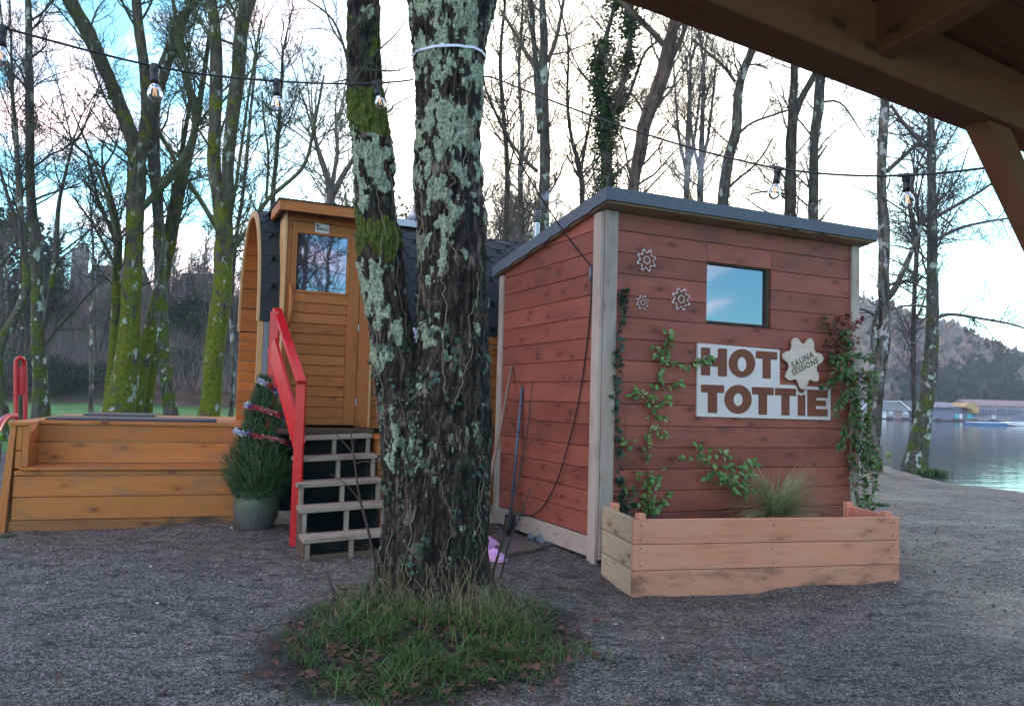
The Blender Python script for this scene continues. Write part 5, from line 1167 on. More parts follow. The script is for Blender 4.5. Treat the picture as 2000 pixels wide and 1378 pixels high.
# ivy on the water edge tree foot and a grass tuft beside it
# ---- distant wood behind the lawn: a few kinds, copied
G4 = 'bare trees in the wood beyond the lawn'
kinds = []
labs = ['far bare grey brown tree in the wood beyond the lawn', 'far bare purplish tree in the wood beyond the lawn', 'far bare dark tree in the wood beyond the lawn', 'far bare pale stemmed tree in the wood beyond the lawn']
def proto(k):
    r = random.Random(100+k); rt = root('bare_tree', (0, 0, -50), labs[k], 'tree', G4); tk = MB(); cr = MB(); hgt = 11
    KK = dict(KD, rmin=.011, up=[.12, .07, .05], kids=[8, 5], sides=[4, 3, 3], wob=.15)
    o = A(0, 0, -50.)
    for s in range(3 if k != 2 else 1):
        a = s*2.1+k; pts = [[0+o[0], 0, -50.3, .16], [math.cos(a)*.3, math.sin(a)*.3, -48, .13], [math.cos(a)*.8, math.sin(a)*.8, -45, .10], [math.cos(a)*1.1, math.sin(a)*1.1, -50+hgt*.75, .05], [math.cos(a)*1.3, math.sin(a)*1.2, -50+hgt, .02]]
        p, L_ = polyline(smooth_line(np.array(pts), 2), .5); p[:, :2] += np.stack([fbm(p[:, :3]+k, 2), fbm(p[:, :3]+k+9, 2)], -1)*.35*np.linspace(0, 1, len(p))[:, None]
        tk.tube(p[:, :3], p[:, 3], 7)
        for j in range(22):
            i = r.randint(int(len(p)*.22), len(p)-2); dd = nrm(p[i+1, :3]-p[i, :3]); sd_ = nrm(np.cross(dd, A(r.gauss(0, 1), r.gauss(0, 1), r.gauss(0, 1)))); an = R(r.uniform(25, 60))
            grow(cr, r, p[i, :3], dd*math.cos(an)+sd_*math.sin(an), r.uniform(1.2, 3.6)*(1-.5*i/len(p)), .03, 0, KK)
    tk.obj('trunk', [M['bark_brown'], M['bark_dark'], M['bark_dark'], M['bark_birch']][k], rt, smooth=True); cr.obj('crown', [M['tw_pale'], M['tw_purple'], M['tw_dark'], M['tw_brown']][k], rt); return rt
protos = [proto(k) for k in range(4)]; used = [False]*4; r_ = random.Random(77)
spots = []
for i in range(46):
    u = r_.uniform(-120, 560); Yd = r_.choice([r_.uniform(44, 58), r_.uniform(58, 95)]); spots.append((u, Yd, .6 if Yd < 58 else .72))
for i in range(24):
    u = r_.uniform(560, 1230); Yd = r_.uniform(34, 80); spots.append((u, Yd, .95))
for i in range(10): spots.append((r_.uniform(1230, 1620), r_.uniform(32, 60), .72))
for u, Yd, sc_ in spots:
    k = r_.randrange(4); p = P(u, 700, Yd); z_ = float(gz(p[0], p[1], False)); rt = protos[k] if not used[k] else copy_tree(protos[k]); used[k] = True
    rt.location = (p[0], p[1], z_-.1); lab_ = ('far bare tree in the wood beyond the lawn on the left' if u < 400 else 'far bare tree behind the barrel sauna door portal' if u < 700 else 'far bare tree seen over the barrel sauna roof' if u < 1230 else 'far bare tree seen over the red hut roof'); rt['label'] = lab_.replace('far bare', ['far bare grey brown', 'far bare purplish', 'far bare dark', 'far bare pale stemmed'][k]); rt.rotation_euler = (r_.uniform(-.06, .06), r_.uniform(-.06, .06), r_.uniform(0, 6.28)); s_ = sc_*r_.uniform(.65, 1.2); rt.scale = (s_, s_, s_*r_.uniform(.9, 1.15))
# undergrowth at the wood edge
def under(name, mat_, n, ux, yx, hx, label, cat, seed, lean=.35, wmin=.012):
    r = random.Random(seed); q = MB(); P_ = []; 
    for i in range(n):
        u = r.uniform(*ux); Yd = r.uniform(*yx); p = P(u, 700, Yd); p[2] = float(gz(p[0], p[1], False))-.05; h = r.uniform(*hx)*(1+.6*float(fbm(A(p[0]*.15, p[1]*.15, seed)[None], 2)[0]))
        d = A(r.gauss(0, lean), r.gauss(0, lean), 1); m_ = p+d*h*.5+A(r.gauss(0, .1), 0, 0); t_ = m_+A(d[0]+r.gauss(0, .3), d[1], 1)*h*.5
        w_ = A(wmin*Yd/50, 0, 0); q.add([p-w_, p+w_, m_+w_*.7, m_-w_*.7, t_], quads=[[0, 1, 2, 3]], tris=[[3, 2, 4]], tn=r.random())
        if r.random() < .7:
            e_ = m_+A(r.gauss(0, .5), r.gauss(0, .3), .5)*h*.4; q.add([m_-w_*.6, m_+w_*.6, e_], tris=[[0, 1, 2]], tn=r.random())
    return tag(q.obj(name, mat_), label, cat, kind='stuff')
M['brush'] = leafmat('bare brushwood', (.08, .062, .062), (.20, .155, .15), (.26, .23, .20), rough=1, tr=0)
M['brush_g'] = leafmat('evergreen undergrowth', (.014, .028, .016), (.04, .065, .035), rough=.8, tr=.05)
under('brushwood', M['brush'], 16000, (-480, 560), (44, 62), (.8, 2.6), 'dark tangled brushwood on the bank beyond the lawn', 'brushwood', 3)
under('far_brushwood', M['brush'], 9000, (-480, 620), (60, 90), (1.6, 3.8), 'tall thin brushwood at the back of the wood', 'brushwood', 4, wmin=.016)
under('back_brushwood', M['brush'], 9000, (560, 1660), (42, 70), (1.0, 3.5), 'brushwood beyond the saunas', 'brushwood', 5)
def shrub(c, rx, rz, n, label, mat_, seed, name='evergreen_shrub', leaf_=.12, cat='shrub', group=None, th=.05):
    r = random.Random(seed); rt = root(name, c, label, cat, group); q = MB()
    for i in range(n):
        d = nrm(A(r.gauss(0, 1), r.gauss(0, 1), r.gauss(0, 1))); k = r.uniform(.35, 1)**.5; lob = 1+.30*float(vnoise((d*2.2+seed)[None])[0])+.18*float(vnoise((d*5+seed)[None])[0]); p = c+A(d[0]*rx*k*lob, d[1]*rx*k*lob, rz+d[2]*rz*k*lob)
        if p[2] < c[2]: p[2] = c[2]+r.random()*.3
        f = nrm(d+A(r.gauss(0, .6), r.gauss(0, .6), r.gauss(0, .6))); s = nrm(np.cross(f, A(r.gauss(0, 1), r.gauss(0, 1), 1)))*leaf_*.35; L_ = leaf_*r.uniform(.7, 1.4)
        q.add([p, p+f*L_*.5+s, p+f*L_, p+f*L_*.5-s], quads=[[0, 1, 2, 3]], tn=r.random())
    q.obj('crown', mat_, rt); q = MB(); q.tube([c-Z*.2, c+Z*rz], [th, th*.4], 6); q.obj('trunk', M['tw_dark'], rt)
def gpt(u, Yd): p = P(u, 700, Yd); p[2] = float(gz(p[0], p[1], False)); return p
shrub(gpt(112, 43.5), 1.5, .9, 2600, 'dark evergreen shrub on the bank behind the left lichen spotted trunk', M['brush_g'], 1)
shrub(gpt(40, 43), 2.4, 1.3, 3600, 'wide dark evergreen shrub behind the red slide ladder', M['brush_g'], 2)
shrub(gpt(10, 52), 3.0, 4.6, 9000, 'tall dark evergreen tree at the left edge beyond the lawn', M['brush_g'], 3, name='evergreen_tree', leaf_=.3, cat='tree', th=.2)
shrub(gpt(385, 50), 1.9, 1.8, 4000, 'dark drooping evergreen left of the forked mossy trunk', M['brush_g'], 5, name='evergreen_tree', leaf_=.26, cat='tree', th=.15)
shrub(gpt(190, 44.5), 1.8, .6, 2200, 'low dark evergreen shrub along the foot of the bank', M['brush_g'], 6)
shrub(gpt(330, 46), 1.7, .8, 2200, 'low dark shrub behind the slender lichen spotted trunk', M['brush_g'], 7)
M['olive'] = leafmat('pale olive foliage', (.07, .08, .03), (.16, .16, .06), rough=.8)
c_ = P(735, 420, 34); c_[2] = .2; shrub(c_+Z*0, 2.6, 5.1, 4200, 'loose olive green tree behind the forked trunk and barrel roof', M['olive'], 8, name='evergreen_tree', leaf_=.22, cat='tree', th=.12)
# houses in the wood
M['h_wall'] = plain('grey rendered house wall', (.17, .16, .17), .9, nsc=2); M['h_roof'] = plain('dark slate house roof', (.06, .055, .065), .85, nsc=3); M['h_win'] = plain('pale window', (.30, .32, .38), .3, nsc=3, bump=0)
def house(u0, u1, Yd, ve, vr, dep, label, chim=None, wins=()):
    a = P(u0, ve, Yd); b = P(u1, ve, Yd); g0 = float(gz((a[0]+b[0])/2, Yd, False)); rt = root('house', A((a[0]+b[0])/2, Yd, g0), label, 'house'); ze = (a[2]+b[2])/2; zr = P((u0+u1)/2, vr, Yd+dep/2)[2]
    q = MB(); q.box(A(0, 0, 0), np.eye(3), (a[0], b[0]), (Yd, Yd+dep), (g0-1, ze)); x0, x1, ym = a[0], b[0], Yd+dep/2
    q.add([(x0, Yd, ze), (x0, Yd+dep, ze), (x0, ym, zr-.2), (x1, Yd, ze), (x1, Yd+dep, ze), (x1, ym, zr-.2)], tris=[[0, 1, 2], [3, 5, 4]]); q.obj('wall', M['h_wall'], rt)
    q = MB()
    for s in (-1, 1):
        yb = ym+s*(dep/2+.5); q.add([(x0-.5, yb, ze-.3), (x1+.5, yb, ze-.3), (x1+.5, ym, zr), (x0-.5, ym, zr), (x0-.5, yb, ze-.15), (x1+.5, yb, ze-.15), (x1+.5, ym, zr+.15), (x0-.5, ym, zr+.15)], quads=[[0, 1, 2, 3], [4, 7, 6, 5], [0, 4, 5, 1], [0, 3, 7, 4], [1, 5, 6, 2]])
    rf = q.obj('roof', M['h_roof'], rt)
    if chim: uu, vt = chim; p = P(uu, vt, ym); q = MB(); q.box(A(p[0], ym, 0), np.eye(3), (-.7, .7), (-.6, .6), (ze, p[2])); q.box(A(p[0], ym, p[2]), np.eye(3), (-.25, .25), (-.25, .25), (0, .7)); q.obj('chimney', M['h_wall'], rf)
    for (wu, wv) in wins: p = P(wu, wv, Yd-.06); q = MB(); q.box(p, np.eye(3), (-.5, .5), (0, .05), (-.8, .8)); q.obj('window', M['h_win'], rt)
house(148, 232, 88, 585, 520, 9, 'tall grey gabled house with chimney seen through the wood on the left', chim=(158, 486), wins=((170, 630), (200, 630), (215, 690)))
house(330, 400, 92, 600, 535, 9, 'low slate roofed house seen through the wood left of the forked mossy trunk', wins=((345, 640), (375, 640)))
# trees behind the camera, mirrored in the glass
for i, (x_, y_, lab) in enumerate(((8.6, -7, 'bare tree behind the viewpoint mirrored in the door glass'), (5.6, -4.6, 'second bare tree behind the viewpoint'))):
    rt = copy_tree(protos[i]); rt.location = (x_, y_, 0); rt.scale = (.8, .8, .8); rt['label'] = lab; del rt['group']
# ------------------------------------------------------------------ the big forked tree
TY = 5.05
def trunk_bark():
    m, b, new, ln = mat('rough lichen covered bark'); x = X(new, ln); o = x.co('Object'); gc = x.attr('gc'); tn = x.attr('tn', 'Fac')
    sp = new('ShaderNodeSeparateXYZ'); ln(gc, sp.inputs[0])
    n1 = x.noise(x.map(o, (38, 38, 9)), 1, 6, .7); n2 = x.noise(o, 6, 4, .6); n3 = x.noise(o, 60, 4, .6); n4 = x.vor(o, 70)
    col = x.mix(x.rng(n1, .42, .66), (.012, .009, .007), (.075, .056, .045))
    col = x.mix(x.math('MULTIPLY', x.rng(n2, .52, .64), x.rng(n1, .45, .6)), col, (.20, .15, .12))
    col = x.mix(x.rng(n3, .62, .72), col, (.22, .19, .15))
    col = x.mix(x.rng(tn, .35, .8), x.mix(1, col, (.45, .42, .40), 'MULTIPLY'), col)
    mc = x.mix(x.rng(n3, .35, .65), (.03, .042, .008), (.10, .125, .018)); col = x.mix(x.rng(x.math('ADD', sp.outputs[1], x.math('MULTIPLY', x.math('SUBTRACT', x.noise(o, 22, 6, .75), .5), 1.7)), .48, .66), col, mc)
    lc = x.mix(x.rng(n3, .38, .62), (.12, .16, .11), (.36, .42, .30)); lc = x.mix(x.rng(n4, .25, .05), lc, (.12, .17, .12))
    lf = x.rng(x.math('ADD', sp.outputs[0], x.math('ADD', x.math('MULTIPLY', x.math('SUBTRACT', x.noise(o, 26, 6, .8), .5), 1.9), x.math('MULTIPLY', x.math('SUBTRACT', x.vor(o, 60), .45), -.5))), .47, .56)
    col = x.mix(lf, col, lc)
    ln(col, b.inputs['Base Color']); b.inputs['Roughness'].default_value = .85; b.inputs['Specular IOR Level'].default_value = .25
    ln(x.bump(x.math('ADD', x.math('MULTIPLY', n1, .7), x.math('MULTIPLY', n3, .3)), 1.0, .014, x.bump(lf, .7, .008)), b.inputs['Normal']); return m
M['trunk'] = trunk_bark()
MAIN = [(-260, 820, 1000), (-120, 800, 990), (0, 797, 968), (60, 805, 955), (120, 812, 942), (200, 816, 940), (300, 818, 936), (400, 822, 940), (500, 827, 945), (600, 826, 948), (700, 820, 950), (760, 806, 953), (830, 792, 955), (900, 785, 955), (1000, 778, 950), (1080, 765, 945), (1130, 755, 950), (1170, 738, 962), (1210, 715, 985)]
LEFT = [(-260, 690, 735), (0, 684, 737), (100, 684, 738), (170, 685, 742), (220, 687, 747), (270, 691, 758), (320, 696, 765), (370, 698, 766), (420, 697, 770), (470, 699, 781), (520, 705, 786), (570, 713, 789), (620, 720, 796), (670, 727, 805), (720, 735, 820), (780, 741, 835), (850, 747, 850), (920, 752, 860), (1000, 755, 865), (1080, 748, 860), (1130, 740, 855), (1170, 722, 850), (1210, 700, 850)]
BL_M = [(870, 30, 70, 60, 1), (850, 130, 45, 70, 1), (915, 150, 30, 70, 1), (860, 270, 48, 80, 1), (912, 300, 30, 70, .9), (850, 335, 45, 50, 1), (868, 430, 30, 40, .9), (922, 410, 18, 30, .6), (840, 500, 26, 60, .9), (882, 480, 14, 50, .8), (905, 500, 12, 20, .7), (848, 660, 26, 36, .8), (805, 860, 22, 60, .75), (838, 720, 12, 20, .8), (890, 690, 14, 20, .6), (905, 200, 30, 40, .6)]
BL_L = [(725, 290, 40, 55, 1.1), (735, 350, 26, 40, 1), (712, 420, 18, 60, .95), (735, 550, 32, 55, 1.1), (750, 610, 26, 40, 1), (740, 690, 26, 40, .85), (775, 650, 14, 30, .7), (790, 860, 30, 60, .8), (715, 20, 20, 60, .3), (770, 800, 20, 30, .5)]
def bole(table, blobs, mosses, Y, k=300, step=4.0, seed=0, flare=True):
    vs = np.arange(table[0][0], table[-1][0]+1, step); tv = [t[0] for t in table]
    ul = np.interp(vs, tv, [t[1] for t in table]); ur = np.interp(vs, tv, [t[2] for t in table]); uc = (ul+ur)/2; w = (ur-ul)/2
    c = np.array([P(a, b, Y) for a, b in zip(uc, vs)]); c = np.vstack([c]); rad = w*Y/F
    ang = np.linspace(0, 2*math.pi, k+1); ca, sa = np.cos(ang), np.sin(ang)
    d = np.stack([ca, sa, 0*ca], -1)
    base = c[:, None, :]+rad[:, None, None]*d[None]
    p = base
    rid = fbm(p*A(26, 26, 5)+seed, 4); big = fbm(p*A(3, 3, 1.6)+seed*2, 3); fine = fbm(p*A(60, 60, 22)+seed, 3)
    ridge = 1-np.abs(rid)*2.4
    disp = .030*big+.019*ridge+.009*fine
    zz_ = p[:, :, 2]
    if flare: disp = disp+.05*np.exp(-np.clip(zz_-.02, 0, 9)/.22)*(.6+.9*np.sin(ang*4+1.2)[None]*1.0)
    U = uc[:, None]+w[:, None]*ca[None]; Vv = vs[:, None]+0*U
    D = np.zeros_like(U)-.5
    for bx, by, rx, ry, st in blobs: D = np.maximum(D, st-((U-bx)/rx)**2*.55-((Vv-by)/ry)**2*.55)
    back = sstep(.1, .5, sa)[None]; D = D*(1-back)+back*(.1)
    ln_ = fbm(p*A(23, 23, 11)+seed+9, 4)+.35*fbm(p*A(50, 50, 30)+seed, 3); lich = sstep(-.10, .26, ln_*1.25+D*.52-.27)
    mo = np.zeros_like(U)
    for a_, b_, st in mosses: mo = np.maximum(mo, st*sstep(a_-55, a_+25, Vv)*sstep(b_+55, b_-20, Vv))
    mo = sstep(.3, .8, mo+.75*fbm(p*A(9, 9, 6)+seed+3, 4)); lich = lich*(1-mo*.8)
    disp = disp+.009*sstep(.4, .6, lich)+.012*mo*np.clip(fine+.5, 0, 1.5)
    V = base+d[None]*disp[:, :, None]
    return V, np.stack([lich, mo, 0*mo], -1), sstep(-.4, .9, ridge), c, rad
tb_ = A(TREE[0], TREE[1], float(gz(TREE[0], TREE[1])))
big = root('forked_tree', tb_, 'big forked tree with lichen patched dark bark in the middle of the yard', 'tree')
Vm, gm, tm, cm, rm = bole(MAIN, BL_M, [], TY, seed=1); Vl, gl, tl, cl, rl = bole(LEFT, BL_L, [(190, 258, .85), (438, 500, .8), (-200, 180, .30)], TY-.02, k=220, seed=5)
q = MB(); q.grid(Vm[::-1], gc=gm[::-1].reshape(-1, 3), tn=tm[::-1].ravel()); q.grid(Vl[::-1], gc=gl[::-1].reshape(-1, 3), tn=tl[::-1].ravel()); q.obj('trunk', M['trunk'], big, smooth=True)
# crown above the frame and the thin branches seen beside the boles
r_ = random.Random(41); q = MB(); KT = dict(KD, rmin=.003)
for top, rad_, dirs in ((cm[0], rm[0], ((-.3, .1, 1), (.5, .2, 1), (.1, -.3, 1))), (cl[0], rl[0], ((-.5, .1, 1), (-.1, .3, 1)))):
    for d_ in dirs: grow(q, r_, top, A(*d_), 2.6, rad_*.5, 0, dict(KT, kids=[10, 6]))
def pxline(pts, Y): return [[*P(u, v, Y+(o[0] if o else 0)), w/2*Y/F] for u, v, w, *o in pts]
for pts in ([(692, 165, 8), (686, 150, 7), (673, 95, 6), (660, 55, 5), (640, 25, 4), (600, 0, 3)], [(696, 160, 5), (700, 145, 5), (719, 120, 4), (745, 92, 4), (770, 72, 3), (795, 38, 2)], [(690, 150, 3), (668, 158, 3), (655, 160, 2)], [(712, 136, 4), (740, 138, 4), (775, 140, 3), (800, 128, 2)], [(672, 90, 4), (650, 60, 4), (636, 20, 3), (628, -10, 3)], [(690, 60, 4), (716, 20, 3), (738, 0, 3)]):
    p, L_ = polyline(smooth_line(np.array(pxline(pts, TY-.25)), 2), .04); q.tube(p[:, :3], p[:, 3], 6)
    for j in range(int(L_*9)):
        i = r_.randint(1, len(p)-2); dd = nrm(p[i+1, :3]-p[i, :3]); sd_ = nrm(np.cross(dd, A(r_.gauss(0, 1), r_.gauss(0, 1), r_.gauss(0, 1)))); a = R(r_.uniform(30, 60)); grow(q, r_, p[i, :3], dd*math.cos(a)+sd_*math.sin(a), r_.uniform(.12, .45), .003, 1, dict(KD, rmin=.0016, wob=.18))
q.obj('crown', M['tw_dark'], big)
# ivy leaves and vine tendrils on the boles
q = MB(); qv = MB()
def surf(V, i, j): return V[i, j], nrm(V[i, j]-V[i, :].mean(0))
nrow = len(Vm)
def ivyon(V, table, n, vlo, vhi, seed, front=(3.3, 6.1)):
    r = random.Random(seed); vs = np.arange(table[0][0], table[-1][0]+1, 4.0); k = V.shape[1]-1
    for c in range(n):
        v0 = r.uniform(vlo, vhi); a0_ = r.uniform(*front); 
        for _ in range(r.randint(3, 9)):
            i = int(np.argmin(abs(vs-(v0+r.gauss(0, 16))))); j = int(((a0_+r.gauss(0, .12))/(2*math.pi))*k) % k; p, n_ = surf(V, i, j)
            d_ = nrm(A(r.gauss(0, .6), 0, -1+r.gauss(0, .5))+n_*.25); q.leaf(p+n_*(.006+r.random()*.02), d_, n_*-1 if False else n_, r.uniform(.018, .042), r.uniform(.018, .042), shape=1, fold=.05)
ivyon(Vm, MAIN, 34, 640, 1150, 3); ivyon(Vl, LEFT, 30, 660, 1130, 4); ivyon(Vm, MAIN, 18, 730, 900, 5, (3.2, 4.4)); ivyon(Vm, MAIN, 8, 380, 640, 6, (2.9, 3.6))
q.obj('ivy', M['ivy'], big)
r_ = random.Random(8)
for s in range(30):
    V = Vm if s % 3 else Vl; k = V.shape[1]-1; tab = MAIN if s % 3 else LEFT; vs = np.arange(tab[0][0], tab[-1][0]+1, 4.0)
    v = r_.uniform(850, 1170) if s > 12 else r_.uniform(300, 900); a = r_.uniform(3.4, 6.0); pts = []
    for _ in range(r_.randint(12, 40)):
        i = int(np.argmin(abs(vs-v))); j = int((a/(2*math.pi))*k) % k; p, n_ = surf(V, i, j); pts.append(p+n_*(.006+.01*abs(math.sin(_*.5)))); v -= r_.uniform(3, 12); a += r_.gauss(0, .05)
        if v < 0: break
    if len(pts) > 4: qv.tube(smooth_line(np.array(pts), 1), r_.uniform(.0012, .0035), 4)
qv.obj('vine_tendril', M['vine_pale'], big)
# zip tie and wires
ic = int(np.argmin(abs(np.arange(MAIN[0][0], MAIN[-1][0]+1, 4.0)-112)))
rg = [Vm[ic, j]+nrm(Vm[ic, j]-Vm[ic].mean(0))*.012+Z*.03*math.sin(j/300*2*math.pi*1+.5) for j in range(0, 301, 10)]
zt_ = root('zip_tie', rg[0], 'pale translucent cable tie strapped round the big forked tree', 'cable tie'); q = MB()
for a, b in zip(rg[:-1], rg[1:]): q.beam(a, b+(b-a)*.05, .005, .016)
q.obj('strap', M['zip'], zt_); q = MB(); hb = P(853, 98, rg[21][1]-.02); hb = rg[22]; q.box(hb, np.eye(3), (-.012, .012), (-.012, .0), (-.012, .012)); q.obj('buckle', M['zip'], zt_)
wl = [(-180, 10, 2.9), (0, 52, 3.1), (150, 94, 3.2), (302, 131, 3.35), (420, 149, 3.6), (540, 159, 3.9), (640, 164, 4.25), (733, 163, 4.6), (775, 160, 4.75), (806, 156, 4.88)]
wr = [(944, 150, 4.95), (958, 149, 4.9), (1040, 183, 4.7), (1200, 243, 4.4), (1350, 290, 4.15), (1455, 316, 4.0), (1520, 330, 3.9), (1640, 343, 3.75), (1770, 344, 3.6), (1880, 334, 3.3), (2000, 318, 2.95), (2180, 280, 2.6)]
for w_, lab in ((wl, 'black festoon light cable running left from the big forked tree'), (wr, 'black festoon light cable running right from the big forked tree to the shelter')):
    q = MB(); q.tube(smooth_line(np.array([P(*t) for t in w_]), 3), .0052, 6); tag(q.obj('festoon_cable', M['cable'], smooth=True), lab, 'cable')
cb_ = [P(944, 152, 4.95), P(948, 175, 4.95), P(966, 220, 5.1), P(1005, 300, 5.5), P(1060, 392, 6.1), P(1110, 465, 6.6)]
cb_ += [side_pt(1148, 512, .05), side_pt(1156, 522, .03), side_pt(1157, 545, .03), side_pt(1152, 620, .03), side_pt(1143, 700, .03), side_pt(1131, 780, .035), side_pt(1115, 850, .04), side_pt(1094, 925, .05), side_pt(1072, 975, .06), side_pt(1050, 1003, .06), side_pt(1025, 1008, .05), side_pt(1000, 1000, .05)]
q = MB(); q.tube(smooth_line(np.array(cb_), 2), .0062, 6); tag(q.obj('power_cable', M['cable'], smooth=True), 'thick black cable drooping from the big tree down the red side wall', 'cable')
cl_ = side_pt(1154, 530, .025); q = MB(); q.tube([side_pt(1154, 522, .034), side_pt(1153, 550, .034)], .012, 8); tag(q.obj('cable_clamp', M['zinc'], smooth=True), 'small grey cable clamp at the top of the red side wall', 'clamp')
def bulb(u, v, Y, label, tilt=(0, 0)):
    c = P(u, v, Y); rt = root('festoon_bulb', c, label, 'light bulb', 'festoon bulbs'); rt_o = []
    s = 1.0
    q = MB(); q.lathe([(0, .014), (.016, .012), (.019, .0), (.019, -.020), (.0165, -.024), (.0165, -.050), (.018, -.052), (.018, -.060), (.0165, -.062), (.0165, -.072), (0, -.072)], c, 20); q.tube([c+A(-.030, 0, .004), c+A(.030, 0, .004)], .009, 8); rt_o.append(q.obj('socket', M['black'], rt, smooth=True))
    q = MB(); pr = [(.012, -.068), (.014, -.078), (.022, -.090), (.0285, -.105), (.030, -.120), (.0265, -.135), (.018, -.146), (.008, -.151), (0, -.152)]; q.lathe(pr, c, 24); gb = q.obj('glass_bulb', M['bulb'], rt, smooth=True)
    q = MB()
    for k in range(4): a = k*1.571+.4; q.tube([c+A(math.cos(a)*.004, math.sin(a)*.004, -.088), c+A(math.cos(a+.5)*.009, math.sin(a+.5)*.009, -.128)], .0011, 4)
    q.obj('filament', M['filament'], rt); q = MB(); q.lathe([(0, -.07), (.007, -.07), (.004, -.088), (0, -.090)], c, 10); q.obj('stem', M['zip'], rt, smooth=True)
    rt.rotation_euler = (tilt[0], tilt[1], 0); return rt
b0 = bulb(302, 131, 3.35, 'festoon bulb hanging in front of the thick mossy trunk', (0, -.06))
for u, v, Y, lab, tl_ in ((5, 56, 3.1, 'festoon bulb cut by the left edge of the photo', (0, 0)), (540, 159, 3.9, 'festoon bulb above the barrel sauna end', (.05, -.06)), (733, 163, 4.6, 'festoon bulb in front of the slimmer left bole of the big tree', (.1, -.28)), (1520, 330, 3.9, 'festoon bulb above the middle of the red hut roof', (.1, .12)), (1770, 344, 3.6, 'festoon bulb right of the red hut roof end', (0, -.05))):
    c = copy_tree(b0); c.location = P(u, v, Y); c['label'] = lab; c.rotation_euler = (tl_[0], tl_[1], 0)

# ------------------------------------------------------------------ grass, straw and leaves round the tree
def blade(mb, r, p, h, lean, w, tn, curl=.5):
    a = r.uniform(0, 2*math.pi); d = A(math.cos(a), math.sin(a), 0); s = A(-d[1], d[0], 0)*w; u1 = p+d*h*lean*.25+Z*h*.45; u2 = p+d*h*lean*.75+Z*h*(.85-.2*curl); u3 = p+d*h*lean*1.35+Z*h*(1-.75*curl)
    mb.add([p-s, p+s, u1-s*.85, u1+s*.85, u2-s*.5, u2+s*.5, u3], quads=[[0, 1, 3, 2], [2, 3, 5, 4]], tris=[[4, 5, 6]], tn=tn)
r_ = random.Random(12); q = MB(); n = 0
while n < 230:
    x_, y_ = r_.uniform(-1.5, .75), r_.uniform(3.05, 5.9); rs = math.hypot((x_+.40)/.84, (y_-4.42)/1.15); f = float(fbm(A(x_*2.4, y_*2.4, 1)[None], 3)[0])
    if rs > 1.22 or math.hypot(x_-TREE[0], y_-TREE[1]) < .24 or r_.random() > (1.02-rs)*1.9+.7*f+.10: continue
    n += 1; m_ = int(r_.uniform(6, 34)*(1 if rs < .85 else .6)); hh_ = r_.uniform(.045, .15)*(1.2-.5*rs); t0_ = r_.random()*.55; sp_ = r_.uniform(.012, .05)
    for k in range(m_):
        bx, by = x_+r_.gauss(0, sp_), y_+r_.gauss(0, sp_); blade(q, r_, A(bx, by, float(gz(bx, by))-.006), hh_*r_.uniform(.5, 1.2), r_.uniform(.5, 2.2), r_.uniform(.0016, .0034), min(1, t0_+r_.random()*.5), r_.uniform(.2, 1.0))
tag(q.obj('grass', M['grassy']), 'green grass tufts round the foot of the big forked tree', 'grass', kind='stuff')
q = MB()
for i in range(650):
    if r_.random() < .65: x_, y_ = r_.gauss(-.17, .17), r_.gauss(4.66, .20)
    else: x_, y_ = r_.gauss(-.80, .12), r_.gauss(4.8, .20)
    dd = A(x_-TREE[0], y_-TREE[1], 0); 
    if np.linalg.norm(dd) < .2: continue
    z_ = float(gz(x_, y_)); h = r_.uniform(.08, .24); p = A(x_, y_, z_); o_ = nrm(dd+A(r_.gauss(0, .2), r_.gauss(0, .2), 0)); w_ = r_.uniform(.0008, .0018); s_ = A(-o_[1], o_[0], 0)*w_; ln_ = r_.uniform(.3, 1.1)
    pts = [p, p+o_*h*.15*ln_+Z*h*.55, p+o_*h*.5*ln_+Z*h*.72, p+o_*h*ln_*.95+Z*h*.35]
    q.add([pts[0]-s_, pts[0]+s_, pts[1]-s_, pts[1]+s_, pts[2]-s_*.8, pts[2]+s_*.8, pts[3]], quads=[[0, 1, 3, 2], [2, 3, 5, 4]], tris=[[4, 5, 6]], tn=r_.random())
for i in range(70):      # straw and dead stems standing against the bole
    a = r_.uniform(3.3, 6.2); p = A(TREE[0]+math.cos(a)*r_.uniform(.24, .34), TREE[1]+math.sin(a)*r_.uniform(.24, .34), .05); h = r_.uniform(.10, .40)
    t = p+A(r_.gauss(0, .10), r_.gauss(0, .04), h); m_ = (p+t)/2+A(r_.gauss(0, .03), -.02, 0); q.tube([p, m_, t], .0012, 3, cap=False, tn=r_.random())
tag(q.obj('dry_grass', M['straw']), 'pale dry straw drooping round the foot of the big tree', 'straw', kind='stuff')
q = MB()
for i in range(1500):
    x_, y_ = r_.gauss(-.43, .58), r_.gauss(4.25, .66)
    if math.hypot((x_+.40)/.86, (y_-4.45)/1.15)+r_.gauss(0, .07) > .95 and r_.random() < .97: continue
    z_ = float(gz(x_, y_)); d_ = nrm(A(r_.gauss(0, 1), r_.gauss(0, 1), r_.gauss(.1, .3))); up = nrm(A(r_.gauss(0, .4), r_.gauss(0, .4), 1)); s_ = r_.uniform(.022, .062); q.leaf(A(x_, y_, z_+r_.uniform(.004, .03)), d_, up, s_, s_*r_.uniform(.7, 1.0), shape=1, fold=r_.uniform(-.2, .5))
for u, v in ((1155, 1215), (1165, 1208)): p = G(u, v, .012); q.leaf(p, nrm(A(1, .3, .15)), Z, .07, .05, shape=1, fold=.4, tn=.9)
tag(q.obj('fallen_leaves', M['dead']), 'brown fallen leaves among the grass round the tree', 'fallen leaves', kind='stuff')
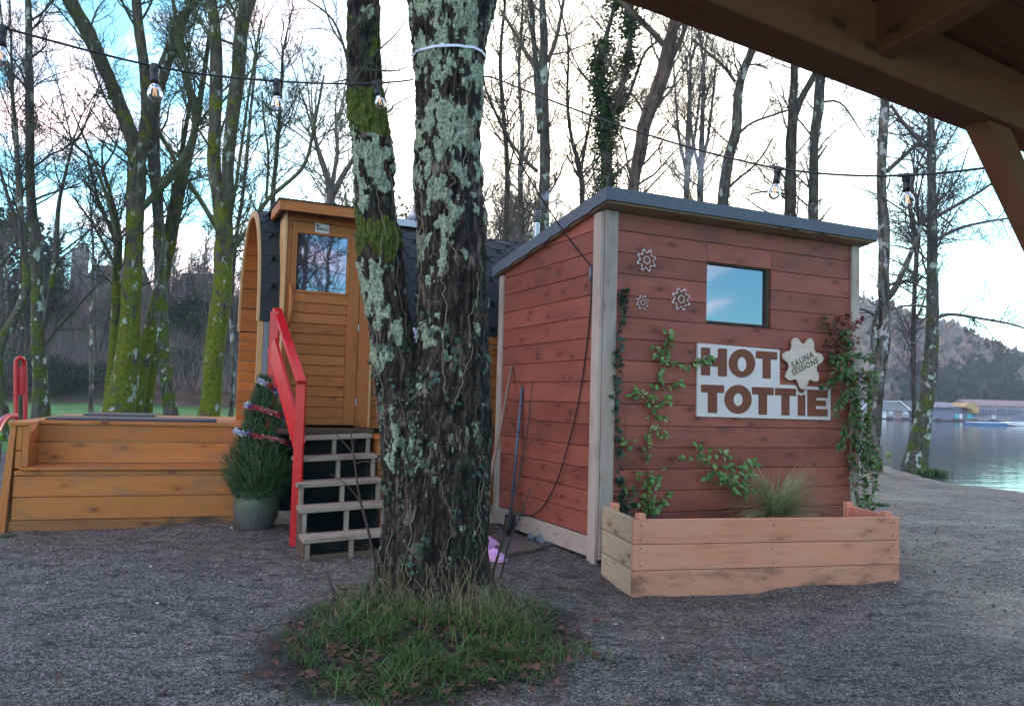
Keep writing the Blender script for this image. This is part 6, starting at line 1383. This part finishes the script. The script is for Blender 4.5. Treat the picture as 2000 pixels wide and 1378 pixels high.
# grit, needles and slivers on the yard
q = MB(); N_ = 34000; X_ = rng.uniform(-6.5, 7.5, N_); Y_ = 2.3+rng.random(N_)**1.4*7.5; keep = np.ones(N_, bool); Zg = gz(X_, Y_); cl_n = fbm(np.stack([X_*1.4, Y_*3.2, 0*X_], -1), 3)
keep = (cl_n+rng.normal(0, .22, N_) > .02); X_, Y_, Zg = X_[keep], Y_[keep], Zg[keep]; N_ = len(X_); a = rng.normal(.25, .8, N_); L2 = rng.uniform(.006, .03, N_)*(1+1.2*(rng.random(N_) > .93)); W2 = rng.uniform(.0008, .0022, N_)
c = np.stack([X_, Y_, Zg+.004], -1); d = np.stack([np.cos(a), np.sin(a), rng.normal(0, .12, N_)], -1)*L2[:, None]; s = np.stack([-np.sin(a), np.cos(a), 0*a], -1)*W2[:, None]
V = np.stack([c-d-s, c-d+s, c+d+s*.4, c+d-s*.4, c+A(0, 0, .003)], 1).reshape(-1, 3); i5 = np.arange(N_)[:, None]*5
q.add(V, tris=np.vstack([i5+[0, 1, 4], i5+[1, 2, 4], i5+[2, 3, 4], i5+[3, 0, 4]]), tn=np.repeat(rng.random(N_), 5))
M['debris'] = leafmat('plant debris', (.022, .016, .012), (.075, .055, .042), (.16, .12, .08), rough=.9, tr=0, ccamt=.12)
tag(q.obj('plant_debris', M['debris']), 'dark plant debris scattered over the gravel yard', 'debris', kind='stuff')
q = MB(); N_ = 42000; X_ = rng.uniform(-6, 7, N_); Y_ = 2.3+rng.random(N_)**1.5*7; Zg = gz(X_, Y_); sz = rng.uniform(.0016, .0046, N_)*(1+2.0*(rng.random(N_) > .97))*(.6+Y_*.09)
octa = np.array([[1, 0, 0], [0, 1, 0], [-1, 0, 0], [0, -1, 0], [0, 0, .7], [0, 0, -.7]], float); ra = rng.uniform(0, 6.28, N_); co, si = np.cos(ra), np.sin(ra)
jx = octa[None]*rng.uniform(.6, 1.3, (N_, 6, 1)); vx = jx[..., 0]*co[:, None]-jx[..., 1]*si[:, None]; vy = jx[..., 0]*si[:, None]+jx[..., 1]*co[:, None]
V = np.stack([vx*sz[:, None]+X_[:, None], vy*sz[:, None]+Y_[:, None], jx[..., 2]*sz[:, None]+Zg[:, None]+sz[:, None]*.4], -1).reshape(-1, 3); i6 = np.arange(N_)[:, None]*6
q.add(V, tris=np.vstack([i6+t for t in ([0, 1, 4], [1, 2, 4], [2, 3, 4], [3, 0, 4], [1, 0, 5], [2, 1, 5], [3, 2, 5], [0, 3, 5])]), tn=np.repeat(rng.random(N_)**1.3, 6))
M['grit'] = leafmat('mixed grit', (.045, .042, .042), (.26, .25, .255), (.60, .60, .62), rough=.7, tr=0, ccamt=.10)
tag(q.obj('gravel', M['grit']), 'loose grit and small stones over the yard', 'gravel', kind='stuff')
# bare shoots either side of the tree
def shoot(pts, Y, label, side=(), seed=0):
    r = random.Random(seed); p, L_ = polyline(smooth_line(np.array(pxline(pts, Y)), 2), .03); q = MB(); q.tube(p[:, :3], p[:, 3], 6); lo = p[0, :3]
    for sd in side: p2, _ = polyline(smooth_line(np.array(pxline(sd, Y)), 2), .03); q.tube(p2[:, :3], p2[:, 3], 5)
    for j in range(int(L_*9)):
        i = r.randint(2, len(p)-2); dd = nrm(p[i+1, :3]-p[i, :3]); s = nrm(A(r.gauss(0, 1), r.gauss(0, 1), .2)); e_ = p[i, :3]+(dd*.6+s*.6)*r.uniform(.03, .09); q.tube([p[i, :3], e_], [.002, .0014], 4); q.tube([e_, e_+dd*.006], [.0032, .001], 4)
    tag(q.obj('bare_shoot', M['twigmat'], smooth=False, origin=lo), label, 'shoot')
shoot([(735, 1120, 6), (731, 1090, 6), (716, 1020, 6), (702, 974, 5), (694, 913, 4), (690, 883, 4), (685, 838, 2)], 5.25, 'tall bare brown shoot left of the forked tree in front of the steps', side=[[(690, 885, 3), (670, 862, 2), (647, 838, 2)], [(705, 985, 3), (692, 962, 2), (668, 938, 2), (645, 925, 1.5)], [(692, 905, 3), (720, 898, 2), (760, 915, 1.5)]], seed=1)
shoot([(962, 1125, 6), (966, 1105, 5), (987, 1039, 5), (998, 987, 4), (1012, 942, 4), (1020, 900, 3), (1031, 840, 3), (1036, 790, 2.5), (1040, 745, 2)], 5.6, 'tall bare shoot right of the forked tree in front of the red side wall', side=[[(1026, 860, 2), (1010, 845, 2), (996, 822, 1.5)], [(1024, 872, 2), (1042, 862, 2), (1055, 852, 1.5)], [(990, 1030, 2), (1008, 985, 2), (1012, 972, 1.5)]], seed=2)
shoot([(978, 1128, 5), (984, 1100, 4), (994, 1056, 4), (1015, 1011, 3), (1028, 975, 2.5), (1036, 955, 2)], 5.5, 'shorter bare shoot bending towards the hut corner', side=[[(1018, 1005, 2), (1028, 992, 2), (1038, 986, 1.5)]], seed=3)
shoot([(652, 1160, 6), (645, 1135, 5), (636, 1115, 3)], 4.6, 'short cut dark shoot in the grass at the left of the tree', seed=4)
shoot([(655, 1160, 4), (648, 1142, 4), (641, 1128, 3)], 4.7, 'second short cut shoot close behind the first', seed=5)

# ------------------------------------------------------------------ climbers and grass in the planter
CL = lambda x_, y_: (1180+x_/2.933, 560+y_/2.933)
def wallpt(u, v, off): s, z = FW(u, v, off); return C0+e1*s+Z*z+n1*off
def climber(name, label, stems, mat_, seed, leaf_=.062, dens=26, off=(.03, .07), shape=0, stem_r=.0035, droop=.2, cat='climbing plant', wfac=.5, base=None):
    r = random.Random(seed); q = MB(); ql = MB()
    for st in stems:
        pts = np.array([wallpt(u, v, r.uniform(*off)) for u, v, *_ in st]); sw = [t[2] if len(t) > 2 else 1 for t in st]; pts = smooth_line(pts, 2); L_ = np.linalg.norm(np.diff(pts, axis=0), axis=1).sum()
        q.tube(pts, np.linspace(stem_r, stem_r*.5, len(pts)), 5)
        for j in range(int(L_*dens)):
            t = r.random(); f = t*(len(sw)-1); w_ = np.interp(f, range(len(sw)), sw)
            if r.random() > w_: continue
            i = min(len(pts)-2, int(t*(len(pts)-1))); p = pts[i]+(pts[i+1]-pts[i])*r.random(); dd = nrm(pts[i+1]-pts[i]); d_ = nrm(dd*.5+e1*r.gauss(0, .9)+n1*abs(r.gauss(0, .5))+Z*(r.gauss(0, .6)-droop))
            up = nrm(n1*.8+Z*.5+e1*r.gauss(0, .5)+n1*r.gauss(0, .4)); s_ = leaf_*r.uniform(.55, 1.15); q.tube([p, p+d_*.012], .0012, 3, cap=False); ql.leaf(p+d_*.012, d_, up, s_, s_*wfac*r.uniform(.8, 1.2), shape=shape, fold=r.uniform(.05, .4))
    rt = root(name, base if base is not None else wallpt(stems[0][0][0], stems[0][0][1], .06), label, cat); q.obj('stem', M['vine'], rt); ql.obj('leaves', mat_, rt); return rt
c = lambda *p: [(*CL(a, b), *( [w] if w is not None else [])) for a, b, w in [(t+(1,))[:3] if len(t) == 2 else t for t in p]]
climber('climbing_jasmine', 'green leafed climber with long bare stems reaching the letter board', [
    c((250, 1320, 1), (245, 1200, .9), (250, 1080, .3), (250, 950, .5), (240, 880, .5), (265, 800, .3), (265, 700, .4), (268, 640, .7), (290, 560, .5), (310, 480, .8), (330, 430, 1), (355, 370, 1), (370, 300, 1), (366, 268, 1)),
    c((330, 430, 1), (400, 440, 1), (470, 442, 1), (530, 425, .8), (590, 402, 1), (610, 420, .8)), c((300, 520, 1), (340, 555, 1), (400, 560, 1), (425, 545, 1)), c((345, 420, 1), (310, 395, 1), (285, 350, 1)),
    c((267, 640, .5), (225, 620, 1), (180, 600, 1), (155, 640, .8)), c((267, 690, 1), (330, 650, 1), (375, 645, 1)), c((290, 700, 1), (330, 760, 1), (345, 740, 1)), c((270, 830, .3), (300, 810, 1), (340, 820, 1), (350, 850, 1)),
    c((245, 1290, 1), (270, 1200, 1), (300, 1130, 1)), c((250, 1310, 1), (290, 1260, 1), (340, 1220, 1), (360, 1180, 1)), c((250, 1280, 1), (235, 1180, 1), (245, 1110, 1))], M['climb'], 3, dens=95)
climber('climbing_jasmine', 'thin stemmed green climber beside the ivy strand at the left batten', [
    c((215, 1310, .3), (190, 1180, .3), (172, 1070, .6), (130, 1000, 1), (118, 900, .8), (125, 800, .5), (115, 740, .2), (110, 690, .2), (130, 655, .2)), c((170, 1060, 1), (200, 1060, 1)), c((230, 1230, .2), (190, 1130, .2), (130, 1105, .4), (115, 1150, .8)), c((125, 900, .7), (160, 885, 1))], M['climb'], 4, dens=42)
climber('climbing_jasmine', 'arching green climber sprawling over the ornamental grass in the planter', [
    c((270, 1300, .2), (280, 1150, .1), (300, 1090, .1), (350, 1040, .15), (440, 985, .15), (540, 975, .3), (600, 1010, .3), (640, 1060, .4), (700, 1080, 1), (780, 1130, 1), (850, 1170, 1)),
    c((600, 1010, .1), (700, 1030, .2), (790, 1030, 1), (860, 1010, 1)), c((545, 972, .1), (535, 940, 1), (540, 905, 1)), c((550, 975, .1), (620, 945, .4), (680, 955, 1), (705, 975, 1)), c((620, 1040, .4), (590, 1070, 1), (600, 1095, 1)), c((700, 1080, 1), (660, 1110, 1), (650, 1130, 1)), c((710, 1100, 1), (740, 1170, 1), (800, 1200, 1)), c((780, 1120, 1), (820, 1060, 1), (870, 1090, 1)), c((690, 1090, 1), (720, 1140, 1), (760, 1180, 1))], M['climb'], 5, dens=92, off=(.05, .13), leaf_=.06, wfac=.62)
climber('ivy_strand', 'narrow dark ivy strand climbing the left corner batten of the hut', [
    [(1217, 1000, 1), (1211, 960, 1), (1207, 900, .8), (1206, 850, .8), (1200, 800, 1), (1203, 745, 1), (1208, 700, .8), (1211, 640, 1), (1215, 600, 1), (1220, 572, 1)], [(1215, 1000, 1), (1228, 980, 1), (1235, 960, 1)], [(1222, 1003, 1), (1232, 990, 1), (1238, 985, 1)]], M['ivy'], 6, leaf_=.052, dens=85, shape=1, wfac=1.0, off=(.045, .06), cat='ivy')
R1 = [[(1690, 1003, .3), (1688, 960, .3), (1684, 920, .7), (1680, 870, 1), (1672, 810, 1), (1660, 750, 1), (1655, 700, 1), (1650, 650, .6)], [(1680, 1003, .2), (1668, 960, .3), (1662, 900, .5), (1668, 850, 1), (1676, 800, 1), (1664, 740, 1), (1645, 700, 1)], [(1697, 1000, .3), (1706, 950, .5), (1700, 900, 1), (1690, 850, 1), (1696, 790, 1), (1690, 740, .8)], [(1672, 800, 1), (1650, 830, 1), (1642, 870, .8)], [(1660, 760, 1), (1640, 780, 1), (1630, 810, .8)], [(1656, 720, 1), (1630, 740, 1), (1606, 755, .8)], [(1662, 740, 1), (1690, 725, 1), (1712, 738, .9)], [(1655, 700, 1), (1678, 690, 1), (1704, 702, .8)], [(1660, 710, 1), (1640, 690, 1), (1625, 700, 1)], [(1690, 860, 1), (1712, 880, .8), (1718, 910, .5)], [(1655, 690, 1), (1635, 720, 1), (1620, 750, 1)]]
climber('bronze_climber', 'dense green and bronze climber covering the right batten of the hut', R1, M['climb2'], 7, dens=260, off=(.05, .20), leaf_=.062)
climber('red_climber', 'reddish young climber shoots at the top of the dense climber', [[(1650, 690, 1), (1642, 665, 1), (1640, 635, 1), (1655, 615, .8)], [(1648, 680, 1), (1625, 660, 1), (1612, 640, 1), (1608, 622, 1)], [(1655, 690, 1), (1660, 660, 1), (1665, 635, 1), (1680, 625, .6)], [(1650, 690, 1), (1668, 680, .7), (1670, 655, .7)], [(1645, 670, 1), (1622, 680, 1), (1610, 670, 1)], [(1640, 650, 1), (1628, 635, 1), (1632, 618, 1)]], M['climb_red'], 8, dens=210, off=(.05, .12), leaf_=.05)
og_u = ray(1512, 1000); ogp = onplane(1512, 1005, C0+n1*.30, n1); ogp[2] = zt-.13; og = root('ornamental_grass', ogp, 'pale variegated ornamental grass spilling over the planter edge', 'ornamental grass'); q = MB(); r_ = random.Random(6)
for i in range(950):
    a = r_.uniform(0, 2*math.pi); d = A(math.cos(a), math.sin(a), 0); 
    if d@(-n1) > .35: d = nrm(d-1.2*(d@(-n1))*(-n1)); d[2] = 0
    L_ = r_.uniform(.30, .64); el = R(r_.uniform(4, 66)); p = ogp+A(r_.gauss(0, .03), r_.gauss(0, .03), 0); dv = nrm(d*math.cos(el)+Z*math.sin(el)); pts = [p]; 
    for k in range(5): p = p+dv*L_/5; dv = nrm(dv-Z*.13+d*.02); pts.append(p)
    s_ = nrm(np.cross(dv, Z)+1e-3)*r_.uniform(.0024, .0042); v = []
    for k, pt_ in enumerate(pts): f = 1-(k/5)**2*.85; v += [pt_-s_*f, pt_+s_*f]
    q.add(v, quads=[[2*k, 2*k+1, 2*k+3, 2*k+2] for k in range(5)], tn=r_.random())
q.obj('blades', M['orn'], og)

# ------------------------------------------------------------------ play slide behind the deck end
ps = root('play_slide', A(*G(20, 860)[:2], 0), 'red and green plastic play slide behind the left end of the deck', 'slide')
PY = 9.0; M['plas_red'] = plain('red moulded plastic', (.50, .02, .03), .35, nsc=4, var=.1, bump=0); M['plas_green'] = plain('green moulded plastic', (.10, .52, .03), .4, nsc=4, var=.1, bump=0); M['plas_grey'] = plain('grey blue panel', (.13, .15, .21), .5, nsc=4, bump=0)
q = MB(); lp_ = [P(31, 830, PY), P(31, 760, PY), P(30.5, 712, PY), P(33, 701, PY), P(39, 698, PY), P(45, 700, PY+.05), P(48, 710, PY+.1), P(49, 760, PY+.1), P(50, 830, PY+.1)]; q.tube(smooth_line(np.array(lp_), 2), .024, 8); q.obj('ladder_frame', M['plas_red'], ps, smooth=True)
q = MB(); a, b = P(33, 771, PY+.03), P(47, 716, PY+.03); q.box(A(0, 0, 0), np.eye(3), (a[0], b[0]), (PY+.02, PY+.06), (a[2], b[2])); q.obj('ladder_panel', M['plas_red'], ps, bevel=.01)
q = MB(); q.tube(smooth_line(np.array([P(30, 812, PY-.1), P(14, 813, PY-.6), P(2, 824, PY-1.0), P(-10, 850, PY-1.3), P(-60, 900, PY-1.6)]), 2), .035, 8); q.obj('side_rail', M['plas_red'], ps, smooth=True)
q = MB(); a, b = P(-90, 868, 7.7), P(7, 828, 7.7); b[0] *= 8.3/7.7; q.prism(smooth_poly([(a[0], a[2]), (b[0], a[2]), (b[0], a[2]+.08), (b[0]-.06, b[2]), (a[0], b[2]-.05)], 1), A(0, 0, 0), (A(1, 0, 0), Z, A(0, 1, 0)), 7.7, 8.3); q.obj('slide_bed', M['plas_green'], ps)
q = MB(); b2_ = P(8, 870, 7.72); b2_[0] *= 8.3/7.72; q.box(A(0, 0, 0), np.eye(3), (a[0], b2_[0]-.02), (7.72, 8.3), (.0, a[2]-.004)); q.obj('base', M['plas_grey'], ps, bevel=.01)

# ------------------------------------------------------------------ shelter overhead
QA, QB = G(1205, 0, 2.3), G(1870, 250, 2.3); sd1 = nrm(QB-QA); inn = A(sd1[1], -sd1[0], 0)      # inn points back to the camera
sh = root('timber_shelter', A(*(QA+inn*.05)[:2], 0), 'brown timber shelter roof with edge beam and brace overhead on the right', 'shelter')
BWd = .13; q = MB(); q.box(QA, (sd1, inn, Z), (-2.4, 4.0), (0, BWd), (0, .20)); q.obj('edge_beam', M['beam'], sh, bevel=.004)
r0 = P(1712, 156, 0+ (QA+sd1*((QB-QA)@sd1)*.75)[1]-.02); 
sl_ = .16
def rafter(s_, w_=.075):
    o = QA+sd1*s_+inn*BWd+Z*.045; q = MB(); ax = (sd1, nrm(inn+Z*sl_), np.cross(sd1, nrm(inn+Z*sl_))*-1); ax = (ax[0], ax[1], nrm(np.cross(ax[0], ax[1]))*(1 if np.cross(ax[0], ax[1])[2] > 0 else -1)); q.box(o, ax, (0, w_), (-BWd+.02, 4.2), (0, .16), grain=1); q.obj('rafter', M['beam'], sh, bevel=.003); return ax
pr_ = onplane(1712, 156, QA+inn*BWd, inn); s_r = (pr_-QA)@sd1
for s_ in (s_r-2.6, s_r-1.3, s_r, s_r+1.3, s_r+2.6): axr = rafter(s_)
q = MB(); o = QA+Z*.205
for i in range(-1, 27): q.box(o, axr, (-2.5, 4.1), (-.25+.15*i+.12+.14, -.25+.15*(i+1)+.117+.14), (.004, .028), grain=0)
q.obj('roof_boards', M['beam'], sh)
q = MB(); q.box(o, axr, (-2.55, 4.15), (-.14, 4.1), (.03, .05)); q.obj('roof_felt', M['shingle'], sh)
f0 = onplane(1883, 250, QA+inn*.02, inn); f1 = onplane(2000, 497, QA+inn*.02, inn); d_ = nrm(f1-f0); f1 = f0+d_*1.25; nb_ = nrm(np.cross(inn, d_)); nb_ = nb_ if nb_@sd1 > 0 else -nb_
q = MB(); q.box(f0-d_*.12, (d_, nb_, inn), (0, 1.4), (0, .105), (.0, .085)); q.obj('brace', M['beam'], sh, bevel=.004)
pp_ = A(*(f1+nb_*.05)[:2], 0); q = MB(); q.box(pp_, (sd1, inn, Z), (-.06, .06), (.0, .12), (-.1, QA[2]-.002), grain=2); q.obj('post', M['beam'], sh, bevel=.004)
# grass tufts near the lake trees
def tuft(c, n, hh, label, spread=.14):
    q = MB(); r = random.Random(n)
    for i in range(n): blade(q, r, c+A(r.gauss(0, spread), r.gauss(0, spread), -.02), r.uniform(.5, 1)*hh, r.uniform(.2, .8), .006, r.random()*.7, r.uniform(.2, .7))
    tag(q.obj('grass_tuft', M['grassy']), label, 'grass tuft')
p = G(1820, 918, -.12); p[2] = float(gz(p[0], p[1])); tuft(p, 700, .34, 'bright green grass tuft at the foot of the leaning lake side tree', .16)
p = G(1715, 985, -.0); p[2] = float(gz(p[0], p[1])); tuft(p, 260, .08, 'low green tuft behind the right end of the planter', .06)
p = G(1735, 893, -.1); p[2] = float(gz(p[0], p[1])); q = MB(); r_ = random.Random(3)
for i in range(9): a = r_.uniform(0, 6.3); q.leaf(p+Z*r_.uniform(.1, .3), nrm(A(math.cos(a)*.6, math.sin(a)*.6, 1)), A(math.cos(a+1.5), math.sin(a+1.5), .1), .2, .09, tn=.9)
q.tube([p, p+Z*.3], .008, 4); tag(q.obj('seedling', M['climb']), 'small bright green leafy seedling on the beach between the shore trees', 'seedling')
p = G(12, 1048, 0); tuft(p+Z*.0, 160, .05, 'tiny green tuft at the foot of the left deck corner', .03)
# ivy on the foot of the leaning lake tree
# ------------------------------------------------------------------ smoke from the chimney
def smokemat(dens, seed):
    m = bpy.data.materials.new('thin blue wood smoke'); m.use_nodes = True; nt = m.node_tree
    for n in list(nt.nodes):
        if n.type != 'OUTPUT_MATERIAL': nt.nodes.remove(n)
    x = X(lambda t, **k: nt.nodes.new(t), nt.links.new); v = nt.nodes.new('ShaderNodeVolumePrincipled'); v.inputs['Color'].default_value = (.72, .82, .95, 1)
    def new(t, **k):
        n = nt.nodes.new(t)
        for a, b in k.items(): setattr(n, a, b)
        return n
    x = X(new, nt.links.new); o = x.co('Object'); n = x.noise(x.map(o, (1, 1, 1), (seed, 0, 0)), 6, 4, .55, 1.2); vl = new('ShaderNodeVectorMath', operation='LENGTH'); nt.links.new(x.map(x.co('Generated'), (2, 2, 2), (-1, -1, -1)), vl.inputs[0])
    f = x.rng(vl.outputs['Value'], 1, .3); d = x.math('MULTIPLY', x.math('MULTIPLY', f, x.rng(n, .46, .62)), dens); nt.links.new(d, v.inputs['Density']); nt.links.new(v.outputs[0], nt.nodes['Material Output'].inputs['Volume']); return m
def smoke(c, rx, rz, dens, label, seed):
    q = MB(); a_, b_ = np.meshgrid(np.linspace(0.001, math.pi-.001, 13), np.linspace(0, 2*math.pi, 21)); d3 = np.stack([np.sin(a_)*np.cos(b_)*rx, np.sin(a_)*np.sin(b_)*rx*.7, np.cos(a_)*rz], -1); q.grid(c+d3)
    tag(q.obj('smoke', smokemat(dens, seed)), label, 'smoke', kind='stuff')
smoke(P(1092, 392, 9.6), .28, .20, 5.5, 'thin blue smoke drifting from the barrel sauna chimney', 1)
smoke(P(1360, 320, 12), .65, .55, 1.1, 'faint blue smoke drifting over the red hut roof', 5)
# ------------------------------------------------------------------ haze in the air
HAZE = .0006
if HAZE:
    q = MB(); q.box(A(0, 0, 0), np.eye(3), (-262, 450), (-63, 512), (-3.2, max(46, HT+2))); m = bpy.data.materials.new('lake haze'); m.use_nodes = True; nt = m.node_tree
    for n in list(nt.nodes):
        if n.type != 'OUTPUT_MATERIAL': nt.nodes.remove(n)
    v = nt.nodes.new('ShaderNodeVolumePrincipled'); v.inputs['Color'].default_value = (.78, .86, 1, 1); v.inputs['Density'].default_value = HAZE; v.inputs['Anisotropy'].default_value = .2; nt.links.new(v.outputs[0], nt.nodes['Material Output'].inputs['Volume'])
    tag(q.obj('haze', m), kind='stuff')
